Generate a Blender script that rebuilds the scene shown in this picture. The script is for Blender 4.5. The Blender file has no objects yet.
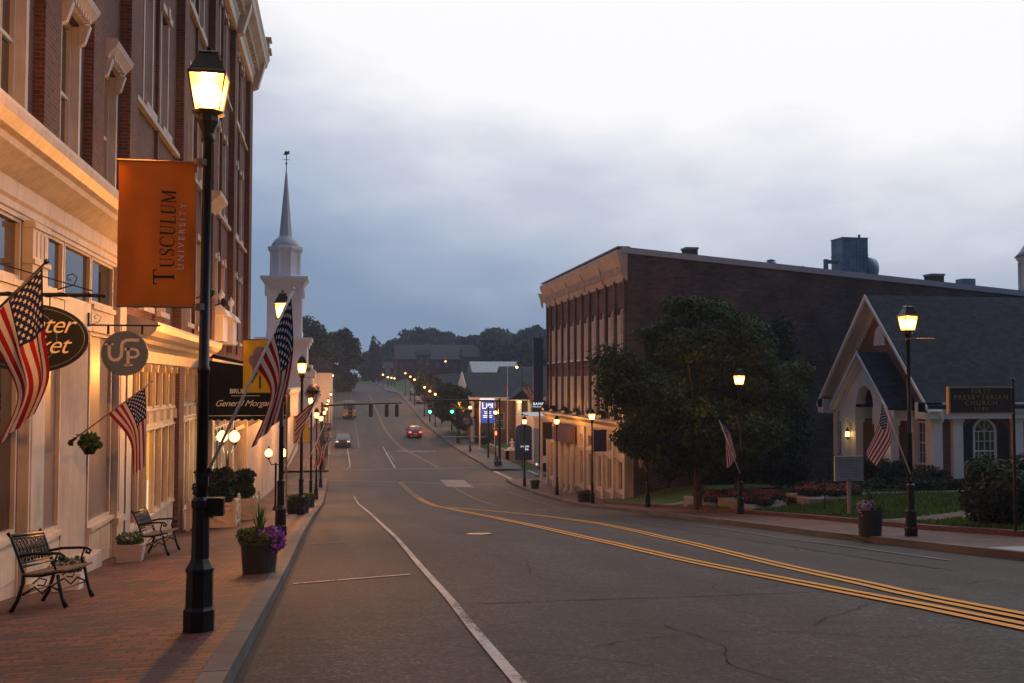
import bpy, math, random
import numpy as np
from mathutils import Vector, Matrix
random.seed(7)
rng = np.random.default_rng(11)
sc = bpy.context.scene
COL = sc.collection
R = math.radians
HEAD = R(9.92)
F = 995.0

# ------------------------------------------------------------------ terrain
PROF = [(-60, 4.2), (-30, 1.5), (0, -1.47), (9, -2.33), (15.5, -2.93), (22, -3.42), (34, -4.52), (47, -5.82), (55, -6.6),
        (64.5, -7.22), (74, -7.6), (85, -7.75), (100, -7.8), (121, -7.6), (150, -6.75), (168, -5.85),
        (191, -4.45), (217, -3.0), (232, -2.3), (300, -.5), (400, .9), (600, 3.2), (900, 3.0), (1200, 0.0)]
PY = [p[0] for p in PROF]; PZ = [p[1] for p in PROF]
def road_z(y):
    if y <= PY[0]: return PZ[0]
    if y >= PY[-1]: return PZ[-1]
    import bisect
    i = bisect.bisect_right(PY, y) - 1
    def m(k):
        if k <= 0 or k >= len(PY) - 1:
            k2 = max(0, min(len(PY) - 2, k if k <= 0 else k - 1)); return (PZ[k2+1]-PZ[k2])/(PY[k2+1]-PY[k2])
        a = (PZ[k]-PZ[k-1])/(PY[k]-PY[k-1]); b = (PZ[k+1]-PZ[k])/(PY[k+1]-PY[k])
        return 0 if a*b < 0 else (a+b)/2
    h = PY[i+1]-PY[i]; t = (y-PY[i])/h
    m0, m1 = m(i)*h, m(i+1)*h
    return ((2*t**3-3*t*t+1)*PZ[i] + (t**3-2*t*t+t)*m0 + (-2*t**3+3*t*t)*PZ[i+1] + (t**3-t*t)*m1)
def lerp_tab(tab, y):
    if y <= tab[0][0]: return tab[0][1]
    for (a, b), (c, d) in zip(tab, tab[1:]):
        if y <= c: return b + (d-b)*(y-a)/(c-a)
    return tab[-1][1]
LK = -0.74      # left kerb outer face
RKT = [(-60, 11.3), (14, 11.8), (24, 12.1), (33, 12.3), (45, 13.1), (60, 13.6), (228, 13.4), (238, 11.2), (1200, 11.2)]
def right_kerb(y): return lerp_tab(RKT, y)
def gz(x, y):
    cx = max(0, min(1, (x-1.2)/11)); cy = max(0, min(1, (y-9)/14))*max(0, min(1, 1-(y-78)/16))
    lf = max(0, -.96-x)*.075*max(0, min(1, (y-5)/11))*max(0, min(1, (60-y)/20))
    return road_z(y)-.36*cx*cy-lf
LAWN = [(0, -1.1), (10, -2.25), (20, -3.12), (28, -3.62), (41, -4.6), (50, -5.3), (56, -5.9)]
def lawn_z(y, x=30.0):
    t = max(0, min(1, (x-15.0)/5.0)); t = t*t*(3-2*t); e = gz(15, y)+.147+.10
    return e+(lerp_tab(LAWN, y)-.10-e)*t
def xat(px, y): return y*math.tan(math.atan((px-512)/F)+HEAD)      # street X of a sight line at distance y

# ------------------------------------------------------------------ mesh builder
class MB:
    def __init__(s): s.v = []; s.f = []; s.m = []; s.uv = None
    def quad(s, a, b, c, d, mi=0):
        n = len(s.v); s.v += [tuple(a), tuple(b), tuple(c), tuple(d)]; s.f.append((n, n+1, n+2, n+3)); s.m.append(mi); return s
    def poly(s, pts, mi=0):
        n = len(s.v); s.v += [tuple(p) for p in pts]; s.f.append(tuple(range(n, n+len(pts)))); s.m.append(mi); return s
    def box(s, x0, x1, y0, y1, z0, z1, mi=0, M=None):
        if x0 > x1: x0, x1 = x1, x0
        if y0 > y1: y0, y1 = y1, y0
        if z0 > z1: z0, z1 = z1, z0
        p = [(x0,y0,z0),(x1,y0,z0),(x1,y1,z0),(x0,y1,z0),(x0,y0,z1),(x1,y0,z1),(x1,y1,z1),(x0,y1,z1)]
        if M is not None: p = [tuple(M @ Vector(q)) for q in p]
        n = len(s.v); s.v += p
        for q in ((0,3,2,1),(4,5,6,7),(0,1,5,4),(1,2,6,5),(2,3,7,6),(3,0,4,7)):
            s.f.append(tuple(n+i for i in q)); s.m.append(mi)
        return s
    def prism(s, poly, vec, mi=0):
        """poly: planar 3D points, extruded by vec"""
        n = len(s.v); k = len(poly); vec = Vector(vec)
        s.v += [tuple(p) for p in poly] + [tuple(Vector(p)+vec) for p in poly]
        s.f.append(tuple(n+i for i in reversed(range(k)))); s.m.append(mi)
        s.f.append(tuple(n+k+i for i in range(k))); s.m.append(mi)
        for i in range(k):
            j = (i+1) % k
            s.f.append((n+i, n+j, n+k+j, n+k+i)); s.m.append(mi)
        return s
    def cyl(s, p0, p1, r0, r1=None, n=10, mi=0, caps=True):
        r1 = r0 if r1 is None else r1
        p0, p1 = Vector(p0), Vector(p1); d = (p1-p0)
        if d.length < 1e-9: return s
        d.normalize(); a = d.orthogonal().normalized(); b = d.cross(a)
        k = len(s.v)
        for p, r in ((p0, r0), (p1, r1)):
            for i in range(n):
                t = 2*math.pi*i/n; s.v.append(tuple(p + a*math.cos(t)*r + b*math.sin(t)*r))
        for i in range(n):
            j = (i+1) % n; s.f.append((k+i, k+j, k+n+j, k+n+i)); s.m.append(mi)
        if caps:
            s.f.append(tuple(k+i for i in reversed(range(n)))); s.m.append(mi)
            s.f.append(tuple(k+n+i for i in range(n))); s.m.append(mi)
        return s
    def tube(s, pts, r, n=8, mi=0):
        rs = r if isinstance(r, (list, tuple)) else [r]*len(pts)
        pts = [Vector(p) for p in pts]; k = len(s.v); up = None
        for i, p in enumerate(pts):
            d = (pts[min(i+1, len(pts)-1)] - pts[max(i-1, 0)]).normalized()
            if up is None: up = d.orthogonal().normalized()
            a = (up - d*up.dot(d)); a = a.normalized() if a.length > 1e-6 else d.orthogonal().normalized(); up = a
            b = d.cross(a)
            for q in range(n):
                t = 2*math.pi*q/n; s.v.append(tuple(p + (a*math.cos(t)+b*math.sin(t))*rs[i]))
        for i in range(len(pts)-1):
            for q in range(n):
                j = (q+1) % n; s.f.append((k+i*n+q, k+i*n+j, k+(i+1)*n+j, k+(i+1)*n+q)); s.m.append(mi)
        s.f.append(tuple(k+q for q in reversed(range(n)))); s.m.append(mi)
        e = k+(len(pts)-1)*n; s.f.append(tuple(e+q for q in range(n))); s.m.append(mi)
        return s
    def lathe(s, c, prof, n=12, mi=0, rot=0.0):
        """prof: (radius, z) bottom to top about c; n sides"""
        k = len(s.v)
        for r, z in prof:
            for i in range(n):
                t = 2*math.pi*i/n + rot; s.v.append((c[0]+r*math.cos(t), c[1]+r*math.sin(t), c[2]+z))
        for a in range(len(prof)-1):
            for i in range(n):
                j = (i+1) % n; s.f.append((k+a*n+i, k+a*n+j, k+(a+1)*n+j, k+(a+1)*n+i)); s.m.append(mi)
        s.f.append(tuple(k+i for i in reversed(range(n)))); s.m.append(mi)
        e = k+(len(prof)-1)*n; s.f.append(tuple(e+i for i in range(n))); s.m.append(mi)
        return s
    def mesh(s, name, mats, smooth=False):
        me = bpy.data.meshes.new(name); me.from_pydata(s.v, [], s.f)
        for m in (mats if isinstance(mats, (list, tuple)) else [mats]): me.materials.append(m)
        if any(s.m): me.polygons.foreach_set('material_index', s.m)
        if smooth: me.polygons.foreach_set('use_smooth', [True]*len(me.polygons))
        me.update(); return me
    def build(s, name, mats, parent=None, smooth=False, loc=None, rz=0):
        o = bpy.data.objects.new(name, s.mesh(name, mats, smooth)); COL.objects.link(o)
        if parent is not None: o.parent = parent
        if loc is not None: o.location = loc
        if rz: o.rotation_euler.z = rz
        return o
def tag(o, label=None, cat=None, group=None, kind=None):
    if label: o['label'] = label
    if cat: o['category'] = cat
    if group: o['group'] = group
    if kind: o['kind'] = kind
    return o
def empty(name, loc, label, cat, group=None, rz=0):
    o = bpy.data.objects.new(name, None); COL.objects.link(o); o.location = loc; o.rotation_euler.z = rz
    o.empty_display_size = .3
    return tag(o, label, cat, group)
def inst(name, me, parent, loc=(0,0,0), rz=0, sc_=None):
    o = bpy.data.objects.new(name, me); COL.objects.link(o); o.parent = parent; o.location = loc; o.rotation_euler.z = rz
    if sc_: o.scale = sc_
    return o
def kids(o): return [c for c in ALLK.get(o, [])]
def copy_tree(o, parent=None):
    c = o.copy(); COL.objects.link(c); c.parent = parent
    for ch in [x for x in list(COL.objects) if x.parent == o]:
        copy_tree(ch, c)
    return c
def dup(root, loc, label, rz=None, group=None):
    c = copy_tree(root); c.location = loc
    if rz is not None: c.rotation_euler.z = rz
    c['label'] = label
    if group: c['group'] = group
    return c

# ------------------------------------------------------------------ materials
def new_mat(name):
    m = bpy.data.materials.new(name); m.use_nodes = True
    nt = m.node_tree; b = nt.nodes['Principled BSDF']
    return m, nt, b
def N(nt, t, **kw):
    n = nt.nodes.new(t)
    for k, v in kw.items():
        if hasattr(n, k): setattr(n, k, v)
        else: n.inputs[k].default_value = v
    return n
def L(nt, a, b): nt.links.new(a, b)
def ramp(nt, fac, stops):
    r = nt.nodes.new('ShaderNodeValToRGB'); e = r.color_ramp.elements
    while len(e) < len(stops): e.new(.5)
    for i, (p, c) in enumerate(stops): e[i].position = p; e[i].color = (*c, 1)
    L(nt, fac, r.inputs['Fac']); return r.outputs['Color']
def mixc(nt, fac, a, b, mode='MIX'):
    m = nt.nodes.new('ShaderNodeMix'); m.data_type = 'RGBA'; m.blend_type = mode
    for s, v in ((m.inputs[0], fac), (m.inputs[6], a), (m.inputs[7], b)):
        if hasattr(v, 'links') or isinstance(v, bpy.types.NodeSocket): L(nt, v, s)
        else: s.default_value = v if not isinstance(v, tuple) else (*v, 1)[:4]
    return m.outputs[2]
def mth(nt, op, a, b=None, clamp=False):
    m = nt.nodes.new('ShaderNodeMath'); m.operation = op; m.use_clamp = clamp
    for i, v in enumerate((a, b)):
        if v is None: continue
        if isinstance(v, bpy.types.NodeSocket): L(nt, v, m.inputs[i])
        else: m.inputs[i].default_value = v
    return m.outputs[0]
def worldpos(nt): return nt.nodes.new('ShaderNodeNewGeometry').outputs['Position']
def boxcoord(nt):
    """wall coordinates in metres: (x or y, z) by the face's direction"""
    g = nt.nodes.new('ShaderNodeNewGeometry')
    sp = nt.nodes.new('ShaderNodeSeparateXYZ'); L(nt, g.outputs['Position'], sp.inputs[0])
    sn = nt.nodes.new('ShaderNodeSeparateXYZ'); L(nt, g.outputs['True Normal'], sn.inputs[0])
    nx = mth(nt, 'GREATER_THAN', mth(nt, 'ABSOLUTE', sn.outputs[0]), .7)
    nz = mth(nt, 'GREATER_THAN', mth(nt, 'ABSOLUTE', sn.outputs[2]), .75)
    def lin(a, b, f):   # a + (b-a) f
        return mth(nt, 'ADD', a, mth(nt, 'MULTIPLY', mth(nt, 'SUBTRACT', b, a), f))
    u = lin(sp.outputs[0], sp.outputs[1], nx)
    v = lin(sp.outputs[2], sp.outputs[1], nz)
    c = nt.nodes.new('ShaderNodeCombineXYZ'); L(nt, u, c.inputs[0]); L(nt, v, c.inputs[1])
    return c.outputs[0]
def noise(nt, vec, scale, detail=5, rough=.6):
    n = nt.nodes.new('ShaderNodeTexNoise'); n.inputs['Scale'].default_value = scale
    n.inputs['Detail'].default_value = detail; n.inputs['Roughness'].default_value = rough
    if vec is not None: L(nt, vec, n.inputs['Vector'])
    return n.outputs[0]
def bump(nt, b, h, strength=.3, dist=.02):
    n = nt.nodes.new('ShaderNodeBump'); n.inputs['Strength'].default_value = strength; n.inputs['Distance'].default_value = dist
    L(nt, h, n.inputs['Height']); L(nt, n.outputs[0], b.inputs['Normal'])
def plain(name, col, rough=.6, metal=0, var=.25, scale=3.0, spec=.5, bmp=0.0):
    m, nt, b = new_mat(name)
    b.inputs['Roughness'].default_value = rough; b.inputs['Metallic'].default_value = metal
    b.inputs['Specular IOR Level'].default_value = spec
    n = noise(nt, worldpos(nt), scale)
    lo = tuple(c*(1-var) for c in col); hi = tuple(min(1, c*(1+var*.7)) for c in col)
    L(nt, ramp(nt, n, [(.3, lo), (.7, hi)]), b.inputs['Base Color'])
    if bmp:
        bump(nt, b, noise(nt, worldpos(nt), scale*12, 3), bmp, .01)
    return m
def emit(name, col, s):
    m, nt, b = new_mat(name)
    b.inputs['Base Color'].default_value = (*[c*.5 for c in col], 1)
    b.inputs['Emission Color'].default_value = (*col, 1); b.inputs['Emission Strength'].default_value = s
    return m
def brick(name, c1, c2, mortar, w=.21, h=.07, msize=.006, stain=.35, off=.5, rough=.85, bmp=.35, patch=None):
    m, nt, b = new_mat(name); b.inputs['Roughness'].default_value = rough
    vec = boxcoord(nt)
    t = nt.nodes.new('ShaderNodeTexBrick'); L(nt, vec, t.inputs['Vector'])
    t.offset = off; t.inputs['Scale'].default_value = 1; t.inputs['Brick Width'].default_value = w; t.inputs['Row Height'].default_value = h
    t.inputs['Mortar Size'].default_value = msize; t.inputs['Mortar Smooth'].default_value = .2; t.inputs['Bias'].default_value = -.1
    t.inputs['Color1'].default_value = (*c1, 1); t.inputs['Color2'].default_value = (*c2, 1); t.inputs['Mortar'].default_value = (*mortar, 1)
    n = noise(nt, worldpos(nt), .55, 6, .65)
    col = mixc(nt, 1.0, t.outputs['Color'], ramp(nt, n, [(.3, (1-stain,)*3), (.7, (1+stain*.5,)*3)]), 'MULTIPLY')
    if patch:
        n2 = noise(nt, worldpos(nt), 2.2, 3, .7)
        col = mixc(nt, ramp(nt, n2, [(.5, (0,0,0)), (.62, (patch[1],)*3)]), col, patch[0])
    L(nt, col, b.inputs['Base Color'])
    bump(nt, b, mth(nt, 'SUBTRACT', mth(nt, 'MULTIPLY', noise(nt, worldpos(nt), 30, 3), .4), t.outputs['Fac']), bmp, .01)
    return m
def weathered(name, col, rough):
    """old paint: rain streaks, grime blotches, chips"""
    m, nt, b = new_mat(name); b.inputs['Roughness'].default_value = rough
    p = worldpos(nt); mp = nt.nodes.new('ShaderNodeMapping'); L(nt, p, mp.inputs[0]); mp.inputs['Scale'].default_value = (7, 7, .8)
    st = noise(nt, mp.outputs[0], 1.0, 5, .6); bl = noise(nt, p, .9, 5, .65); ch = noise(nt, p, 17, 4, .7)
    c = ramp(nt, st, [(.3, tuple(x*.80 for x in col)), (.55, col), (.75, tuple(min(1, x*1.07) for x in col))])
    c = mixc(nt, 1.0, c, ramp(nt, bl, [(.3, (.80,.79,.77)), (.6, (1.04,1.04,1.04))]), 'MULTIPLY')
    c = mixc(nt, ramp(nt, ch, [(.70, (0,0,0)), (.74, (.55,.55,.55))]), c, tuple(x*.42 for x in col))
    L(nt, c, b.inputs['Base Color']); bump(nt, b, ch, .12, .01); return m
M = {}
M['brick_red'] = brick('brick_red', (.155,.052,.036), (.085,.030,.025), (.19,.135,.11), stain=.4)
M['brick_dark'] = brick('brick_dark', (.145,.098,.085), (.075,.052,.048), (.15,.12,.11), stain=.6, w=.4, h=.13, msize=.01)
M['brick_brown'] = brick('brick_brown', (.26,.125,.07), (.18,.09,.055), (.22,.16,.12), stain=.25)
M['paver'] = brick('paver', (.24,.068,.036), (.035,.022,.022), (.022,.016,.015), w=.235, h=.118, msize=.011, stain=.55, patch=((.035,.028,.030), .8), bmp=.6, rough=.7)
M['cream'] = weathered('cream_paint', (.64,.54,.43), .5)
M['white'] = plain('white_paint', (.80,.80,.80), .5, var=.08, scale=1.2)
M['siding'] = plain('white_siding', (.80,.80,.82), .5, var=.06, scale=1.2)
M['offwhite'] = weathered('painted_masonry', (.60,.53,.47), .6)
M['trim'] = weathered('window_trim', (.56,.51,.48), .5)
M['stone'] = plain('limestone', (.50,.43,.38), .7, var=.18, scale=2.5, bmp=.3)
M['black'] = plain('black_iron', (.012,.012,.013), .32, .3, var=.3, scale=8)
M['blackmatte'] = plain('black_fabric', (.006,.006,.007), .9, var=.3, spec=.1)
M['pavement_grey'] = plain('pavement_grey', (.12,.11,.105), .85, var=.3, scale=1.6, bmp=.3)
M['shutter'] = plain('dark_shutter', (.012,.013,.014), .5, var=.2)
M['gold'] = plain('gold_paint', (.36,.26,.11), .4, .3, var=.1)
M['roof'] = None
M['concrete'] = plain('concrete', (.27,.255,.24), .85, var=.25, scale=1.6, bmp=.3)
M['kerb'] = brick('kerb_concrete', (.15,.14,.13), (.12,.11,.105), (.03,.028,.026), w=60, h=1.83, msize=.018, stain=.5, rough=.85)
M['apron'] = plain('apron_concrete', (.34,.35,.38), .8, var=.15, scale=1.0, bmp=.2)
M['metal'] = plain('galvanised', (.33,.37,.42), .45, .6, var=.25, scale=1.5)
M['tank'] = plain('painted_steel', (.20,.34,.42), .5, .2, var=.35, scale=2)
M['bark'] = plain('bark', (.075,.05,.033), .9, var=.4, scale=6, bmp=.6)
M['wood'] = plain('wood_slat', (.16,.09,.055), .55, var=.3, scale=9)
M['blue'] = plain('navy_panel', (.016,.05,.13), .4, var=.15)
M['whitepole'] = plain('white_pole', (.80,.76,.70), .5, var=.1)
M['pot'] = plain('dark_planter', (.022,.025,.024), .55, var=.3, scale=4)
M['terracotta'] = plain('reddish_door', (.14,.025,.02), .5, var=.2)
M['silver'] = plain('silver_letters', (.62,.62,.60), .5, var=.05)
M['spire'] = plain('pale_lead', (.52,.54,.57), .5, .1, var=.12, scale=.8)
M['greyblue'] = plain('grey_blue_board', (.15,.19,.22), .6, var=.1)
M['brown'] = plain('brown_board', (.028,.016,.012), .5, var=.2)
M['soil'] = plain('mulch', (.035,.022,.015), .95, var=.4, scale=12, bmp=.6)

def make_roof():
    m, nt, b = new_mat('slate_roof'); b.inputs['Roughness'].default_value = .7; b.inputs['Specular IOR Level'].default_value = .25
    g = nt.nodes.new('ShaderNodeNewGeometry')
    t = nt.nodes.new('ShaderNodeTexBrick')
    sp = nt.nodes.new('ShaderNodeSeparateXYZ'); L(nt, g.outputs['Position'], sp.inputs[0])
    sn = nt.nodes.new('ShaderNodeSeparateXYZ'); L(nt, g.outputs['True Normal'], sn.inputs[0])
    nx = mth(nt, 'GREATER_THAN', mth(nt, 'ABSOLUTE', sn.outputs[0]), .35)
    u = mth(nt, 'ADD', sp.outputs[0], mth(nt, 'MULTIPLY', mth(nt, 'SUBTRACT', sp.outputs[1], sp.outputs[0]), nx))
    c = nt.nodes.new('ShaderNodeCombineXYZ'); L(nt, u, c.inputs[0]); L(nt, sp.outputs[2], c.inputs[1])
    L(nt, c.outputs[0], t.inputs['Vector'])
    t.inputs['Scale'].default_value = 1; t.inputs['Brick Width'].default_value = .3; t.inputs['Row Height'].default_value = .14
    t.inputs['Mortar Size'].default_value = .008; t.inputs['Color1'].default_value = (.030,.046,.072,1); t.inputs['Color2'].default_value = (.010,.016,.028,1)
    t.inputs['Mortar'].default_value = (.014,.014,.016,1)
    n = noise(nt, g.outputs['Position'], .8, 5)
    L(nt, mixc(nt, 1.0, t.outputs['Color'], ramp(nt, n, [(.3, (.7,)*3), (.7, (1.2,)*3)]), 'MULTIPLY'), b.inputs['Base Color'])
    bump(nt, b, mth(nt, 'MULTIPLY', t.outputs['Fac'], -1), .5, .02)
    return m
M['roof'] = make_roof()

def make_glass(name, col=(.015,.018,.022), rough=.04):
    m, nt, b = new_mat(name); b.inputs['Base Color'].default_value = (*col, 1)
    b.inputs['Roughness'].default_value = rough; b.inputs['Specular IOR Level'].default_value = .9; b.inputs['IOR'].default_value = 1.75
    n = noise(nt, worldpos(nt), 1.2, 2); bump(nt, b, n, .04, .02)
    return m
M['glass'] = make_glass('window_glass')
M['glass_curtain'] = make_glass('curtained_glass', (.20,.16,.14), .35)
M['lit'] = emit('lit_window', (1, .55, .08), .55)
M['litwhite'] = emit('lit_paper', (1, .82, .5), .7)

def make_asphalt():
    m, nt, b = new_mat('asphalt'); b.inputs['Roughness'].default_value = .78
    p = worldpos(nt)
    mp = nt.nodes.new('ShaderNodeMapping'); L(nt, p, mp.inputs[0]); mp.inputs['Scale'].default_value = (1, .18, 1)
    big = noise(nt, mp.outputs[0], .55, 6, .65)
    blot = noise(nt, p, .22, 5, .6)
    vz = nt.nodes.new('ShaderNodeTexVoronoi'); vz.inputs['Scale'].default_value = 38; L(nt, p, vz.inputs['Vector']); vs_ = nt.nodes.new('ShaderNodeSeparateColor'); L(nt, vz.outputs['Color'], vs_.inputs[0]); grain = vs_.outputs[0]
    fine = noise(nt, p, 15, 8, 1.0); mott = noise(nt, p, 3.5, 7, .8)
    col = ramp(nt, big, [(.28, (.0145,.0148,.0165)), (.5, (.023,.0232,.0252)), (.75, (.037,.0368,.039))])
    col = mixc(nt, 1.0, col, ramp(nt, blot, [(.3, (.78,)*3), (.7, (1.2,)*3)]), 'MULTIPLY')
    col = mixc(nt, 1.0, col, ramp(nt, fine, [(.38, (.30,)*3), (.50, (.9,)*3), (.62, (2.3,)*3)]), 'MULTIPLY')
    col = mixc(nt, 1.0, col, ramp(nt, mott, [(.35, (.66,)*3), (.65, (1.38,)*3)]), 'MULTIPLY')
    col = mixc(nt, 1.0, col, ramp(nt, grain, [(0, (.45,)*3), (.7, (1.1,)*3), (1, (2.3,)*3)]), 'MULTIPLY')
    sx = nt.nodes.new('ShaderNodeSeparateXYZ'); L(nt, p, sx.inputs[0])
    wv = nt.nodes.new('ShaderNodeMath'); wv.operation = 'SINE'; L(nt, mth(nt, 'MULTIPLY', sx.outputs[0], 3.55), wv.inputs[0])
    col = mixc(nt, 1.0, col, ramp(nt, mth(nt, 'ADD', mth(nt, 'MULTIPLY', wv.outputs[0], .22), mth(nt, 'MULTIPLY', big, 1.0)), [(.25, (.80,)*3), (.75, (1.16,)*3)]), 'MULTIPLY')
    # cracks
    wn = nt.nodes.new('ShaderNodeTexNoise'); wn.inputs['Scale'].default_value = 2.6; wn.inputs['Detail'].default_value = 6; L(nt, p, wn.inputs['Vector'])
    add = nt.nodes.new('ShaderNodeVectorMath'); add.operation = 'ADD'
    sc2 = nt.nodes.new('ShaderNodeVectorMath'); sc2.operation = 'SCALE'; sc2.inputs['Scale'].default_value = .7
    L(nt, wn.outputs['Color'], sc2.inputs[0]); L(nt, p, add.inputs[0]); L(nt, sc2.outputs[0], add.inputs[1])
    v = nt.nodes.new('ShaderNodeTexVoronoi'); v.feature = 'DISTANCE_TO_EDGE'; v.inputs['Scale'].default_value = .62; L(nt, add.outputs[0], v.inputs['Vector'])
    cr = ramp(nt, v.outputs['Distance'], [(0, (1,1,1)), (.006, (.7,.7,.7)), (.013, (0,0,0))])
    gate = ramp(nt, noise(nt, p, .3, 3), [(.46, (0,0,0)), (.6, (.9,.9,.9))])
    cm = mixc(nt, 1.0, cr, gate, 'MULTIPLY')
    col = mixc(nt, cm, col, (.012,.012,.013))
    L(nt, col, b.inputs['Base Color'])
    bump(nt, b, fine, .55, .012)
    return m
M['asphalt'] = make_asphalt()
def make_paint(name, col, wear=.5):
    m, nt, b = new_mat(name); b.inputs['Roughness'].default_value = .7
    p = worldpos(nt)
    n = noise(nt, p, 16, 6, .85)
    mp = nt.nodes.new('ShaderNodeMapping'); L(nt, p, mp.inputs[0]); mp.inputs['Scale'].default_value = (4, .5, 1)
    n2 = noise(nt, mp.outputs[0], 1.2, 4)
    f = mth(nt, 'ADD', mth(nt, 'MULTIPLY', n, .6), mth(nt, 'MULTIPLY', n2, .4))
    lo = (.05,.047,.048)
    L(nt, ramp(nt, f, [(.5-.16*wear, col), (.5, tuple(c*.8 for c in col)), (.5+.075, lo)] if wear > .3 else [(.5, col), (.62, tuple(c*.8 for c in col)), (.72, lo)]), b.inputs['Base Color'])
    bump(nt, b, noise(nt, p, 42, 3, .7), .4, .01)
    return m
M['yellow_worn'] = make_paint('worn_yellow_paint', (.36,.20,.045), .5)
M['yellow'] = make_paint('yellow_paint', (.66,.31,.03), .2)
M['wline'] = make_paint('white_line_paint', (.50,.49,.48), .8)
M['wfaint'] = make_paint('worn_white_paint', (.20,.19,.185), .9)

def leaf_mat(name, lo, mid, hi, ttip=.25, rough=.6):
    m, nt, b = new_mat(name); b.inputs['Roughness'].default_value = rough; b.inputs['Specular IOR Level'].default_value = .25
    g = nt.nodes.new('ShaderNodeNewGeometry')
    col = ramp(nt, g.outputs['Random Per Island'], [(0, lo), (.5, mid), (1, hi)])
    n = noise(nt, g.outputs['Position'], .8, 3)
    col = mixc(nt, 1.0, col, ramp(nt, n, [(.3, (.75,)*3), (.7, (1.25,)*3)]), 'MULTIPLY')
    L(nt, col, b.inputs['Base Color'])
    tr = nt.nodes.new('ShaderNodeBsdfTranslucent'); L(nt, col, tr.inputs[0])
    mx = nt.nodes.new('ShaderNodeMixShader'); mx.inputs[0].default_value = ttip
    L(nt, b.outputs[0], mx.inputs[1]); L(nt, tr.outputs[0], mx.inputs[2]); L(nt, mx.outputs[0], nt.nodes['Material Output'].inputs[0])
    return m
M['leaf'] = leaf_mat('leaf_green', (.016,.032,.010), (.032,.060,.016), (.055,.095,.024))
M['leaf_dark'] = leaf_mat('leaf_dark', (.012,.022,.010), (.022,.038,.014), (.038,.06,.02))
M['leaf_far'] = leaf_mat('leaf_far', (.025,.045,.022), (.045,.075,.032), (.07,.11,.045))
M['leaf_pot'] = leaf_mat('leaf_pot', (.04,.08,.02), (.07,.13,.03), (.12,.18,.05))
M['petal'] = leaf_mat('purple_petal', (.16,.04,.32), (.28,.09,.5), (.45,.2,.65))
M['petal_lilac'] = leaf_mat('lilac_petal', (.35,.22,.36), (.5,.36,.5), (.62,.5,.6))
M['petal_red'] = leaf_mat('red_petal', (.16,.03,.035), (.26,.045,.055), (.3,.1,.12))
M['petal_white'] = leaf_mat('white_petal', (.4,.38,.35), (.5,.45,.42), (.6,.6,.55))

def make_grass():
    m, nt, b = new_mat('grass'); b.inputs['Roughness'].default_value = .9
    p = worldpos(nt)
    n = noise(nt, p, .9, 6, .7)
    col = ramp(nt, n, [(.3, (.03,.065,.012)), (.55, (.055,.11,.018)), (.75, (.08,.15,.025))])
    col = mixc(nt, 1.0, col, ramp(nt, noise(nt, p, 25, 2), [(.3, (.6,)*3), (.7, (1.4,)*3)]), 'MULTIPLY')
    L(nt, col, b.inputs['Base Color']); bump(nt, b, noise(nt, p, 30, 3), .8, .05)
    return m
M['grass'] = make_grass()

def make_flag_mat():
    m, nt, b = new_mat('flag_cloth'); b.inputs['Roughness'].default_value = .85; b.inputs['Specular IOR Level'].default_value = .1
    uv = nt.nodes.new('ShaderNodeUVMap'); sp = nt.nodes.new('ShaderNodeSeparateXYZ'); L(nt, uv.outputs[0], sp.inputs[0])
    u, v = sp.outputs[0], sp.outputs[1]     # u along fly 0..1, v up the hoist 0..1
    stripe = mth(nt, 'MODULO', mth(nt, 'FLOOR', mth(nt, 'MULTIPLY', v, 12.999)), 2)   # 0 -> red
    col = mixc(nt, stripe, (.30,.014,.020), (.58,.53,.48))
    inc = mth(nt, 'MULTIPLY', mth(nt, 'LESS_THAN', u, .40), mth(nt, 'GREATER_THAN', v, 6/13))
    cu = mth(nt, 'DIVIDE', u, .40); cv = mth(nt, 'DIVIDE', mth(nt, 'SUBTRACT', v, 6/13), 7/13)
    gx = mth(nt, 'MULTIPLY', cu, 12); gy = mth(nt, 'MULTIPLY', cv, 10)
    ix = mth(nt, 'ROUND', gx); iy = mth(nt, 'ROUND', gy)
    par = mth(nt, 'LESS_THAN', mth(nt, 'ABSOLUTE', mth(nt, 'MODULO', mth(nt, 'ADD', ix, iy), 2)), .5)
    dx = mth(nt, 'MULTIPLY', mth(nt, 'SUBTRACT', gx, ix), 1.0); dy = mth(nt, 'MULTIPLY', mth(nt, 'SUBTRACT', gy, iy), .84)
    ang = mth(nt, 'ARCTAN2', dx, dy)
    rad = mth(nt, 'SQRT', mth(nt, 'ADD', mth(nt, 'MULTIPLY', dx, dx), mth(nt, 'MULTIPLY', dy, dy)))
    lim = mth(nt, 'ADD', .33, mth(nt, 'MULTIPLY', mth(nt, 'COSINE', mth(nt, 'MULTIPLY', ang, 5)), .12))
    star = mth(nt, 'MULTIPLY', mth(nt, 'LESS_THAN', rad, lim), par)
    edge = mth(nt, 'MULTIPLY', mth(nt, 'MULTIPLY', mth(nt, 'GREATER_THAN', gx, .5), mth(nt, 'LESS_THAN', gx, 11.5)), mth(nt, 'MULTIPLY', mth(nt, 'GREATER_THAN', gy, .5), mth(nt, 'LESS_THAN', gy, 9.5)))
    can = mixc(nt, mth(nt, 'MULTIPLY', star, edge), (.014,.020,.065), (.60,.58,.56))
    col = mixc(nt, inc, col, can)
    L(nt, col, b.inputs['Base Color'])
    w = nt.nodes.new('ShaderNodeTexNoise'); w.inputs['Scale'].default_value = 9
    tr = nt.nodes.new('ShaderNodeBsdfTranslucent'); L(nt, col, tr.inputs[0])
    mx = nt.nodes.new('ShaderNodeMixShader'); mx.inputs[0].default_value = .22
    L(nt, b.outputs[0], mx.inputs[1]); L(nt, tr.outputs[0], mx.inputs[2]); L(nt, mx.outputs[0], nt.nodes['Material Output'].inputs[0])
    return m
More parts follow.
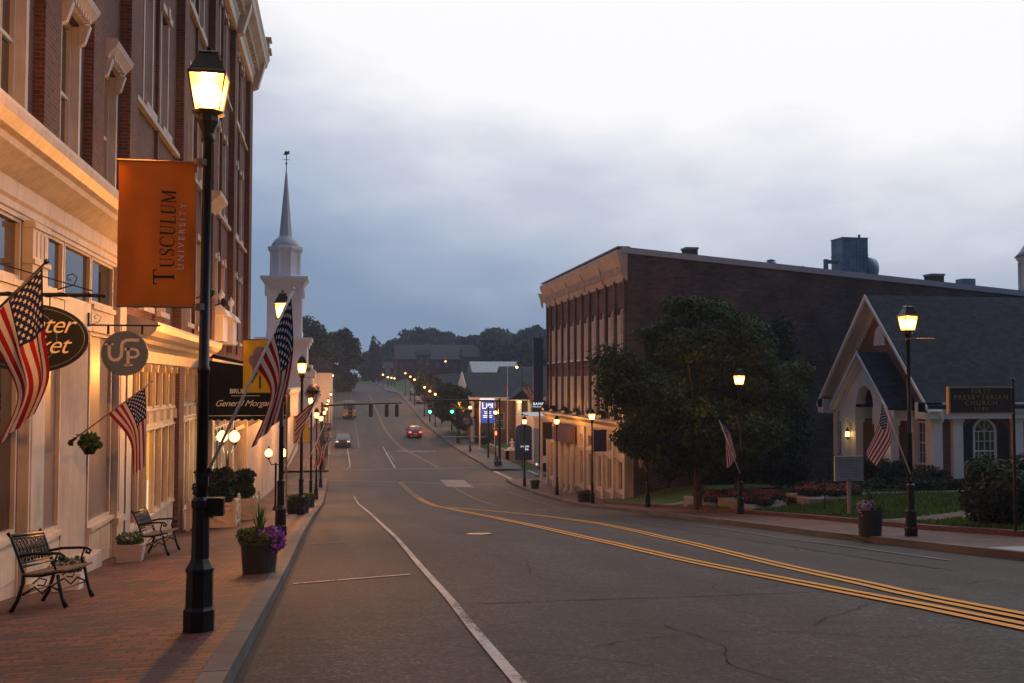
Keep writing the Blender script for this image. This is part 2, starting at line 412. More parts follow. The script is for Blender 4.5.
M['flag'] = make_flag_mat()
def cloth_mat(name, col, tr_=.3):
    m, nt, b = new_mat(name); b.inputs['Roughness'].default_value = .8; b.inputs['Specular IOR Level'].default_value = .15
    n = noise(nt, worldpos(nt), 2.5, 3)
    c = ramp(nt, n, [(.3, tuple(x*.88 for x in col)), (.7, tuple(min(1, x*1.1) for x in col))]); L(nt, c, b.inputs['Base Color'])
    tr = nt.nodes.new('ShaderNodeBsdfTranslucent'); L(nt, c, tr.inputs[0])
    mx = nt.nodes.new('ShaderNodeMixShader'); mx.inputs[0].default_value = tr_
    L(nt, b.outputs[0], mx.inputs[1]); L(nt, tr.outputs[0], mx.inputs[2]); L(nt, mx.outputs[0], nt.nodes['Material Output'].inputs[0])
    return m
M['orange'] = cloth_mat('orange_banner', (.62,.15,.018))
M['banner_yellow'] = cloth_mat('yellow_banner', (.60,.36,.03))
M['banner_grey'] = cloth_mat('lilac_print', (.30,.24,.33))
M['banner_green'] = cloth_mat('green_print', (.06,.12,.04))
M['banner_dark'] = cloth_mat('dark_banner', (.05,.045,.075))
M['ink'] = plain('black_ink', (.012,.008,.008), .8)
M['tan_pole'] = plain('tan_pole', (.34,.22,.12), .5, var=.15)
M['ink_white'] = plain('pale_ink', (.85,.72,.58), .8, var=.03)
M['awning_purple'] = cloth_mat('mauve_awning', (.17,.11,.14), .1)

def make_lantern_glass():
    m, nt, b = new_mat('lantern_glass')
    em = nt.nodes.new('ShaderNodeEmission'); 
    tc_ = nt.nodes.new('ShaderNodeTexCoord'); dv = nt.nodes.new('ShaderNodeVectorMath'); dv.operation = 'DISTANCE'; L(nt, tc_.outputs['Object'], dv.inputs[0]); dv.inputs[1].default_value = (0, 0, 4.86)
    L(nt, mth(nt, 'MULTIPLY', mth(nt, 'POWER', mth(nt, 'DIVIDE', .135, dv.outputs['Value']), 2.6), 24), em.inputs[1])
    L(nt, ramp(nt, dv.outputs['Value'], [(.13, (1, .62, .26)), (.175, (1, .38, .07)), (.24, (1, .24, .025))]), em.inputs[0])
    tp = nt.nodes.new('ShaderNodeBsdfTransparent')
    mx = nt.nodes.new('ShaderNodeMixShader'); mx.inputs[0].default_value = .5
    L(nt, tp.outputs[0], mx.inputs[1]); L(nt, em.outputs[0], mx.inputs[2]); L(nt, mx.outputs[0], nt.nodes['Material Output'].inputs[0])
    return m
M['lantern'] = make_lantern_glass()
M['globe'] = emit('lit_globe', (1, .58, .2), 4)
M['farglow'] = emit('far_lamp', (1, .48, .12), 30)
M['green_light'] = emit('green_signal', (.08, 1, .55), 7)
M['red_light'] = emit('red_signal', (1, .10, .04), 6)
M['head_light'] = emit('car_headlight', (1, .85, .75), .9)
M['tail_light'] = emit('car_tail_light', (1, .10, .09), 3)
M['sign_white'] = emit('lit_sign_white', (.75, .85, 1), .9)
M['sign_blue'] = emit('lit_sign_blue', (.02, .07, .35), .9)

# ------------------------------------------------------------------ lettering
def text_mesh(s, size, mat, shear=0, extrude=.004, align='CENTER', space=1.0, offset=0.0, xs=1.0):
    cu = bpy.data.curves.new('lettering', 'FONT'); cu.body = s; cu.size = size; cu.shear = shear; cu.extrude = extrude
    cu.align_x = align; cu.align_y = 'CENTER'; cu.space_character = space; cu.offset = offset; cu.resolution_u = 3
    ob = bpy.data.objects.new('lettering', cu); COL.objects.link(ob)
    dg = bpy.context.evaluated_depsgraph_get(); dg.update()
    me = bpy.data.meshes.new_from_object(ob.evaluated_get(dg)); bpy.data.objects.remove(ob); bpy.data.curves.remove(cu)
    me.name = 'lettering'; me.materials.clear(); me.materials.append(mat)
    if xs != 1: me.transform(Matrix.Diagonal((xs, 1, 1, 1)))
    return me
def lettering(s, size, mat, parent, loc, rot=(R(90),0,0), **kw):
    o = bpy.data.objects.new('lettering', text_mesh(s, size, mat, **kw)); COL.objects.link(o); o.parent = parent
    o.location = loc; o.rotation_euler = rot
    return o

# ------------------------------------------------------------------ foliage
def leaves(centers, radii, n, size, flat=.9, seed=0):
    """leaf-sized quads spread in a set of ellipsoid clumps; returns verts, faces"""
    g = np.random.default_rng(seed)
    c = np.array(centers, float); r = np.array(radii, float)
    vol = r[:,0]*r[:,1]*r[:,2]; p = vol**.75; p /= p.sum()
    k = g.choice(len(c), n, p=p)
    d = g.normal(size=(n,3)); d /= np.linalg.norm(d, axis=1)[:,None]
    rad = g.random(n)**(1/2.2)
    P = c[k] + d*r[k]*rad[:,None]
    nrm = d*.7 + g.normal(size=(n,3))*.6 + np.array([0,0,.35]); nrm /= np.linalg.norm(nrm, axis=1)[:,None]
    a = np.cross(nrm, g.normal(size=(n,3))); a /= np.linalg.norm(a, axis=1)[:,None]+1e-9
    b = np.cross(nrm, a)
    s = size*(.6+.8*g.random(n))[:,None]
    A, B = a*s*.75, b*s*.45
    V = np.stack([P-A, P-B, P+A, P+B], 1).reshape(-1, 3)
    Fc = np.arange(4*n).reshape(n, 4)
    return V, Fc
def leaf_mesh(name, V, Fc, mat):
    me = bpy.data.meshes.new(name)
    me.vertices.add(len(V)); me.vertices.foreach_set('co', V.astype(np.float32).ravel())
    n = len(Fc); me.loops.add(n*4); me.loops.foreach_set('vertex_index', Fc.astype(np.int32).ravel())
    me.polygons.add(n); me.polygons.foreach_set('loop_start', (np.arange(n)*4).astype(np.int32))
    me.materials.append(mat); me.update(calc_edges=True); me.validate(); return me
def crown_clumps(h0, h1, rx, ry, k, seed, shape='round', rc=.28):
    g = random.Random(seed); cs = []; rs = []
    H = h1-h0
    for i in range(k):
        t = g.random()
        if shape == 'cone': env = (1-t)**.8*.95+.06
        elif shape == 'crown': env = (.80+.35*math.sin(t*2.6)) if t < .62 else max(.12, 1.05*(1-((t-.5)/.55)**1.4))
        elif shape == 'dome': env = (1-(t**1.5))**.55*.95+.10
        elif shape == 'oval': env = math.sin(math.pi*(t*.86+.10))**.6
        else: env = math.sqrt(max(.05, 1-(2*t*.93-.85)**2))
        a = g.random()*2*math.pi; q = g.random()**.5*.84*env
        s = (rc*(.6+.8*g.random()))
        cs.append((math.cos(a)*q*rx, math.sin(a)*q*ry, h0+t*H)); rs.append((rx*s, ry*s, H*s*.42))
    return cs, rs
def make_tree(name, loc, h, rx, h0, label, group=None, seed=1, n=6000, size=.2, k=45, shape='round', mat='leaf', cat='tree', trunk_r=.16, ry=None, lean=0, rc=.28, tmat='bark', limbs=6):
    ry = ry or rx
    root = empty(name, loc, label, cat, group)
    g = random.Random(seed)
    cs, rs = crown_clumps(h0, h, rx, ry, k, seed, shape, rc)
    V, Fc = leaves(cs, rs, n, size, seed=seed)
    o = bpy.data.objects.new('crown', leaf_mesh('crown', V, Fc, M[mat])); COL.objects.link(o); o.parent = root
    tb = MB(); top = h0+(h-h0)*.6
    tb.tube([(0,0,-.15), (0,0,.15), (.03*lean, 0, h0*.5), (.1*lean, .03, h0), (.15*lean, -.05, top)], [trunk_r*1.5, trunk_r*1.1, trunk_r*.9, trunk_r*.75, trunk_r*.25], 9)
    for i in range(limbs):
        c = cs[g.randrange(len(cs))]; z0 = h0*.75+(h-h0)*.25*g.random()
        tb.tube([(0,0,z0), (c[0]*.4, c[1]*.4, (z0+c[2])/2+.15), c], [trunk_r*.5, trunk_r*.3, trunk_r*.08], 6)
    tb.build('trunk', M[tmat], root, True)
    return root
# ------------------------------------------------------------------ camera, world, sun
cam = bpy.data.cameras.new('camera'); co = bpy.data.objects.new('camera', cam); COL.objects.link(co)
cam.sensor_width = 36; cam.lens = 36*F/1024; cam.clip_start = .1; cam.clip_end = 6000
PITCH = math.atan(41.0/F)
co.location = (0, 0, 0); co.rotation_euler = (R(90)+PITCH, 0, -HEAD)
sc.camera = co
w = bpy.data.worlds.new('World'); sc.world = w; w.use_nodes = True
nt = w.node_tree; bg = nt.nodes['Background']
SUN_EL, SUN_AZ = R(16), R(62)      # bright part of the cloud deck, to the right of the street
sky = nt.nodes.new('ShaderNodeTexSky'); sky.sky_type = 'NISHITA'; sky.sun_disc = False
sky.sun_elevation = R(2); sky.sun_rotation = SUN_AZ; sky.altitude = 450
tc = nt.nodes.new('ShaderNodeTexCoord'); sp = nt.nodes.new('ShaderNodeSeparateXYZ'); L(nt, tc.outputs['Generated'], sp.inputs[0])
dx, dy, dz = sp.outputs
# cloud deck: clouds flattened towards the horizon, brightest towards the hidden sun
vm = nt.nodes.new('ShaderNodeVectorMath'); vm.operation = 'DOT_PRODUCT'; L(nt, tc.outputs['Generated'], vm.inputs[0])
az0 = R(38); vm.inputs[1].default_value = (math.sin(az0)*math.cos(R(17)), math.cos(az0)*math.cos(R(17)), math.sin(R(17)))
toward = vm.outputs['Value']
mp = nt.nodes.new('ShaderNodeMapping'); L(nt, tc.outputs['Generated'], mp.inputs[0]); mp.inputs['Scale'].default_value = (1, 1, 2.6); mp.inputs['Location'].default_value = (.3, .1, .4)
cl = noise(nt, mp.outputs[0], 2.6, 6, .55)
cl2 = noise(nt, mp.outputs[0], 7.5, 5, .5)
cloud = mth(nt, 'ADD', mth(nt, 'MULTIPLY', mth(nt, 'SUBTRACT', cl, .55), .55), mth(nt, 'MULTIPLY', mth(nt, 'SUBTRACT', cl2, .5), .15))
el = mth(nt, 'ADD', dz, mth(nt, 'MULTIPLY', mth(nt, 'SUBTRACT', toward, .9), .40))
lum = mth(nt, 'ADD', el, mth(nt, 'MULTIPLY', cloud, .55), clamp=True)
deck = ramp(nt, lum, [(0.0, (.25,.36,.53)), (.05, (.35,.45,.62)), (.10, (.48,.56,.72)), (.165, (.65,.70,.83)), (.22, (.88,.90,.98)), (.285, (1.12,1.10,1.11))])
# away from the bright side the deck stays slate coloured
dim = ramp(nt, toward, [(0, (.17,.21,.31)), (.35, (.28,.34,.46)), (.62, (.92,.94,.98)), (.75, (1,1,1))])
deck = mixc(nt, 1.0, deck, dim, 'MULTIPLY')
hs = nt.nodes.new('ShaderNodeVectorMath'); hs.operation = 'SCALE'; hs.inputs['Scale'].default_value = .10
L(nt, sky.outputs[0], hs.inputs[0])
mixs = mixc(nt, .92, hs.outputs[0], deck)
L(nt, mixs, bg.inputs[0]); bg.inputs[1].default_value = 1.0
sl = bpy.data.lights.new('sun', 'SUN'); sl.energy = .22; sl.angle = R(35); sl.color = (1, .93, .9)
so = bpy.data.objects.new('sun', sl); COL.objects.link(so)
dirv = Vector((math.sin(SUN_AZ)*math.cos(SUN_EL), math.cos(SUN_AZ)*math.cos(SUN_EL), math.sin(SUN_EL)))
so.rotation_euler = dirv.to_track_quat('Z', 'Y').to_euler()
sc.view_settings.view_transform = 'Standard'; sc.view_settings.look = 'None'; sc.view_settings.exposure = 0; sc.view_settings.gamma = 1
try:
    sc.cycles.use_denoising = True
    sc.cycles.use_light_tree = True
    sc.cycles.max_bounces = 6; sc.cycles.diffuse_bounces = 3; sc.cycles.transparent_max_bounces = 12
    sc.cycles.sample_clamp_indirect = 4; sc.cycles.caustics_reflective = False; sc.cycles.caustics_refractive = False
    sc.cycles.volume_bounces = 0; sc.cycles.volume_step_rate = 4
except Exception: pass

# ------------------------------------------------------------------ ground, road, pavements
def rng_y(a, b, step):
    n = max(1, int(round((b-a)/step))); return [a+(b-a)*i/n for i in range(n+1)]
YS = rng_y(-12, 130, 2) + rng_y(134, 320, 6)[0:] + rng_y(340, 900, 20)
def zz(x, y): return gz(x, y)
def strip(name, xl, xr, y0, y1, dz, mat, parent=None, step=2.0, thick=None, build=True, mb=None):
    """a sheet following the street's slope; xl/xr numbers or functions of y"""
    fl = xl if callable(xl) else (lambda y: xl); fr = xr if callable(xr) else (lambda y: xr)
    m = mb or MB(); ys = rng_y(y0, y1, step)
    for a, b in zip(ys, ys[1:]):
        nx_ = 1 if abs(fr(a)-fl(a)) < 4 else 8
        for k in range(nx_):
            xa0, xa1 = fl(a)+(fr(a)-fl(a))*k/nx_, fl(a)+(fr(a)-fl(a))*(k+1)/nx_; xb0, xb1 = fl(b)+(fr(b)-fl(b))*k/nx_, fl(b)+(fr(b)-fl(b))*(k+1)/nx_
            m.quad((xa0, a, gz(xa0,a)+dz), (xa1, a, gz(xa1,a)+dz), (xb1, b, gz(xb1,b)+dz), (xb0, b, gz(xb0,b)+dz))
        if thick:
            za0, za1, zb0, zb1 = gz(fl(a),a)+dz, gz(fr(a),a)+dz, gz(fl(b),b)+dz, gz(fr(b),b)+dz
            m.quad((fl(a), a, za0-thick), (fl(a), a, za0), (fl(b), b, zb0), (fl(b), b, zb0-thick))
            m.quad((fr(a), a, za1), (fr(a), a, za1-thick), (fr(b), b, zb1-thick), (fr(b), b, zb1))
    if thick:
        for y in (ys[0], ys[-1]):
            z = gz(fl(y),y)+dz; m.quad((fl(y), y, z-thick), (fr(y), y, z-thick), (fr(y), y, z), (fl(y), y, z))
    return m.build(name, mat, parent) if build else m
def hill(x, y):
    h = 0.0
    h += 9*math.exp(-((x-95)/60)**2-((y-430)/110)**2) + 5*math.exp(-((x-60)/40)**2-((y-330)/70)**2)
    h += 6*math.exp(-((x+90)/60)**2-((y-400)/120)**2)
    return h if abs(x-5) > 12 or y > 700 else h*0.2
g = MB(); xs = [-420,-300,-200,-120,-80,-50,-30,-15,-5,2,10,15.2,20,30,45,60,80,100,130,170,230,330,420]
gy = rng_y(-40, 130, 6)+rng_y(140, 740, 20)
grid = {}
for iy, y in enumerate(gy):
    for ix, x in enumerate(xs):
        grid[ix, iy] = len(g.v); g.v.append((x, y, road_z(y)-.6*(y<90)-.25+hill(x, y)))
for iy in range(len(gy)-1):
    for ix in range(len(xs)-1):
        g.f.append((grid[ix,iy], grid[ix+1,iy], grid[ix+1,iy+1], grid[ix,iy+1])); g.m.append(0)
tag(g.build('ground', M['grass'], smooth=True), kind='structure')
road = tag(strip('road', LK, right_kerb, -12, 735, 0, M['asphalt'], step=2.0), kind='structure')
# side streets at the junction
m = MB()
for a, b in zip(rng_y(80.5, 88.5, 2), rng_y(80.5, 88.5, 2)[1:]):
    m.quad((13.3, a, gz(13.4,a)), (90, a, road_z(a)-.2), (90, b, road_z(b)-.2), (13.3, b, gz(13.4,b)))
    m.quad((-60, a, road_z(a)-.1), (LK, a, road_z(a)), (LK, b, road_z(b)), (-60, b, road_z(b)-.1))
tag(m.build('side_street', M['asphalt']), kind='structure')
# kerbs (a real 0.15 m step) and brick pavements
for (a, b) in ((-12, 80.5), (88.5, 330)):
    tag(strip('kerb', LK-.18, LK, a, b, .15, M['kerb'], thick=.25), kind='structure')
    tag(strip('pavement', -5.2 if a < 0 else -4.6, LK-.18, a, b, .147, M['paver']), kind='structure')
tag(strip('kerb', lambda y: right_kerb(y), lambda y: right_kerb(y)+.22, -12, 80.5, .15, M['kerb'], thick=.25), kind='structure')
tag(strip('kerb', lambda y: right_kerb(y), lambda y: right_kerb(y)+.22, 88.5, 735, .15, M['kerb'], thick=.25), kind='structure')
tag(strip('pavement', lambda y: right_kerb(y)+.22, 17.0, 17.2, 80.5, .147, M['paver']), kind='structure')
tag(strip('pavement', lambda y: right_kerb(y)+.22, lambda y: right_kerb(y)+3.0, 88.5, 330, .147, M['pavement_grey']), kind='structure')
tag(strip('driveway', lambda y: right_kerb(y)+.22, 20.0, -12, 17.2, .147, M['apron']), kind='structure')
# fine grit seam along the left gutter
tag(strip('gutter', LK, LK+.07, -12, 80.5, .004, plain('gutter_grit', (.02,.019,.018), .9, var=.35, scale=3, bmp=.4)), kind='structure')

# painted markings, following the surface
def marking(pts, w_, mat, dz=.014, name='road_marking', parent=road):
    m = MB(); P = [Vector((p[0], p[1], 0)) for p in pts]
    S = []                                    # resample smoothly
    for i in range(len(P)-1):
        p0 = P[max(0, i-1)]; p1 = P[i]; p2 = P[i+1]; p3 = P[min(len(P)-1, i+2)]
        n = max(2, int((p2-p1).length/1.0))
        for k in range(n):
            t = k/n; S.append(.5*((2*p1)+(p2-p0)*t+(2*p0-5*p1+4*p2-p3)*t*t+(3*p1-p0-3*p2+p3)*t**3) if len(P) > 2 else p1.lerp(p2, t))
    S.append(P[-1]); Lf = []
    for i, p in enumerate(S):
        d = (S[min(i+1, len(S)-1)]-S[max(i-1, 0)]).normalized(); nrm = Vector((d.y, -d.x, 0))
        a, b = p-nrm*w_/2, p+nrm*w_/2
        Lf.append(((a.x, a.y, gz(a.x,a.y)+dz), (b.x, b.y, gz(b.x,b.y)+dz)))
    for (a, b), (c, d) in zip(Lf, Lf[1:]): m.quad(a, b, d, c)
    return m.build(name, mat, parent)
# white edge line of the left parking lane, stall ticks, double yellow lines that split round the turning lane
marking([(1.28,-6), (1.29,7.4), (1.36,13.4), (1.31,21.4), (1.24,29), (1.21,44), (1.16,55), (1.05,64)], .10, M['wline'], name='white_line')
marking([(.5,92.5), (1.15,93), (1.15,117)], .10, M['wline'], name='white_line')
marking([(-.6,14.45), (1.1,15.2)], .08, M['wline'], name='white_line')
marking([(-.6,21.2), (.2,21.5)], .08, M['wfaint'], name='white_line')
for dx_ in (-.105, .105):
    marking([(6.35+dx_,-6), (6.30+dx_,8.3), (6.28+dx_,10.4), (6.18+dx_,14.6), (5.78+dx_,22), (5.30+dx_,37), (5.22+dx_,50), (5.05+dx_,63)], .125, M['yellow'], name='yellow_line')
    marking([(5.05+dx_,63.05), (4.9+dx_,78.5)], .11, M['yellow_worn'], name='yellow_line')
    marking([(6.66+dx_,-6), (6.74+dx_,8.8), (7.05+dx_,13), (7.45+dx_,18.5), (7.95+dx_,30), (7.2+dx_,40), (5.9+dx_,48), (5.55+dx_,50)], .125, M['yellow'], name='yellow_line')
    marking([(9.1+dx_,92), (8.4+dx_,104), (7.4+dx_,119), (6.9+dx_,145), (6.9+dx_,180), (6.9+dx_,225)], .10, M['yellow_worn'], name='yellow_line')
# hairline cracks and tar-sealed seams
cg = random.Random(17)
def crack(x, y, ang, ln, w_, mat, jag=.35):
    m = MB(); p = Vector((x, y)); a = ang; step = .16; pts = [p.copy()]
    for _ in range(int(ln/step)):
        a += cg.uniform(-jag, jag); a += (ang-a)*.22; p = p+Vector((math.cos(a), math.sin(a)))*step; pts.append(p.copy())
    prev = None
    for i, q in enumerate(pts):
        d = (pts[min(i+1, len(pts)-1)]-pts[max(i-1, 0)]).normalized(); n_ = Vector((-d.y, d.x))*w_*(.3+.9*cg.random())/2
        if not (LK+.1 < q.x < right_kerb(q.y)-.1): break
        cur = [(e.x, e.y, gz(e.x, e.y)+.007) for e in (q-n_, q+n_)]
        if prev: m.quad(prev[0], cur[0], cur[1], prev[1])
        prev = cur
    if m.f: m.build('crack', mat, road)
ck = plain('crack_dark', (.013,.012,.012), .95, spec=.1); tar = plain('sealing_tar', (.012,.012,.013), .9, var=.2, spec=.1)  # near-black colours of the crack lines and the tar seams
for k_ in range(46):
    y_ = 6+34*cg.random()**1.3; x_ = cg.uniform(1.6, 11.5)
    crack(x_, y_, cg.choice((0, math.pi/2, math.pi/2, .5, 2.4))+cg.uniform(-.25,.25), cg.uniform(1.2, 5.5), .010, ck)
crack(9.4, 14, math.pi/2, 40, .04, tar, .03); crack(1.5, 24.5, 0, 9, .04, tar, .06); crack(1.6, 11.6, .05, 6, .03, tar, .12)
crack(2.2, 8.4, .15, 3.5, .012, ck, .7); crack(4.5, 9.0, .9, 4, .012, ck, .7); crack(7.6, 12, .1, 4.2, .012, ck, .7)
marking([(8.68,75), (8.67,66), (8.7,53)], .12, M['wfaint'], name='white_line')
marking([(12.1,71.6), (12.2,61), (11.6,45), (10.9,28), (10.6,16)], .10, M['wfaint'], name='white_line')
marking([(5.2,91.5), (5.35,119.5)], .14, M['wline'], name='white_line')
marking([(6.6,113), (10.9,112)], .5, M['wline'], name='stop_line')
marking([(5.6,100), (5.6,112)], .12, M['wfaint'], name='white_line')
marking([(LK+.1,79.4), (12.8,77.2)], .3, M['wfaint'], name='crosswalk_line')
marking([(LK+.1,76.8), (12.8,74.4)], .16, M['wfaint'], name='crosswalk_line')
marking([(LK+.1,90), (12.9,91.4)], .35, M['wfaint'], name='crosswalk_line')
marking([(13.8,88.2), (14.3,80.7)], .3, M['wline'], name='crosswalk_line')
marking([(16.9,88.2), (17.4,80.7)], .2, M['wline'], name='crosswalk_line')
marking([(2.5,118), (2.7,150), (2.9,230)], .1, M['wfaint'], name='white_line')
# resurfaced patches in the asphalt
def patch(x0, x1, y0, y1, mat, name='asphalt_patch'):
    m = MB(); ys = rng_y(y0, y1, 1.5)
    for a, b in zip(ys, ys[1:]): m.quad((x0,a,gz(x0,a)+.008), (x1,a,gz(x1,a)+.008), (x1,b,gz(x1,b)+.008), (x0,b,gz(x0,b)+.008))
    m.build(name, mat, road)
pm = plain('fresh_asphalt', (.024,.023,.024), .8, var=.3, scale=1.2, bmp=.3)
patch(8.2, 10.2, 75.0, 81.0, plain('concrete_patch', (.30,.24,.22), .8, var=.35, scale=.9), 'concrete_patch')
patch(8.0, 10.4, 81.1, 86, pm); patch(2.8, 4.6, 118, 124, pm); patch(3.4, 5.2, 134, 141, pm); patch(1.0, 2.6, 104, 108, pm)
def manhole(x, y, r=.32):
    m = MB(); z = gz(x,y); sl_ = (road_z(y+.5)-road_z(y-.5))
    m.poly([(x+r*math.cos(t*.2618), y+r*math.sin(t*.2618), z+.014+sl_*r*math.sin(t*.2618)) for t in range(24)])
    m.build('manhole_cover', M['black'], road)
manhole(3.4, 24); manhole(9.6, 47)

# lawn of the church, its brick path, kerb stones and beds
LX0 = 15.0
m = MB()
for xa, xb in ((LX0, 15.8), (15.8, 16.6), (16.6, 17.5), (17.5, 18.5), (18.5, 20), (20, 26), (26, 40), (40, 90)):
    for a, b in zip(rng_y(19.5, 56.5, 2), rng_y(19.5, 56.5, 2)[1:]):
        m.quad((xa,a,lawn_z(a,xa)), (xb,a,lawn_z(a,xb)), (xb,b,lawn_z(b,xb)), (xa,b,lawn_z(b,xa)))
tag(m.build('lawn', M['grass'], smooth=True), kind='structure')
def lawn_strip(name, pts, w_, mat, dz=.03):
    m = MB(); P = [Vector((p[0], p[1], 0)) for p in pts]; S = []
    for a, b in zip(P, P[1:]):
        n = max(2, int((b-a).length/.5)); S += [a.lerp(b, k/n) for k in range(n)]
    S.append(P[-1]); Lf = []
    for i, p in enumerate(S):
        d = (S[min(i+1, len(S)-1)]-S[max(i-1, 0)]).normalized(); n_ = Vector((d.y, -d.x, 0)); a, b = p-n_*w_/2, p+n_*w_/2
        Lf.append(((a.x,a.y,lawn_z(a.y,a.x)+dz), (b.x,b.y,lawn_z(b.y,b.x)+dz)))
    for (a, b), (c, d) in zip(Lf, Lf[1:]): m.quad(a, b, d, c)
    return tag(m.build(name, mat), kind='structure')
lawn_strip('path', [(LX0, 25.2), (22, 25.6), (40, 26.0)], 1.5, M['paver'])
lawn_strip('path', [(LX0, 44.6), (24.6, 44.6)], 1.8, M['concrete'])
lawn_strip('path', [(LX0+.5, 35.6), (30, 36.4)], 1.7, M['concrete'], .006)
# low stone edging between pavement and lawn, growing into a garden wall downhill
wl = MB()
for a, b in zip(rng_y(19.6, 54.6, 1.0), rng_y(19.6, 54.6, 1.0)[1:]):
    z0 = gz(15,b)-.1; z1 = lawn_z(a,15)+.02; z2 = lawn_z(b,15)+.02
    wl.prism([(LX0-.28, a, z0), (LX0-.28, b, z0), (LX0-.28, b, z2), (LX0-.28, a, z1)], (.28, 0, 0))
gw = wl.build('garden_wall', M['brick_red']); tag(gw, 'low brick edging wall between the right pavement and the church lawn', 'wall')

# ------------------------------------------------------------------ street lamps
def lamp_meshes():
    oc = R(22.5)
    b = MB(); b.lathe((0,0,0), [(.142,0), (.142,.19), (.13,.205), (.124,.22), (.119,.52), (.13,.53), (.13,.555), (.10,.60), (.082,.64), (.076,1.08), (.088,1.10), (.088,1.16), (.055,1.19)], 8, rot=oc)
    p = MB(); p.lathe((0,0,0), [(.051,1.18), (.049,2.3), (.056,2.31), (.056,2.35), (.047,2.36), (.041,4.40), (.062,4.42), (.062,4.47), (.045,4.50)], 14)
    h = MB()
    h.lathe((0,0,0), [(.05,4.48), (.07,4.53), (.10,4.60), (.095,4.655), (.15,4.67), (.15,4.69)], 8, rot=oc)
    # four corner bars of the tapering lantern
    for i in range(4):
        a = R(45+90*i); b0 = (.155*math.cos(a), .155*math.sin(a), 4.69); b1 = (.228*math.cos(a), .228*math.sin(a), 5.01)
        h.cyl(b0, b1, .009, n=5)
    h.lathe((0,0,0), [(.236,5.006), (.240,5.03), (.215,5.05), (.165,5.13), (.125,5.19), (.115,5.215), (.135,5.225), (.06,5.25), (.022,5.262), (.036,5.28), (.02,5.30), (.004,5.32)], 4, rot=R(45))
    gl = MB(); q = R(45)
    bo = [(.148*math.cos(q+i*R(90)), .148*math.sin(q+i*R(90)), 4.695) for i in range(4)]
    to = [(.221*math.cos(q+i*R(90)), .221*math.sin(q+i*R(90)), 5.005) for i in range(4)]
    for i in range(4): gl.quad(bo[i], bo[(i+1)%4], to[(i+1)%4], to[i])
    gl.poly(list(reversed(bo)))
    return b.mesh('base', M['black']), p.mesh('pole', M['black'], True), h.mesh('lantern_frame', M['black']), gl.mesh('lantern_glass', M['lantern'])
LM = lamp_meshes()
LAMP_P = 1750
lamp_light = bpy.data.lights.new('bulb', 'POINT'); lamp_light.energy = LAMP_P; lamp_light.color = (1, .36, .06); lamp_light.shadow_soft_size = .07
far_light = bpy.data.lights.new('bulb_far', 'POINT'); far_light.energy = 380; far_light.color = (1, .38, .07); far_light.shadow_soft_size = .1
def street_lamp(x, y, z, label, group='black street lamps with tapered lanterns', rz=0.0, lit=True, light=True, grid_=False):
    r = empty('street_lamp', (x, y, z), label, 'street lamp', group, rz)
    inst('base', LM[0], r); inst('pole', LM[1], r); h = inst('lantern', LM[2], r)
    g_ = inst('glass', LM[3], h)
    if lit and light and x > 12 and y < 40:
        lo = bpy.data.objects.new('bulb', dim_light if y < 30 else far_light); COL.objects.link(lo); lo.parent = r; lo.location = (0,0,4.86)
    elif lit and light:
        lo = bpy.data.objects.new('bulb', far_light if (x > 12 and y < 80) else lamp_light); COL.objects.link(lo); lo.parent = r; lo.location = (0,0,4.86)
    return r
LX = -1.22
dim_light = far_light.copy(); dim_light.energy = 200
def sz(y, x=0): return gz(x, y)+.147
lamps = {}
left_lamps = [
 (9.36, 'large nearest street lamp on the left pavement beside the orange banner', -1.24),
 (22.2, 'second lamp on the left pavement, in front of the white steeple', -1.2),
 (34.0, 'third lamp on the left pavement, right of the steeple base', -1.18),
 (47.2, 'fourth lamp along the left pavement, past the small striped flag', -1.2),
 (59.0, 'fifth lamp along the left pavement, just before the junction', -1.2),
 (72.0, 'lowest and last left pavement lamp before the junction crossing', -1.15)]
for y, lb, x in left_lamps: lamps['L%d' % y] = street_lamp(x, y, sz(y), lb)
lamps['L9'].rotation_euler.y = R(.3); lamps['L9'].location.x += .03
for i, y in enumerate((94, 106, 119, 131, 150, 206, 250, 300)):
    street_lamp(-1.2 if y < 140 else -1.0, y, sz(y), 'distant lamp in the left kerb row beyond the junction', 'distant lamps in the left kerb row beyond the junction')
right_lamps = [
 (20.9, 'lamp on the right pavement in front of the gabled church', 12.88),
 (34.3, 'lamp on the right pavement standing before the big dark tree', 14.4),
 (54.5, 'right pavement lamp nearest the white shopfront corner, above a red planter', 14.1),
 (65.0, 'right pavement lamp by the mauve awning of the white shopfront', 14.4),
 (74.3, 'right pavement lamp at the junction corner before the navy sign board', 13.95)]
for y, lb, x in right_lamps: lamps['R%d' % y] = street_lamp(x, y, sz(y,x), lb)
for y in (91.5, 109.5, 121.6, 149.6, 158.5, 168.5, 191, 202, 217):
    street_lamp(14.45, y, sz(y), 'distant lamp in the right kerb row climbing the far slope', 'distant lamps in the right kerb row climbing the far slope')
# an unlit lamp pole hidden in the shade of the tree, carrying a flag
lamps['R44'] = street_lamp(14.4, 45.3, sz(45.3,14), 'lamp half hidden inside the foliage between the tree and the white building')
# outlet box strapped to the near lamp
o = MB().box(.06, .20, -.06, .06, 1.02, 1.18).cyl((.0,0,1.1),(.1,0,1.1),.03).build('outlet_box', M['black'], lamps['L9'])

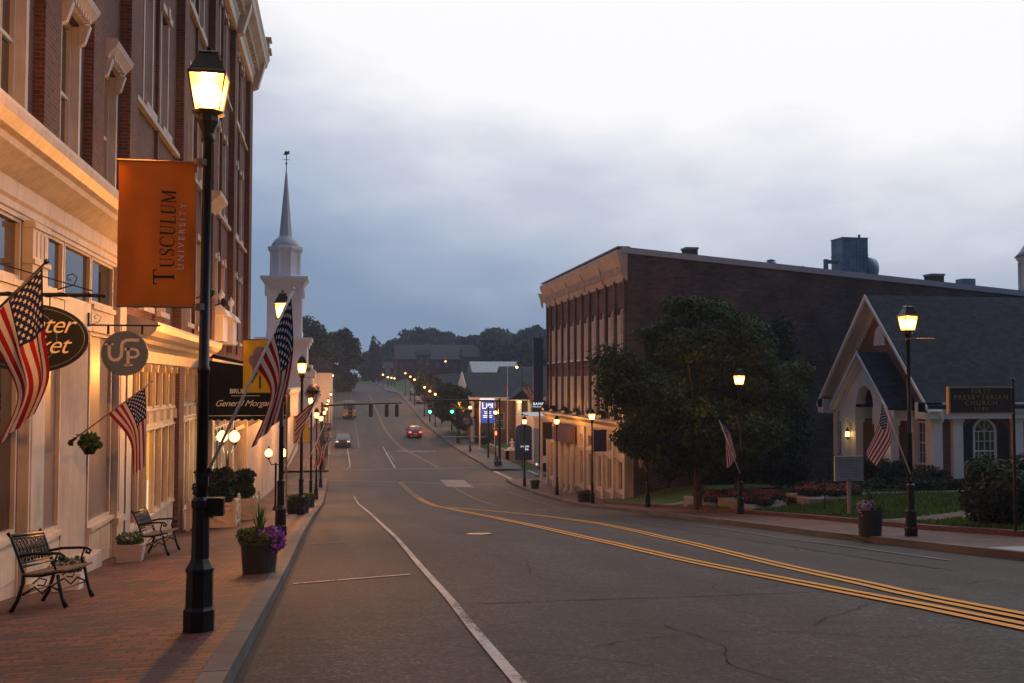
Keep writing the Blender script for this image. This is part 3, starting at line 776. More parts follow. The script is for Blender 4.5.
# ------------------------------------------------------------------ flags
def cloth_grid(cols, nu=56, nv=26, folds=3.0, amp=.07, seed=0):
    """cols: [(u, top point, foot point), ...] control columns from hoist (u=0) to fly (u=1)"""
    g_ = random.Random(seed); ph = g_.random()*6; vs = []; uv = []; fs = []
    def col(u):
        k = 0
        while k < len(cols)-2 and u > cols[k+1][0]: k += 1
        def pt(i, j): c = cols[max(0, min(len(cols)-1, i))]; return Vector(c[1+j])
        t = (u-cols[k][0])/(cols[k+1][0]-cols[k][0]); out = []
        for j in (0, 1):
            p0, p1, p2, p3 = pt(k-1, j), pt(k, j), pt(k+1, j), pt(k+2, j)
            out.append(.5*((2*p1)+(p2-p0)*t+(2*p0-5*p1+4*p2-p3)*t*t+(3*p1-p0-3*p2+p3)*t**3))
        return out
    for i in range(nu+1):
        u = i/nu; T_, B_ = col(u)
        for j in range(nv+1):
            v = j/nv; p = B_.lerp(T_, v)
            s = math.sin(v*math.pi*folds+ph+u*1.6); s2 = math.sin(v*math.pi*folds*2.1+u*3+ph*2)
            e = min(1, u*2.2)
            p = p + Vector((amp*.22*s2, amp*s+amp*.3*s2, 0))*e
            vs.append(tuple(p)); uv.append((u, v))
    for i in range(nu):
        for j in range(nv):
            a = i*(nv+1)+j; fs.append((a, a+nv+1, a+nv+2, a+1))
    me = bpy.data.meshes.new('cloth'); me.from_pydata(vs, [], fs); l = me.uv_layers.new(name='UVMap')
    for poly in me.polygons:
        for li in poly.loop_indices: l.data[li].uv = uv[me.loops[li].vertex_index]
    me.materials.append(M['flag']); me.polygons.foreach_set('use_smooth', [True]*len(me.polygons)); me.update()
    return me
def make_flag(loc, d, length, label, cols, pole_mat, group='flags on slanting poles', seed=0, folds=3.0, amp=.07, r=.014, ball=False, mount=True):
    """loc: foot of the pole; d: direction of the pole; cols: (u, (x,z) top, (x,z) foot) relative to the tip"""
    root = empty('flag', loc, label, 'flag', group)
    d = Vector(d).normalized(); tip = d*length
    m = MB().cyl((0,0,0), tip, r, r*.8, 8)
    if ball: m.lathe(tuple(tip), [(.004,-.03),(.028,-.01),(.028,.015),(.004,.035)], 8)
    else: m.lathe(tuple(tip), [(.003,-.015),(.02,0),(.003,.02)], 6)
    m.build('pole', M[pole_mat], root, True)
    if mount: MB().cyl(-d*.06, d*.10, r*1.8, n=8).box(-.03,.03,-.03,.03,-.07,.03).build('bracket', M['black'], root)
    cc = [(u, tuple(tip+Vector((a[0], .012+.03*u, a[1]))), tuple(tip+Vector((b[0], .012+.05*u, b[1])))) for u, a, b in cols]
    o = bpy.data.objects.new('cloth', cloth_grid(cc, seed=seed, folds=folds, amp=amp)); COL.objects.link(o); o.parent = root
    return root
t24 = (math.sin(R(24)), 0, math.cos(R(24)))
tl = (-math.sin(R(22)), 0, math.cos(R(22)))
hang = [(0,(-.02,-.05),(-.30,-.70)), (.4,(0,-.58),(-.20,-.98)), (1,(-.08,-1.25),(-.32,-1.42))]
make_flag((LX+.06, 9.24, sz(9.3)+1.36), t24, 1.86, 'large striped flag hanging from the nearest lamp on a long white pole', [(0,(-.02,-.04),(-.31,-.72)), (.42,(.0,-.60),(-.19,-.98)), (1,(-.13,-1.20),(-.36,-1.44))], 'whitepole', seed=3, folds=2.2, amp=.05)
make_flag((LX+.05, 22.0, sz(22.2)+1.3), t24, 1.9, 'striped flag blown sideways from the second left lamp', [(0,(-.02,-.04),(-.26,-.60)), (.5,(-.22,-.24),(-.36,-.84)), (1,(-.50,-.50),(-.52,-1.10))], 'whitepole', seed=5, folds=2.0, amp=.05)
make_flag((LX+.05, 33.8, sz(34)+1.3), t24, 1.8, 'small folded flag on the third left lamp', hang, 'whitepole', seed=8)
make_flag((LX+.05, 47.0, sz(47.2)+1.3), t24, 1.8, 'tiny flag low among the left lamps near the junction', hang, 'whitepole', seed=9)
make_flag((12.88-.05, 20.75, sz(20.9,13)+1.33), tl, 1.9, 'flag leaning toward the street from the lamp before the church', [(0,(.01,-.04),(.26,-.68)), (.42,(-.08,-.50),(.22,-.95)), (1,(-.42,-1.15),(-.14,-1.50))], 'whitepole', seed=12, folds=2.0, amp=.05)
make_flag((14.4-.05, 34.1, sz(34.3,14)+1.4), tl, 2.15, 'flag on the right lamp beside the dark tree trunk', [(0,(.01,-.04),(.24,-.62)), (.42,(.40,-.38),(.26,-1.0)), (1,(.70,-1.3),(.30,-1.75))], 'whitepole', seed=14, folds=2.0, amp=.05)
make_flag((14.4-.05, 45.1, sz(45.3,14)+1.6), (-.45,0,.9), 1.9, 'shaded flag under the foliage left of the tree trunk', [(0,(.02,-.04),(.3,-.62)), (.42,(.38,-.40),(.34,-.95)), (1,(.66,-1.1),(.50,-1.55))], 'whitepole', seed=15, amp=.05)
make_flag((-4.36, 11.35, -.08), (1.27,0,1.38), 1.87, 'big striped flag at the left edge on a dark wall pole before the oval sign', [(0,(-.04,-.06),(-.66,-.74)), (.40,(-.02,-.72),(-.42,-1.10)), (.70,(.03,-1.22),(-.28,-1.48)), (1,(-.10,-1.62),(-.46,-1.97))], 'black', group='flags on wall brackets', seed=21, folds=2.4, amp=.06, r=.017, ball=True)
MB().cyl((0,0,4.5),(.66,0,4.5),.014).cyl((0,0,4.46),(0,0,4.54),.06,n=10).build('banner_arm', M['tan_pole'], lamps['R20'])
make_flag((-4.36, 17.6, -.98), (1.28,0,1.0), 1.62, 'smaller flag on a slim wall pole beyond the round monogram sign', [(0,(-.12,-.10),(-.70,-.54)), (.42,(-.10,-.62),(-.36,-.98)), (1,(-.10,-1.42),(-.32,-1.60))], 'tan_pole', group='flags on wall brackets', seed=23, folds=2.4, amp=.05, r=.013)

# ------------------------------------------------------------------ banners on lamps
def wobble(u, v, curl=.035): return curl*math.sin(u*6+v*3)*math.sin(math.pi*v) + curl*.5*math.sin(v*9+u*2) + curl*.35*math.sin(u*15-v*5)*math.sin(math.pi*v)**2
def banner(lamp_xyz, zt, zb, x0, x1, label, mat, arm_mat='black', curl=.035, extra=None, group='banners hung from lamp poles'):
    x, y, z = lamp_xyz
    root = empty('banner', (x, y, z), label, 'banner', group)
    m = MB(); nu, nv = 20, 30; V = {}
    for i in range(nu+1):
        for j in range(nv+1):
            u, v = i/nu, j/nv
            V[i,j] = (x0+(x1-x0)*u, wobble(u, v, curl), zb+(zt-zb)*v)
    for i in range(nu):
        for j in range(nv): m.quad(V[i,j], V[i+1,j], V[i+1,j+1], V[i,j+1])
    c = m.build('cloth', M[mat], root, True)
    xa = x0 if abs(x0) > abs(x1) else x1
    for z_, k_ in ((zt, 1.02), (zb, .99)): MB().cyl((0,0,z_), (xa*k_,0,z_), .011).cyl((0,0,z_-.03),(0,0,z_+.03),.066,n=12).build('rod', M[arm_mat], root)
    if extra: extra(root, x0, x1, zb, zt)
    return root
# serif capitals drawn as thick and thin strokes
def serif_word(word, height, first=1.35, mat=None, gap=.16):
    T = .13; t = .055; m = MB()
    def seg(x0, y0, x1, y1, w_, X, S):
        a = Vector((x0*S+X, y0*S, 0)); b = Vector((x1*S+X, y1*S, 0)); d = (b-a).normalized(); n_ = Vector((-d.y, d.x, 0))*w_*S/2
        m.quad(a-n_, b-n_, b+n_, a+n_)
    def curve(pts, X, S):   # pts (x,y,w)
        P = [Vector((p[0], p[1], p[2])) for p in pts]; Sx = []
        for i in range(len(P)-1):
            p0 = P[max(0,i-1)]; p1 = P[i]; p2 = P[i+1]; p3 = P[min(len(P)-1,i+2)]
            for k in range(5):
                q = k/5; Sx.append(.5*((2*p1)+(p2-p0)*q+(2*p0-5*p1+4*p2-p3)*q*q+(3*p1-p0-3*p2+p3)*q**3))
        Sx.append(P[-1]); E = []
        for i, p in enumerate(Sx):
            d = (Sx[min(i+1,len(Sx)-1)]-Sx[max(0,i-1)]); d = Vector((d.x, d.y)).normalized(); n_ = Vector((-d.y, d.x))*p.z/2
            E.append((((p.x-n_.x)*S+X, (p.y-n_.y)*S, 0), ((p.x+n_.x)*S+X, (p.y+n_.y)*S, 0)))
        for (a, b), (c, d) in zip(E, E[1:]): m.quad(a, c, d, b)
    X = 0
    for k, ch in enumerate(word):
        S = height*(first if k == 0 else 1)
        if ch == 'T': seg(.36,0,.36,1,T,X,S); seg(0,.97,.72,.97,t,X,S); seg(.03,1,.03,.80,t*.8,X,S); seg(.69,1,.69,.80,t*.8,X,S); seg(.22,.02,.50,.02,t*.7,X,S); W = .72
        elif ch == 'U': seg(.14,1,.14,.3,T,X,S); curve([(.14,.34,T),(.16,.14,T*.9),(.36,.03,t*1.2),(.56,.14,t),(.60,.34,t)],X,S); seg(.60,.3,.60,1,t,X,S); seg(0,.98,.28,.98,t*.7,X,S); seg(.48,.98,.72,.98,t*.7,X,S); W = .72
        elif ch == 'S': curve([(.44,.80,t),(.36,.96,t),(.20,.97,t),(.07,.82,T*.8),(.12,.62,T),(.36,.44,T*1.1),(.46,.24,T*.9),(.34,.05,t*1.1),(.16,.03,t),(.05,.18,t)],X,S); seg(.45,.98,.45,.74,t*.7,X,S); seg(.04,.26,.04,.02,t*.7,X,S); W = .5
        elif ch == 'C': curve([(.70,.78,t),(.58,.94,t),(.40,.98,t),(.14,.84,T*.8),(.07,.5,T*1.1),(.14,.16,T*.8),(.40,.02,t),(.60,.07,t),(.72,.22,t)],X,S); seg(.71,.98,.71,.72,t*.7,X,S); W = .74
        elif ch == 'L': seg(.14,0,.14,1,T,X,S); seg(0,.98,.28,.98,t*.7,X,S); seg(0,.025,.55,.025,t*.8,X,S); seg(.54,0,.56,.24,t*.7,X,S); W = .57
        elif ch == 'M': seg(.10,0,.10,1,t,X,S); seg(.10,1,.44,.05,T,X,S); seg(.44,.05,.76,1,t,X,S); seg(.78,0,.78,1,T,X,S); seg(0,.02,.22,.02,t*.7,X,S); seg(.64,.02,.92,.02,t*.7,X,S); seg(0,.98,.14,.98,t*.7,X,S); seg(.74,.98,.92,.98,t*.7,X,S); W = .92
        X += W*S+gap*height; m.ends = getattr(m, 'ends', [])+[len(m.f)]
    return m, X-gap*height
def near_print(root, x0, x1, zb, zt):
    m, Wd = serif_word('TUSCULUM', .098, 1.5, gap=.13)
    # stands on end, reading upwards
    sc_ = .86/Wd
    def lay(x, z): return (x, wobble((x-x0)/(x1-x0), (z-zb)/(zt-zb))-.006, z)
    a_ = 0
    for e_ in m.ends:
        mm = MB()
        for f_ in m.f[a_:e_]: mm.poly([lay(-(m.v[k][1]*sc_)+x0+.50, m.v[k][0]*sc_+zb+.20) for k in f_])
        mm.build('letter', M['ink'], root); a_ = e_
    me = text_mesh('UNIVERSITY', .072, M['ink_white'], space=1.7, extrude=0, offset=.001)
    for v_ in me.vertices: v_.co = lay(-v_.co.y+x0+.56, v_.co.x+zb+.64)
    o = bpy.data.objects.new('lettering', me); COL.objects.link(o); o.parent = root
banner((LX-.02, 9.36, sz(9.36)), 4.22, 2.90, -.72, -.05, 'orange university banner with black upright lettering on the nearest lamp', 'orange', arm_mat='tan_pole', extra=near_print)
def iris(root, x0, x1, zb, zt):
    cx, cz = (x0+x1)/2, zb+(zt-zb)*.62
    m = MB()
    for dx_, dz_, rx_, rz_, a in ((0,.14,.15,.16,0),(-.13,-.02,.10,.13,.5),(.14,0,.10,.14,-.5),(-.05,-.16,.12,.13,.2),(.1,-.2,.09,.1,0)):
        pts = [(cx+dx_+rx_*math.cos(t*.5236)*math.cos(a)-rz_*math.sin(t*.5236)*math.sin(a), -.042, cz+dz_+rx_*math.cos(t*.5236)*math.sin(a)+rz_*math.sin(t*.5236)*math.cos(a)) for t in range(12)]
        m.poly([(p[0], p[1]-.002*len(m.f), p[2]) for p in pts])
    m.build('flower_print', M['banner_grey'], root)
    MB().quad((cx-.02,-.036,zb+.1),(cx+.03,-.036,zb+.1),(cx+.02,-.036,cz),(cx-.01,-.036,cz)).quad((cx-.2,-.038,zb+.25),(cx-.16,-.038,zb+.2),(cx,-.038,zb+.5),(cx-.06,-.038,zb+.55)).build('stem_print', M['banner_green'], root)
banner((LX+.0, 22.2, sz(22.2)), 4.22, 3.06, -.80, -.09, 'yellow banner with a lilac flower print on the second left lamp', 'banner_yellow', extra=iris)
banner((LX, 47.2, sz(47.2)), 4.13, 2.93, -.80, -.09, 'yellow banner on the fourth left lamp, low behind the poles', 'banner_yellow')
banner((14.1, 54.5, sz(54.5,14)), 4.1, 2.9, .09, .85, 'dark banner on the right lamp before the white shopfront', 'banner_dark')

# ------------------------------------------------------------------ planters
def blossoms(name, cs, rs, n, size, mat, parent, seed):
    V, Fc = leaves(cs, rs, n, size, seed=seed); o = bpy.data.objects.new(name, leaf_mesh(name, V, Fc, M[mat])); COL.objects.link(o); o.parent = parent; return o
def spikes(parent, z, n=34, h=.52, seed=4, mat='leaf_pot', spread=.16):
    g_ = random.Random(seed); m = MB()
    for i in range(n):
        a = g_.random()*6.28; q = g_.random()*spread; hh = h*(.6+.5*g_.random())
        b0 = Vector((math.cos(a)*.02, math.sin(a)*.02, z)); b1 = b0+Vector((math.cos(a)*q*.5, math.sin(a)*q*.5, hh*.65)); b2 = b0+Vector((math.cos(a)*q*1.3, math.sin(a)*q*1.3, hh))
        s = Vector((-math.sin(a), math.cos(a), 0))*.012
        m.quad(b0-s, b0+s, b1+s*.8, b1-s*.8); m.poly([b1-s*.8, b1+s*.8, b2])
    m.build('grass_blades', M[mat], parent)
def round_planter(x, y, label, r=.27, h=.46, flower='petal', z=None, group='round street planters', seed=2, mat='pot', n=700, grass=True, fx=.1):
    root = empty('planter', (x, y, sz(y,x) if z is None else z), label, 'planter', group)
    MB().lathe((0,0,0), [(r*.86,0), (r*.98,h*.9), (r*1.06,h*.91), (r*1.06,h), (r*.96,h), (r*.94,h*.93), (0.02,h*.93)], 20).build('pot', M[mat], root)
    blossoms('foliage', [(0,0,h+.03),(-.1,.05,h+.06),(.1,-.05,h+.05)], [(r*.9,r*.9,.13)]*3, n, .055, 'leaf_pot', root, seed)
    blossoms('blossoms', [(fx,-.06,h+.08),(fx*1.6,-.1,h),( -fx*.9,.02,h+.05)], [(r*.8,r*.7,.13),(r*.55,r*.5,.17),(r*.4,r*.5,.08)], n, .045, flower, root, seed+1)
    if grass: spikes(root, h+.02, seed=seed)
    return root
round_planter(-1.10, 14.9, 'round dark planter spilling purple petunias on the left brick pavement', seed=3, n=1500, fx=.14)
round_planter(-1.35, 36.0, 'dark planter with green trailing plants beside the third left lamp', r=.42, h=.5, seed=5, flower='leaf_pot', grass=False)
round_planter(-1.30, 44.5, 'small dark planter far down the left pavement', r=.36, h=.45, seed=6, flower='leaf_pot', grass=False)
round_planter(12.15, 21.4, 'dark tapered planter with spiky grass beside the lamp before the church', r=.29, h=.62, seed=7, fx=-.12, flower='petal_lilac', n=420)
round_planter(14.2, 56.8, 'dark reddish planter at the foot of the white shopfront corner', r=.4, h=.5, seed=8, flower='petal_red', grass=False)
round_planter(14.3, 72.0, 'small planter on the right pavement near the junction corner', r=.33, h=.45, seed=9, flower='leaf_pot', grass=False)

def basket(x, y, z, label, seed, r=.3, mat='petal_lilac'):
    root = empty('hanging_basket', (x, y, z), label, 'flower basket', 'flower baskets hung from lamp poles')
    MB().lathe((0,0,-.2),[(.06,0),(.2,.15),(.22,.2)],10).cyl((0,0,0),(0,0,.45),.008,n=4).cyl((0,0,.45),(-.35 if x < 5 else .35,0,.45),.012,n=5).build('basket', M['black'], root)
    blossoms('blossoms', [(0,0,.05),(.1,0,-.15),(-.1,0,-.1)], [(r,r,r*.8),(r*.7,r*.7,r),(r*.7,r*.7,r*.8)], 420, .07, mat, root, seed)
    blossoms('foliage', [(0,0,0)], [(r,r,r*.8)], 250, .07, 'leaf_pot', root, seed+1)
basket(LX+.40, 34.0, sz(34)+4.1, 'lilac flower basket on the third left lamp, before the white church', 301, .22)
for k_, (x_, y_) in enumerate(((LX+.42,59.0),(LX+.42,72.0),(LX+.42,94.0),(14.0,109.5),(14.0,121.6),(14.0,149.6),(14.0,168.5))): basket(x_, y_, sz(y_,x_)+3.4, 'pale lilac flower basket on a distant lamp pole', 310+2*k_, .4)
def box_planter(x, y, label, seed):
    root = empty('planter_box', (x, y, sz(y,x)), label, 'planter', 'white crossed planter boxes with clipped shrubs')
    m = MB(); s = .62; h = .78
    m.box(-s,s,-s,s,.08,h-.02)
    for sx in (-1,1):
        for sy in (-1,1): m.box(sx*s-.05, sx*s+.05, sy*s-.05, sy*s+.05, 0, h+.04); m.lathe((sx*s,sy*s,h+.04), [(.02,0),(.05,.04),(.02,.09)], 8)
    for z_ in (.09, h-.09): m.box(-s,s,-s-.03,-s-.005,z_,z_+.09); m.box(s+.005,s+.03,-s,s,z_,z_+.09)
    Lr = math.hypot(2*s-.1, h-.28); an = math.atan2(h-.28, 2*s-.1)
    for sg in (-1, 1):
        Mx = Matrix.Translation((0,-s-.015,h/2+.0)) @ Matrix.Rotation(sg*an, 4, 'Y'); m.box(-Lr/2,Lr/2,-.01,.008+.003*sg,-.035,.035, M=Mx)
        Mx = Matrix.Translation((s+.015,0,h/2)) @ Matrix.Rotation(sg*an, 4, 'X'); m.box(-.008-.003*sg,.01,-Lr/2,Lr/2,-.035,.035, M=Mx)
    m.build('box', M['cream'], root)
    g_ = random.Random(seed); cs = [(g_.uniform(-.38,.38), g_.uniform(-.38,.38), h+.12+g_.random()*.62) for _ in range(26)]
    blossoms('shrub', cs, [(.22,.22,.22)]*26, 5200, .085, 'leaf_dark', root, seed)
    MB().tube([(0,0,h-.1),(.02,0,h+.5),(0,0,h+.9)], [.04,.03,.01]).build('stem', M['bark'], root)
box_planter(-3.45, 29.6, 'white crossed planter box with a dark shrub, nearest along the left shopfronts', 31)
box_planter(-3.25, 34.4, 'second white planter box with a dark shrub, by the hotel entrance', 32)
def window_pot(x, y, label, w_=.42, h=.26, mat='white', seed=2, fl='petal_white'):
    root = empty('flower_pot', (x, y, sz(y,x)), label, 'flower pot')
    MB().prism([(-w_/2*.8,-.14,0),(w_/2*.8,-.14,0),(w_/2,-.16,h),(-w_/2,-.16,h)], (0,.3,0)).build('pot', M[mat], root)
    blossoms('foliage', [(0,0,h+.06),(.08,0,h+.1),(-.09,0,h+.09)], [(.18,.15,.12)]*3, 700, .05, 'leaf_pot', root, seed)
    blossoms('blossoms', [(0,-.03,h+.12)], [(.2,.15,.1)], 140, .035, fl, root, seed+5)
window_pot(-3.75, 15.1, 'white flower pot with small blooms behind the nearer bench', seed=41)
window_pot(-3.72, 19.3, 'square pale pot with white flowers between the two benches', w_=.5, h=.32, mat='stone', seed=43)

# ------------------------------------------------------------------ benches
def make_bench(x, y, label):
    r = empty('bench', (x, y, 0), label, 'bench', 'cast iron benches against the shopfronts')
    Lh = .62; z0 = 0
    def plane(y_, z_): return z_
    for sy in (-1, 1):
        y0 = sy*Lh; m = MB()
        m.tube([(-.34,y0,0),(-.27,y0,.12),(-.21,y0,.30),(-.20,y0,.42),(-.25,y0,.60),(-.33,y0,.84),(-.37,y0,.90)], [.028,.024,.022,.022,.02,.018,.022], 7)
        m.tube([(.26,y0,0),(.22,y0,.10),(.19,y0,.25),(.17,y0,.38)], [.03,.022,.02,.02], 7)
        m.tube([(-.20,y0,.40),(0,y0,.385),(.22,y0,.42)], .02, 7)
        m.tube([(-.22,y0,.18),(-.08,y0,.26),(0,y0,.18),(.08,y0,.26),(.19,y0,.2)], .012, 6)
        m.tube([(-.10,y0,.30),(-.03,y0,.36),(.05,y0,.33),(.02,y0,.27),(-.05,y0,.28)], .010, 6)
        m.build('leg_frame', M['black'], r, True)
        m = MB(); m.tube([(-.27,y0,.62),(-.1,y0,.64),(.1,y0,.63),(.20,y0,.62),(.245,y0,.585),(.225,y0,.55),(.19,y0,.565),(.2,y0,.59)], .018, 7); m.tube([(.16,y0,.40),(.13,y0,.50),(.17,y0,.62)], .014, 6)
        m.build('armrest', M['black'], r, True)
    m = MB()
    for i in range(6):
        xx = -.18+i*.082; m.box(xx-.032, xx+.032, -Lh-.04, Lh+.04, .405-.01*math.sin(i), .425-.01*math.sin(i))
    m.build('seat', M['wood'], r)
    b = MB()
    def bp(v, u): # back plane point
        return Vector((-.215-.12*v, u, .50+.36*v))
    for v in (0, .12, .9, 1.0): b.tube([bp(v,-Lh), bp(v,Lh)], .014 if v in (0, .12, .9) else .022, 6)
    n_ = 9
    for i in range(n_):        # cast lattice of rings and crossed bars
        u = -Lh+(i+.5)*2*Lh/n_; rr = Lh/n_*.82
        ring = [bp(.5+.36*math.sin(t*.6283)*1.0, u+rr*math.cos(t*.6283)) for t in range(11)]
        b.tube(ring, .010, 5)
        b.tube([bp(.13,u-rr), bp(.88,u+rr)], .008, 5); b.tube([bp(.88,u-rr), bp(.13,u+rr)], .008, 5)
        b.tube([bp(.12,u+rr*1.1), bp(.9,u+rr*1.1)], .008, 5)
    b.build('backrest', M['black'], r, True)
    MB().tube([(-.2,-Lh,.2),(-.2,Lh,.2)], .012).tube([(.18,-Lh,.2),(.18,Lh,.2)], .012).build('stretcher', M['black'], r)
    sl_ = math.atan((sz(y+.6,x)-sz(y-.6,x))/1.2); sx_ = math.atan((sz(y,x+.3)-sz(y,x-.3))/.6); r.rotation_euler = (sl_, -sx_, 0); r.location.z = sz(y,x)+.004
    return r
make_bench(-3.33, 12.95, 'nearer black iron bench with lattice back, at the lower left')
make_bench(-3.36, 20.3, 'farther black iron bench, beside the paler flower pot')

# tufts of grass on the lawn
def tufts(n, seed):
    g = np.random.default_rng(seed); x = 15.1+8.5*g.random(n)**1.2; y = 20+22*g.random(n)
    keep = ~((np.abs(y-25.5) < .85) | (np.abs(y-36) < 1.0)); x, y = x[keep], y[keep]; n = len(x)
    z = np.array([lawn_z(b, a) for a, b in zip(x, y)])
    a = g.random(n)*6.28; h = .05+.07*g.random(n); w_ = .015+.012*g.random(n); l = g.normal(size=(n, 2))*.03
    P = np.stack([x, y, z], 1); D = np.stack([np.cos(a)*w_, np.sin(a)*w_, np.zeros(n)], 1); T = np.stack([l[:,0], l[:,1], h], 1)
    V = np.stack([P-D, P+D, P+D*.3+T, P-D*.3+T], 1).reshape(-1, 3); return V, np.arange(4*n).reshape(n, 4)
V, Fc = tufts(42000, 8); gt = bpy.data.objects.new('grass', leaf_mesh('grass', V, Fc, leaf_mat('grass_blade', (.03,.07,.012), (.06,.12,.02), (.10,.17,.03)))); COL.objects.link(gt)
tag(gt, 'short green grass of the church lawn', 'grass', kind='stuff')
# ------------------------------------------------------------------ facades
def wall_x(m, X, y0, y1, z0, z1, holes, depth=.25, face=1, mi=0):
    """wall sheet on plane x=X (facing +x if face=1) with rectangular/arched-top-free holes and their reveals"""
    ys = sorted({y0, y1, *[h[0] for h in holes], *[h[1] for h in holes]}); zs = sorted({z0, z1, *[h[2] for h in holes], *[h[3] for h in holes]})
    for a, b in zip(ys, ys[1:]):
        for c, d in zip(zs, zs[1:]):
            if a < y0-1e-6 or b > y1+1e-6 or c < z0-1e-6 or d > z1+1e-6: continue
            my, mz = (a+b)/2, (c+d)/2
            if any(h[0] < my < h[1] and h[2] < mz < h[3] for h in holes): continue
            q = [(X,a,c),(X,b,c),(X,b,d),(X,a,d)]
            m.quad(*(q if face > 0 else q[::-1]), mi)
    for h in holes:
        a, b, c, d = h[:4]; Xi = X-face*depth
        m.quad((X,a,c),(X,b,c),(Xi,b,c),(Xi,a,c),mi); m.quad((X,a,d),(Xi,a,d),(Xi,b,d),(X,b,d),mi)
        m.quad((X,a,c),(Xi,a,c),(Xi,a,d),(X,a,d),mi); m.quad((X,b,c),(X,b,d),(Xi,b,d),(Xi,b,c),mi)
def wall_y(m, Y, x0, x1, z0, z1, holes, depth=.2, mi=0, face=-1):
    xs_ = sorted({x0, x1, *[h[0] for h in holes], *[h[1] for h in holes]}); zs = sorted({z0, z1, *[h[2] for h in holes], *[h[3] for h in holes]})
    for a, b in zip(xs_, xs_[1:]):
        for c, d in zip(zs, zs[1:]):
            mx_, mz = (a+b)/2, (c+d)/2
            if any(h[0] < mx_ < h[1] and h[2] < mz < h[3] for h in holes): continue
            m.quad((a,Y,c),(b,Y,c),(b,Y,d),(a,Y,d),mi)
    for h in holes:
        a, b, c, d = h[:4]; Yi = Y-face*depth
        m.quad((a,Y,c),(b,Y,c),(b,Yi,c),(a,Yi,c),mi); m.quad((a,Y,d),(a,Yi,d),(b,Yi,d),(b,Y,d),mi)
        m.quad((a,Y,c),(a,Yi,c),(a,Yi,d),(a,Y,d),mi); m.quad((b,Y,c),(b,Y,d),(b,Yi,d),(b,Yi,c),mi)
def sash(w_, h, fw=.07, cols=2, rows=2, arch=False, glass='glass', fmat='trim', meet=True):
    """a window looking along +x, origin bottom middle; returns (frame mesh, pane mesh)"""
    f = MB(); y0, y1 = -w_/2, w_/2
    zt = h if not arch else h-w_/2
    f.box(-.07,.03,y0,y0+fw,0,zt); f.box(-.07,.03,y1-fw,y1,0,zt); f.box(-.065,.04,y0+fw,y1-fw,0,fw)
    if not arch: f.box(-.065,.035,y0+fw,y1-fw,zt-fw,zt)
    else:
        n = 14; ro, ri = w_/2, w_/2-fw
        for i in range(n):
            a, b = math.pi*i/n, math.pi*(i+1)/n
            P = [(.03, ro*math.cos(a), zt+ro*math.sin(a)), (.03, ro*math.cos(b), zt+ro*math.sin(b)), (.03, ri*math.cos(b), zt+ri*math.sin(b)), (.03, ri*math.cos(a), zt+ri*math.sin(a))]
            f.prism(P, (-.1,0,0))
        f.box(-.03,.015,y0+fw,y1-fw,zt-.02,zt+.02)
        for a in (45, 90, 135): f.cyl((-.01,0,zt),(-.01,ri*math.cos(R(a)),zt+ri*math.sin(R(a))),.014,n=4)
    zz0, zz1 = fw, (zt-fw if not arch else zt)
    if meet: f.box(-.04,.012,y0+fw,y1-fw,(zz0+zz1)/2-.03,(zz0+zz1)/2+.03)
    for i in range(1, cols): yy = y0+w_*i/cols; f.box(-.03,.005,yy-.012,yy+.012,zz0,zz1)
    for i in range(1, rows):
        z_ = zz0+(zz1-zz0)*i/rows
        if meet and abs(z_-(zz0+zz1)/2) < .02: continue
        f.box(-.028,.003,y0+fw,y1-fw,z_-.012,z_+.012)
    g_ = MB()
    if not arch: g_.quad((-.035,y0+fw*.5,fw*.5),(-.035,y1-fw*.5,fw*.5),(-.035,y1-fw*.5,zt-fw*.5),(-.035,y0+fw*.5,zt-fw*.5))
    else:
        pts = [(-.035,y0+fw*.5,fw*.5),(-.035,y1-fw*.5,fw*.5)]+[(-.035,(w_/2-fw*.5)*math.cos(math.pi*i/14),zt+(w_/2-fw*.5)*math.sin(math.pi*i/14)) for i in range(15)]
        g_.poly(pts)
    return f.mesh('window', M[fmat]), g_.mesh('pane', M[glass])
def put_window(me, parent, loc, rz=0):
    f = inst('window', me[0], parent, loc, rz); inst('pane', me[1], f); return f
def profile_run(m, prof, y0, y1, X, mi=0, face=1):
    """cornice: prof = [(projection, z)...] swept along y from the wall plane X"""
    P = [(X+face*p, y0, z) for p, z in prof]
    P = [(X-face*.05, y0, prof[0][1])]+P+[(X-face*.05, y0, prof[-1][1])]
    if face < 0: P = P[::-1]
    m.prism(P, (0, y1-y0, 0), mi)

XW = -4.4
# ---- first building: brick over a cream shopfront -------------------------------------------
A = empty('brick_building', (0,0,0), 'tall red brick building at the left edge over a cream shopfront with benches', 'building')
Y0, Y1 = 3.0, 21.4
W1Y = [5.6, 8.5, 11.4, 14.3, 17.2, 20.1-.05]
WH = 2.55; ZS = 3.5
holes = [(y-.55, y+.55, ZS, ZS+WH) for y in W1Y]+[(y-.55, y+.55, 8.3, 10.9) for y in W1Y]
m = MB(); wall_x(m, XW, Y0, Y1, 2.6, 14.6, holes, .2)
m.quad((XW-14,Y0,-4),(XW,Y0,-4),(XW,Y0,14.6),(XW-14,Y0,14.6)); m.quad((XW-14,Y0,14.55),(XW,Y0,14.55),(XW,Y1,14.55),(XW-14,Y1,14.55))
for y in (4.15, 7.05, 9.95, 12.85, 15.75, 18.65):    # brick piers between the windows
    m.box(XW+.002, XW+.15, y-.42, y+.42, 3.38, 14.3)
m.box(XW+.003, XW+.22, 21.0, 21.75, 1.6, 14.3)
m.build('wall', M['brick_red'], A)
wA = sash(1.1, WH, .10, 2, 2); wA2 = sash(1.1, 2.6, .10, 2, 2)
hood = MB(); hs_ = .86
hood.prism([(0,-.78,.0),(.12,-.78,.0),(.16,-.78,.10),(.30,-.78,.26),(.34,-.78,.36),(.30,-.78,.42),(0,-.78,.42)], (0,1.56,0))
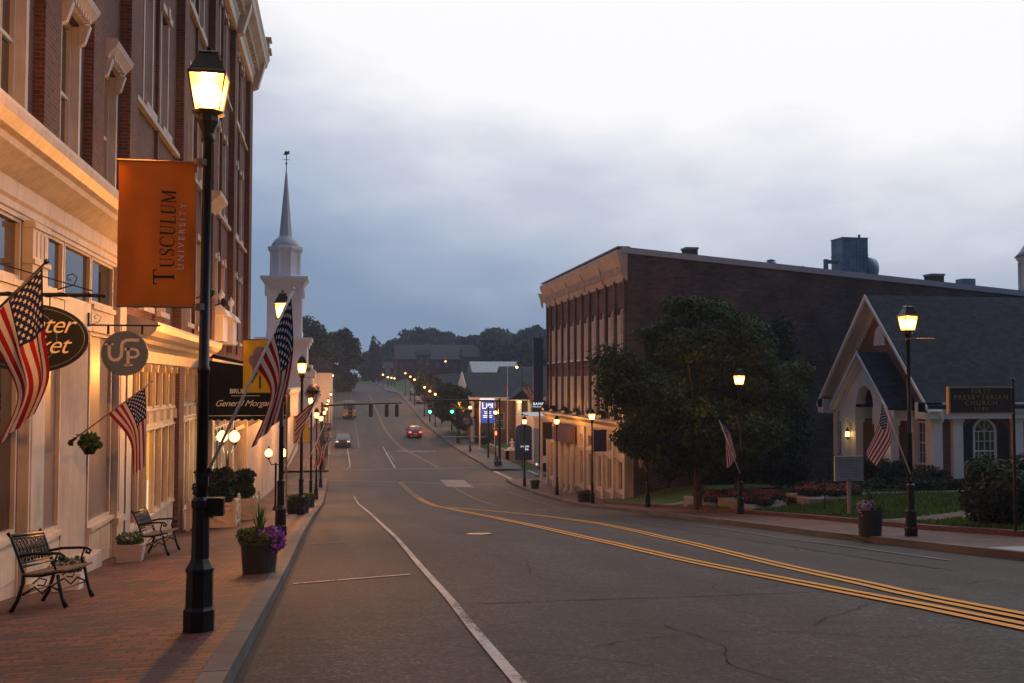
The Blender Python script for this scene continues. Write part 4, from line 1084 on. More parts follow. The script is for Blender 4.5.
for s in (-1,1): hood.prism([(0,s*.62-.07,-.42),(.10,s*.62-.07,-.36),(.20,s*.62-.07,-.02),(.20,s*.62-.07,.0),(0,s*.62-.07,0)], (0,.14,0))
for k in range(7): hood.box(.12,.22,-.56+k*.17,-.49+k*.17,.02,.10)
hood.v = [(q[0]*.9, q[1]*.9, q[2]*.86) for q in hood.v]; hm = hood.mesh('window_hood', M['trim'])
jm = MB().box(-.17,.03,-.66,-.54,0,WH).box(-.17,.03,.54,.66,0,WH).mesh('window_casing', M['trim'])
for y in W1Y:
    f = put_window(wA, A, (XW-.13, y, ZS)); inst('hood', hm, f, (.15, 0, WH+.02)); inst('casing', jm, f, (.13, 0, 0))
    f = put_window(wA2, A, (XW-.13, y, 8.3)); inst('hood', hm, f, (.15, 0, 2.62))
m = MB(); profile_run(m, [(.02,2.34),(.05,2.36),(.05,2.46),(.09,2.50),(.10,2.72),(.16,2.76),(.30,2.86),(.42,2.94),(.44,3.02),(.52,3.06),(.60,3.18),(.62,3.28),(.62,3.33),(.58,3.36)], Y0, Y1-.1, XW)
m.box(XW+.0, XW+.03, Y0, Y1-.1, 2.28, 2.34); m.build('shopfront_cornice', M['cream'], A)
# shopfront bays: (y0,y1,kind)
def shopfront(bays, parent, zhead, zsill, zband0, zdisp_top, mat='cream', knee=.55, glass='glass', X=XW, pil=None):
    fr = MB()
    for i, (a, b, kind) in enumerate(bays):
        zg = sz((a+b)/2,-4.4)-.35; zk = sz((a+b)/2,-4.4)+knee+.22
        if kind == 'pil':
            fr.box(X-.02, X+.13, a, b, zg, zhead); fr.box(X+.0, X+.17, a-.03, b+.03, zhead-.62, zhead-.55); fr.box(X+.0, X+.165, a-.03, b+.03, zk-.1, zk+.02)
            fr.box(X+.0, X+.16, a-.02, b+.02, zhead-.10, zhead-.02); fr.box(X+.13, X+.145, a+.08, b-.08, zk+.15, zsill-.25); fr.box(X, X+.18, a-.03, b+.03, zg, zg+.55)
            for q in (.25,.5,.75): fr.box(X+.13, X+.142, a+(b-a)*q-.02, a+(b-a)*q+.02, zhead-.5, zhead-.14)
        elif kind in ('win', 'twin', 'lit', 'curtain'):
            n = 2 if kind == 'twin' else 1
            fr.box(X-.10, X+.02, a, b, zband0, zsill); fr.box(X+.02, X+.06, a, b, zsill-.09, zsill); fr.box(X+.02, X+.05, a, b, zband0, zband0+.07)
            fr.box(X-.10, X+.02, a, b, zg, zk); fr.box(X+.02, X+.09, a, b, zk-.07, zk); fr.box(X+.02, X+.04, a+.12, b-.12, zg+.5, zk-.16)
            fr.box(X+.02, X+.045, a+.0, a+.05, zg, zk-.07); fr.box(X+.02, X+.045, b-.05, b, zg, zk-.07)
            for k in range(n):
                ya = a+(b-a)*k/n; yb = a+(b-a)*(k+1)/n
                for (za, zb) in ((zsill, zhead), (zk, zband0)):
                    f_ = MB(); fwid = .07
                    f_.box(X-.10, X+.0, ya, ya+fwid, za, zb); f_.box(X-.10, X+.0, yb-fwid, yb, za, zb); f_.box(X-.10, X-.002, ya+fwid, yb-fwid, za, za+fwid); f_.box(X-.10, X-.002, ya+fwid, yb-fwid, zb-fwid, zb)
                    fo = f_.build('window', M[mat], parent)
                    gm = 'lit' if (kind == 'lit' and za == zk) else (glass if za == zsill or kind != 'curtain' else 'glass_curtain')
                    MB().quad((X-.06,ya+.03,za+.03),(X-.06,yb-.03,za+.03),(X-.06,yb-.03,zb-.03),(X-.06,ya+.03,zb-.03)).build('pane', M[gm], fo)
                    if gm == 'lit': MB().quad((X-.057,ya+.15,za+.15),(X-.057,yb-.12,za+.15),(X-.057,yb-.12,za+.75),(X-.057,ya+.15,za+.75)).build('notice', M['litwhite'], fo)
        elif kind == 'door':       # recessed doorway with a step
            fr.box(X-.10, X+.02, a, b, zband0, zsill); fr.box(X+.02, X+.05, a, b, zband0, zband0+.07)
            fo = MB().box(X-.10, X+.0, a, a+.06, zsill, zhead).box(X-.10, X+.0, b-.06, b, zsill, zhead).box(X-.10, X-.002, a+.06, b-.06, zhead-.06, zhead).build('window', M[mat], parent)
            MB().quad((X-.06,a+.03,zsill),(X-.06,b-.03,zsill),(X-.06,b-.03,zhead-.03),(X-.06,a+.03,zhead-.03)).build('pane', M[glass], fo)
            D = .32; ym = a+1.12
            fr.quad((X-.02,a,zg),(X-D,a+.02,zg),(X-D,a+.02,zband0),(X-.02,a,zband0)); fr.quad((X-.02,b,zg),(X-.02,b,zband0),(X-D,ym,zband0),(X-D,ym,zg))
            fr.poly([(X-.02,a,zband0),(X-.02,b,zband0),(X-D,ym,zband0),(X-D,a+.02,zband0)])
            zd = zg+.62
            MB().prism([(X+.26,a-.05,zg),(X+.26,b+.1,zg),(X-D,b+.1,zg),(X-D,a-.05,zg)], (0,0,.60)).build('step', M['stone'], parent)
            dm = MB(); y_a, y_b = a+.05, ym-.02
            dm.box(X-D-.05, X-D, y_a, y_a+.12, zd, zband0); dm.box(X-D-.05, X-D, y_b-.12, y_b, zd, zband0); dm.box(X-D-.05,X-D+.005,y_a+.12,y_b-.12,zd,zd+.75); dm.box(X-D-.05,X-D+.005,y_a+.12,y_b-.12,zd+2.1,zd+2.2); dm.box(X-D-.05,X-D+.004,y_a+.12,y_b-.12,zband0-.1,zband0)
            do = dm.build('door', M[mat], parent); MB().quad((X-D-.03,y_a+.1,zd+.6),(X-D-.03,y_b-.1,zd+.6),(X-D-.03,y_b-.1,zband0-.05),(X-D-.03,y_a+.1,zband0-.05)).build('pane', M['shutter'], do)
            MB().cyl((X-D+.05,y_a+.16,zd+.9),(X-D+.05,y_a+.16,zd+1.2),.015).build('handle', M['gold'], do)
    fr.build('shopfront', M[mat], parent)
shopfront([(3.2,8.3,'twin'), (8.35,9.0,'pil'), (9.05,11.2,'win'), (11.25,13.0,'win'), (13.05,14.9,'win'), (15.0,15.75,'pil'), (15.85,17.1,'curtain'), (17.15,18.9,'door'), (18.95,20.75,'curtain'), (20.8,21.4,'pil')], A, 2.30, 1.42, .92, .9)
# ---- hotel ---------------------------------------------------------------------------------
H = empty('hotel_building', (0,0,0), 'tall red brick hotel with paired windows and bracketed cornice, just left of the steeple', 'building')
Ya, Yb = 21.75, 49.6
bays = [21.75+6.62*k for k in range(4)]
FL = [(1.75, 4.45), (6.35, 9.25), (11.2, 14.0)]
holes = []
for b in bays:
    for q in (2.2, 4.35):
        for z0_, z1_ in FL: holes.append((b+q-.5, b+q+.5, z0_, z1_))
m = MB(); wall_x(m, XW, Ya, Yb, 1.0, 15.6, holes, .22)
m.quad((XW,Yb,-8),(XW-16,Yb,-8),(XW-16,Yb,16.4),(XW,Yb,16.4)); m.quad((XW-16,Ya,16.35),(XW,Ya,16.35),(XW,Yb,16.35),(XW-16,Yb,16.35)); m.quad((XW-16,Ya,14),(XW,Ya,14),(XW,Ya,16.4),(XW-16,Ya,16.4))
m.quad((XW,Ya,15.6),(XW,Yb,15.6),(XW,Yb,16.4),(XW,Ya,16.4))
for b in bays+[48.6]:
    if b > 22: m.box(XW+.003, XW+.22, b-.38, b+.38 if b < 48 else Yb-.01, 1.2, 14.3)
    m.box(XW+.002, XW+.08, b+3.18, b+3.37, 1.2, 14.3) if b < 48 else None
m.build('wall', M['brick_red'], H)
ws = {i: sash(1.0, z1_-z0_, .09, 1, 2) for i, (z0_, z1_) in enumerate(FL)}
jam = {i: MB().box(-.18,.02,-.58,-.49,0,z1_-z0_).box(-.18,.02,.49,.58,0,z1_-z0_).mesh('casing', M['trim']) for i, (z0_, z1_) in enumerate(FL)}
lint = MB().box(0,.09,-.72,.72,0,.17).box(0,.13,-.12,.12,.0,.26).mesh('lintel', M['stone'])
sillm = MB().box(0,.12,-.66,.66,-.13,0).mesh('sill', M['stone'])
for b in bays:
    for q in (2.2, 4.35):
        for i, (z0_, z1_) in enumerate(FL):
            f = put_window(ws[i], H, (XW-.15, b+q, z0_)); inst('casing', jam[i], f, (.15,0,0)); inst('lintel', lint, f, (.15,0,z1_-z0_+.01)); inst('sill', sillm, f, (.15,0,0))
m = MB()
for z0_, z1_ in ((6.08, 6.20), (10.95, 11.06)): MB().box(XW+.004, XW+.13, Ya, Yb-.02, z0_, z1_).build('belt_course', M['stone'], H)
cm = MB(); profile_run(cm, [(.10,14.3),(.28,14.35),(.30,14.7),(.36,14.8),(.42,15.2),(.62,15.35),(.85,15.55),(.90,15.75),(.98,15.9),(.98,16.0),(.30,16.06)], Ya-.3, Yb+.35, XW)
for k in range(53):
    y = Ya+.2+k*.52; cm.box(XW+.3, XW+.58, y, y+.2, 14.95, 15.3)
for b in bays+[49.3]:
    cm.prism([(XW+.3,b-.3,14.2),(XW+.5,b-.3,14.3),(XW+.78,b-.3,15.3),(XW+.86,b-.3,16.05),(XW+.3,b-.3,16.05)], (0,.45,0))
    cm.box(XW+.45, XW+1.10, b-.36, b+.36, 16.05, 16.2); cm.box(XW+.5, XW+1.0, b-.28, b+.28, 16.2, 16.65); cm.box(XW+.44, XW+1.1, b-.36, b+.36, 16.65, 16.75)
cm.box(XW+.02, XW+.34, Ya-.2, Yb+.3, 16.05, 16.75)
cm.build('roof_cornice', M['cream'], H)
# ground floor of the hotel
zc = 1.18
m = MB(); profile_run(m, [(.02,.42),(.08,.46),(.10,.72),(.18,.78),(.34,.84),(.40,.92),(.56,.98),(.66,1.08),(.70,1.20),(.70,1.26),(.04,1.42)], Ya-.1, 33.4, XW)
m.build('shopfront_cornice', M['cream'], H)
fr = MB()
def hotel_bay(a, b, seg, zt=.42, litk=None, drop=0.0, parent=H):
    """transom lights over a panelled band over tall shop windows"""
    n = seg; zg = sz((a+b)/2,-4.4)-.5
    fr.box(XW-.12, XW+.03, a, b, -1.12-drop, -.62-drop)
    fr.box(XW+.03, XW+.07, a, b, -.68-drop, -.62-drop); fr.box(XW+.03, XW+.07, a, b, -1.12-drop, -1.06-drop)
    zk = sz((a+b)/2,-4.4)+.68
    fr.box(XW-.12, XW+.03, a, b, zg, zk); fr.box(XW+.03, XW+.08, a, b, zk-.06, zk)
    for k in range(n+1):
        y = a+(b-a)*k/n
        fr.box(XW-.10, XW+.05, y-.035, y+.035, -.62-drop, zt); fr.box(XW-.10, XW+.05, y-.05, y+.05, zk, -1.12-drop)
        fr.box(XW+.03, XW+.10, y-.06, y+.06, -.95-drop, -.70-drop)
        fr.box(XW+.03, XW+.12, y-.05, y+.05, zt-.18, zt)
    for k in range(n):
        y0_ = a+(b-a)*k/n; y1_ = a+(b-a)*(k+1)/n
        fr.box(XW+.03, XW+.045, y0_+.12, y1_-.12, zg+.5, zk-.14)
        for (za, zb, t) in ((-.62-drop, zt, 'glass'), (zk, -1.12-drop, 'lit' if litk == k else 'glass_curtain' if k % 2 else 'glass')):
            f_ = MB().box(XW-.09, XW+.0, y0_+.035, y0_+.075, za, zb).box(XW-.09, XW+.0, y1_-.075, y1_-.035, za, zb).box(XW-.09, XW-.003, y0_+.075, y1_-.075, za, za+.05).box(XW-.09, XW-.003, y0_+.075, y1_-.075, zb-.05, zb)
            fo = f_.build('window', M['cream'], parent); MB().quad((XW-.06,y0_+.04,za),(XW-.06,y1_-.04,za),(XW-.06,y1_-.04,zb),(XW-.06,y0_+.04,zb)).build('pane', M[t], fo)
            if t == 'lit': MB().quad((XW-.055,y0_+.3,za+.1),(XW-.055,y1_-.15,za+.1),(XW-.055,y1_-.15,za+.8),(XW-.055,y0_+.3,za+.8)).build('notice', M['litwhite'], fo)
fr.box(XW-.02, XW+.10, 21.75, 22.25, -4.2, .42)
hotel_bay(22.3, 28.2, 6, litk=2)
hotel_bay(29.1, 32.9, 4)
for a_, b_ in ((36.5, 42.5), (43.2, 49.0)):
    hotel_bay(a_, b_, 6, zt=-.9, drop=1.0)
fr.box(XW-.02, XW+.06, 33.0, Yb, -.9, .5); fr.box(XW-.02, XW+.14, 35.8, 36.4, -6.2, -.9); fr.box(XW-.02, XW+.14, 42.6, 43.1, -6.9, -.9); fr.box(XW-.02, XW+.14, 49.05, Yb, -7.2, -.9)
fr.box(XW-.3, XW-.02, 33.0, 35.7, -5.8, .5)
fr.build('shopfront', M['cream'], H)
MB().box(XW-.02, XW+.16, 28.25, 29.05, -5, .42).build('brick_pier', M['brick_red'], H)
m = MB(); profile_run(m, [(.06,.36),(.16,.42),(.30,.62),(.40,.72),(.40,.78),(.1,.84)], 33.4, Yb, XW); m.build('shopfront_cornice', M['cream'], H)
# white dormer-like window heads just above the shopfront cornice
dm = MB()
for y in (36.5, 39.8):
    dm = MB(); dm.box(XW+.02, XW+.45, y-.7, y+.7, 1.45, 2.35); dm.prism([(XW+.02,y-.85,2.35),(XW+.6,y-.85,2.35),(XW+.5,y-.85,2.55),(XW+.25,y-.85,2.75),(XW+.02,y-.85,2.8)], (0,1.7,0)); dm.lathe((XW+.3,y,2.72), [(.05,0),(.05,.2),(.11,.28),(.13,.4),(.05,.5),(.01,.6)], 10); dm.build('window_head', M['white'], H)
cpy = MB(); profile_run(cpy, [(.05,5.62),(.2,5.7),(.5,6.0),(.62,6.1),(.62,6.22),(.1,6.25)], 33.2, 35.2, XW); cpy.build('window_hood', M['cream'], H)
# floodlight fixtures over the entrance
for y in (32.0, 35.6): MB().cyl((XW,y,2.6),(XW+.45,y,2.75),.025).lathe((XW+.5,y,2.62), [(.05,0),(.12,.1),(.12,.24),(.05,.3)], 8).build('flood_lamp', M['black'], H)
# entrance canopy
cz0, cz1 = -1.05, .55
C_ = empty('entrance_canopy', (0,0,0), 'black fabric entrance canopy with white lettering over the hotel door', 'canopy')
m = MB(); x0_, x1_ = XW+.30, -1.62; y0_, y1_ = 32.4, 35.4
prof = [(x0_,y0_,cz0+.0),(x1_,y0_,cz0+.0),(x1_,y0_,cz0+.62),(x0_+1.2,y0_,cz1-.02),(x0_,y0_,cz1+.15)]
m.prism(prof, (0,y1_-y0_,0)); m.build('cover', M['blackmatte'], C_)
v = MB(); n = 12
for k in range(n):
    xa = x0_+(x1_-x0_)*k/n; xb = x0_+(x1_-x0_)*(k+1)/n
    v.poly([(xa,y0_-.012,cz0+.02),(xb,y0_-.012,cz0+.02),(xb,y0_-.012,cz0-.10),((xa+xb)/2,y0_-.012,cz0-.16),(xa,y0_-.012,cz0-.10)][::-1])
for k in range(14):
    a = y0_+(y1_-y0_)*k/14; b = y0_+(y1_-y0_)*(k+1)/14
    v.poly([(x1_+.012,a,cz0+.02),(x1_+.012,b,cz0+.02),(x1_+.012,b,cz0-.10),(x1_+.012,(a+b)/2,cz0-.16),(x1_+.012,a,cz0-.10)][::-1])
v.build('valance', M['blackmatte'], C_)
v = MB(); v.box(x0_,x1_,y0_-.016,y0_-.012,cz0-.0,cz0+.015).build('piping', M['silver'], C_)
lettering("BRUMLEY'S", .20, M['silver'], C_, (-2.86, y0_-.02, -.28), extrude=.003, space=1.0, offset=.004)
MB().box(-3.3,-2.42,y0_-.022,y0_-.018,-.425,-.41).build('rule', M['silver'], C_)
lettering("General Morgan Inn", .27, M['silver'], C_, (-2.75, y0_-.02, -.66), extrude=.003, shear=.45, space=.92, xs=1.05)
rg = MB(); pts = [(-2.55+.16*math.cos(t*.2618), y0_-.02, .16+.24*math.sin(t*.2618)) for t in range(25)]; rg.tube(pts, .008, 4)
rg.build('crest_ring', M['silver'], C_); lettering('G', .24, M['silver'], C_, (-2.55, y0_-.02, .16), shear=.3)
for y in (y0_+.15, y1_-.15): MB().cyl((x1_-.1,y,sz(y)),(x1_-.1,y,cz0),.028,n=8).build('post', M['gold'], C_)
# twin globe lamps on posts by the entrance
def globe_lamp(x, y, zc_, label, dxs, power):
    r = empty('globe_lamp', (x, y, sz(y,x)), label, 'globe lamp', 'globe lamps at the hotel entrance')
    h = zc_-sz(y,x)
    m = MB().cyl((0,0,0),(0,0,h-.4),.045,n=10).lathe((0,0,0),[(.12,0),(.12,.1),(.06,.2)],10)
    for d in dxs: m.tube([(0,0,h-.45),(d*.6,0,h-.48),(d,0,h-.22)], .022, 6); m.lathe((d,0,h-.24),[(.04,0),(.09,.06),(.10,.09)],10)
    m.build('post', M['black'], r)
    for d in dxs:
        m = MB(); pr = [(.06,-.14),(.15,-.06),(.165,.03),(.135,.12),(.06,.18),(.03,.21)]
        m.lathe((d,0,h), pr, 14); m.build('globe', M['globe'], r, True)
        MB().lathe((d,0,h+.22),[(.045,0),(.03,.05),(.008,.12)],8).build('finial', M['black'], r)
globe_lamp(-3.28, 31.3, -1.66, 'pair of glowing globe lamps above the nearest white planter box', (-.16,.2), 60)
globe_lamp(-2.6, 44.0, -3.05, 'pair of glowing globe lamps farther along, under the big flag', (-.3,.32), 60)
gl_ = bpy.data.lights.new('globe_bulb', 'POINT'); gl_.energy = 45; gl_.color = (1,.72,.38); gl_.shadow_soft_size = .15
for x, y, z in ((-3.3,31.0,-2.05), (-3.1,39.1,-2.95)):
    lo = bpy.data.objects.new('globe_light', gl_); COL.objects.link(lo); lo.location = (x,y,z+.0)
# white handrail by the steps
r = empty('handrail', (-3.3, 38.0, sz(38)), 'white sloping handrail on posts along the left shopfronts', 'railing')
m = MB(); 
for i in range(5): m.box(-.03,.03,i*.9-.03,i*.9+.03,-.4,1.25-.05*i)
m.build('post', M['white'], r)
m = MB().tube([(0,-.1,1.28),(0,3.7,1.02)], .04, 6).tube([(0,-.1,.75),(0,3.7,.45)], .025, 6).build('rail', M['white'], r)

# ---- lower shops between the hotel and the junction; blocks beyond --------------------------
B3 = empty('shop_building', (0,0,0), 'low pinkish shop row on the left between the hotel and the junction', 'building')
holes = [(y-1.2, y+1.2, -6.4, -4.2) for y in (56, 60.5, 65, 69.5, 74)]
m = MB(); wall_x(m, XW, 49.8, 78.8, -8, -1.6, holes, .2); m.box(XW-14, XW-.01, 49.85, 78.8, -8, -1.7); 
m.build('wall', M['offwhite'], B3)
m = MB(); profile_run(m, [(.02,-2.2),(.1,-2.1),(.3,-1.8),(.32,-1.6),(.02,-1.5)], 49.8, 79, XW); m.build('cornice', M['cream'], B3)
for y in (56, 60.5, 65, 69.5, 74): put_window(sash(2.4, 2.2, .09, 2, 1, meet=False), B3, (XW-.12, y, -6.4))
B4 = empty('corner_building', (0,0,0), 'grey two storey corner building on the left beyond the junction', 'building')
holes = [(y-.6, y+.6, z, z+1.9) for y in (93,97,101,105,109,113) for z in (-6.6, -3.4)]
m = MB(); wall_x(m, XW, 90, 116, -8.4, -.6, holes, .2); m.box(XW-14, XW-.01, 90.02, 116, -8.4, -.7); m.build('wall', M['offwhite'], B4)
wq = sash(1.2, 1.9, .08, 2, 2)
for y in (93,97,101,105,109,113):
    for z in (-6.6, -3.4): put_window(wq, B4, (XW-.12, y, z))
m = MB(); profile_run(m, [(.02,-1.2),(.25,-.9),(.3,-.6),(.02,-.5)], 89.8, 116.1, XW); m.build('cornice', M['cream'], B4)

# ---- steeple church -----------------------------------------------------------------------
S = empty('steeple_church', (-7.9, 153.0, 0), 'white church with a tall slender spire beyond the left rooftops', 'church')
bx = MB(); zb = -7.2
bx.box(-3.4,3.4,-3.4,3.4,zb,5.2)
bx.box(-7,7,4.2,26,zb,1.5); bx.box(-3.9,3.9,-3.9,4.19,zb,2.2); bx.box(-4.1,4.1,-4.1,4.18,2.2,2.6)
bx.build('tower_base', M['white'], S)
rf = MB(); rf.prism([(-7.6,4.0,1.5),(7.6,4.0,1.5),(0,4.0,6.0)], (0,22.3,0)); rf.build('roof', M['roof'], S)
m = MB()
def cornice_ring(m, h, z0, z1, over, steps=3):
    for i in range(steps): o = h+over*(i+1)/steps; m.box(-o,o,-o,o,z0+(z1-z0)*i/steps,z0+(z1-z0)*(i+1)/steps-.002)
cornice_ring(m, 3.4, 5.2, 6.6, .7); 
m.box(-2.35,2.35,-2.35,2.35,6.6,14.4); m.box(-2.6,2.6,-2.6,2.6,6.6,7.6); m.box(-2.55,2.55,-2.55,2.55,12.3,12.55)
for sx in (-1,1):
    for sy in (-1,1): m.box(sx*2.2-.3, sx*2.2+.3, sy*2.2-.3, sy*2.2+.3, 6.6, 14.4)
cornice_ring(m, 2.45, 14.2, 15.7, 1.0, 4)
for k in range(9):
    for s in (-1,1): m.box(-2.75+k*.65,-2.45+k*.65,s*2.65-.16,s*2.65+.16,13.9,14.6); m.box(s*2.65-.16,s*2.65+.16,-2.75+k*.65,-2.45+k*.65,13.9,14.6)
for sx in (-1,1):
    for sy in (-1,1): m.box(sx*2.5-.32, sx*2.5+.32, sy*2.5-.32, sy*2.5+.32, 12.8, 14.2)
m.build('tower', M['siding'], S)
b = MB(); o8 = R(22.5)
b.lathe((0,0,0), [(2.55,15.7),(2.55,16.1),(2.2,16.2),(2.2,19.4),(2.5,19.6),(2.75,19.9),(2.75,20.3),(2.3,20.4)], 8, rot=o8)
for i in range(8):
    a = i*R(45)+o8; b.cyl((2.2*math.cos(a),2.2*math.sin(a),16.1),(2.2*math.cos(a),2.2*math.sin(a),19.6),.22,n=6)
b.build('belfry', M['siding'], S)
for i in range(8):
    a = i*R(45); Mx = Matrix.Rotation(a,4,'Z'); lv = MB()
    for k in range(9): lv.box(2.03,2.09,-.45,.45,16.6+k*.28,16.72+k*.28, M=Mx)
    lv.box(2.0,2.04,-.5,.5,16.5,19.1, M=Mx)
    lv.build('louvre', M['siding'], S)
d_ = MB(); d_.lathe((0,0,0), [(2.15,20.4),(2.0,20.9),(1.65,21.4),(1.2,21.8),(.98,22.0)], 16); d_.build('dome', M['spire'], S, True)
sp_ = MB(); sp_.lathe((0,0,0), [(1.15,21.7),(1.0,22.1),(.14,31.6),(.02,32.3)], 8, rot=o8); sp_.build('spire', M['spire'], S)
wv = MB(); wv.cyl((0,0,32),(0,0,35.0),.07,n=6); wv.lathe((0,0,33.1),[(.02,-.2),(.2,0),(.02,.2)],8); wv.cyl((-.55,0,33.7),(.55,0,33.7),.04,n=5); wv.cyl((0,-.5,33.7),(0,.5,33.7),.04,n=5)
wv.prism([(-.55,0,34.5),(-.1,0,34.4),(.2,0,34.45),(.55,0,34.75),(.35,0,34.85),(.5,0,35.1),(.05,0,34.95),(-.25,0,35.0),(-.3,0,34.7)], (0,.06,0))
wv.build('weathervane', M['shutter'], S)
# columned porch on the street side
m = MB(); m.box(2.9,4.6,-3.8,3.8,.6,1.6); m.prism([(2.9,-3.9,1.6),(4.7,-3.9,1.6),(2.9,-3.9,3.2)], (0,7.8,0)); m.box(2.9,4.6,-3.8,3.8,zb,-6.7)
for y in (-3.3,-1.1,1.1,3.3): m.cyl((4.1,y,-6.7),(4.1,y,.6),.3,.26,n=12)
m.build('porch', M['white'], S)
wq = sash(1.6, 3.2, .14, 2, 4, arch=True)
put_window(wq, S, (0,-3.95,-2.2), -R(90)); put_window(wq, S, (0,-2.41,8.2), -R(90)); put_window(wq, S, (2.41,0,8.2))
# ---- right brick building with painted shopfront -------------------------------------------
XR = 16.25
RB = empty('brick_building', (0,0,0), 'long dark brick building with tall white-framed windows above a cream painted shopfront', 'building')
ya, yb = 54.8, 76.6
cols = [ya+1.25+k*2.02 for k in range(11)]
def rt(x): return 7.75-(x-XR)*.083       # the side parapet falls away from the street
holes = [(y-.42, y+.42, z0, z1) for y in cols for z0, z1 in ((1.55, 4.3), (-2.0, .45))]
m = MB(); wall_x(m, XR, ya, yb, -2.45, 6.0, holes, .14, face=-1)
m.poly([(XR,ya,-9),(62,ya,-9),(62,ya,rt(62)-.3),(XR,ya,rt(XR)-.3)])
m.poly([(XR,yb,-9),(XR,yb,rt(XR)-.3),(62,yb,rt(62)-.3),(62,yb,-9)]); m.poly([(XR+.3,ya,rt(XR)-.7),(62,ya,rt(62)-.7),(62,yb,rt(62)-.7),(XR+.3,yb,rt(XR)-.7)])
m.quad((XR,ya,6.0),(XR,ya,7.4),(XR,yb,7.4),(XR,yb,6.0))
m.build('wall', M['brick_dark'], RB)
for y in [c-1.01 for c in cols]+[yb-.14]: MB().box(XR-.13, XR-.003, y-.15, y+.15, -2.3, 6.0).build('pilaster', M['brick_dark'], RB)
w3 = sash(.84, 2.75, .06, 1, 2, arch=True, glass='glass', fmat='white'); w2 = sash(.84, 2.45, .06, 1, 2, glass='glass', fmat='white')
c3 = MB().box(-.12,.04,-.48,-.40,0,2.4).box(-.12,.04,.40,.48,0,2.4).mesh('casing', M['white']); c2 = MB().box(-.12,.04,-.48,-.40,0,2.45).box(-.12,.04,.40,.48,0,2.45).mesh('casing', M['white'])
for y in cols:
    f = put_window(w3, RB, (XR+.09, y, 1.55), R(180)); inst('casing', c3, f, (.11,0,0)); inst('sill', MB().box(0,.18,-.5,.5,-.1,0).mesh('sill', M['white']), f)
    f = put_window(w2, RB, (XR+.09, y, -2.0), R(180)); inst('casing', c2, f, (.11,0,0))
cm = MB(); profile_run(cm, [(.04,5.85),(.08,5.9),(.10,6.15),(.16,6.25),(.18,6.6),(.30,6.85),(.42,7.05),(.52,7.25),(.58,7.5),(.58,7.6),(.1,7.72)], ya-.02, yb+.3, XR, face=-1)
for k in range(51):
    y = ya+.15+k*.45; cm.box(XR-.34, XR-.15, y, y+.2, 6.3, 6.72)
for k in range(6):
    y = ya+.05+k*4.6; cm.prism([(XR-.1,y,5.95),(XR-.2,y,6.05),(XR-.34,y,6.7),(XR-.50,y,7.1),(XR-.1,y,7.1)], (0,.26,0))
cm.build('roof_cornice', M['offwhite'], RB)
cp = MB(); cp.prism([(XR-.3,ya-.08,rt(XR)-.32),(62,ya-.08,rt(62)-.32),(62,ya-.08,rt(62)),(XR-.3,ya-.08,rt(XR-.3))], (0,.42,0))
cp.build('parapet_coping', M['spire'], RB)
cp = MB(); cp.box(XR-.56, XR+.2, ya-.05, yb, 7.72, 7.80); cp.build('roof_edge', M['metal'], RB)
# painted ground floor
sf = MB(); gh = []
for k in range(9):
    y = ya+1.3+k*2.35
    if 66.2 < y < 73.2: continue
    zg = sz(y,15); gh += [(y-.42, y+.42, -4.15, -3.45), (y-.42, y+.42, zg+.65, -4.6)]
zlow = -9
wall_x(sf, XR-.06, ya, yb, zlow, -2.5, gh, .22, face=-1)
sf.quad((XR-.06,ya-.005,zlow),(XR+.35,ya-.005,zlow),(XR+.35,ya-.005,-2.5),(XR-.06,ya-.005,-2.5))
for k in range(11):
    y = ya+.12+k*2.35
    if 66.5 < y < 73: continue
    sf.box(XR-.20, XR-.062, y-.16, y+.16, zlow, -2.9); sf.box(XR-.24, XR-.06, y-.2, y+.2, zlow, sz(y,15)+.35)
sf.box(XR-.13, XR-.062, ya, yb, -4.45, -4.3)
sf.build('shopfront', M['offwhite'], RB)
kf = MB()
for a, b in zip(rng_y(ya, yb, 2.35), rng_y(ya, yb, 2.35)[1:]): kf.box(XR-.11, XR-.061, a, b, zlow, sz((a+b)/2,15)+.42)
kf.build('plinth', M['concrete'], RB)
lg = MB(); profile_run(lg, [(.10,-2.9),(.16,-2.86),(.18,-2.62),(.35,-2.5),(.48,-2.38),(.50,-2.28),(.04,-2.18)], ya-.15, yb+.1, XR, face=-1); lg.build('shopfront_cornice', M['cream'], RB)
for k, h in enumerate(gh):
    put_window(sash(.84, h[3]-h[2], .06, 1, 1, meet=False, glass='glass', fmat='offwhite'), RB, (XR+.08, (h[0]+h[1])/2, h[2]), R(180))
# recessed entrance columns under a mauve awning
aw = MB(); aw.prism([(XR-.2,66.6,-2.95),(XR-.62,66.6,-3.3),(XR-.62,66.6,-4.2),(XR-.2,66.6,-4.2)], (0,5.6,0)); aw.build('awning', M['awning_purple'], RB)
cc = MB()
for y in (66.8, 68.5, 70.3, 72.0): MB().cyl((XR-.35,y,sz(y,15)-.3),(XR-.35,y,-4.15),.17,.15,n=10).box(XR-.55,XR-.15,y-.2,y+.2,sz(y,15)-.4,sz(y,15)+.15).build('column', M['offwhite'], RB)
sb = empty('shop_sign', (XR-.15, 74.2, -3.65), 'dark square projecting sign at the far end of the white shopfront', 'sign')
MB().box(-.75,-.05,-.06,.06,-.6,.6).build('board', M['shutter'], sb); MB().box(-.8,0,-.07,.07,.6,.66).box(-.8,0,-.07,.07,-.66,-.6).box(-.8,-.75,-.07,.07,-.6,.6).build('frame', M['greyblue'], sb); MB().box(-.05,.3,-.02,.02,.5,.56).build('bracket', M['black'], sb)
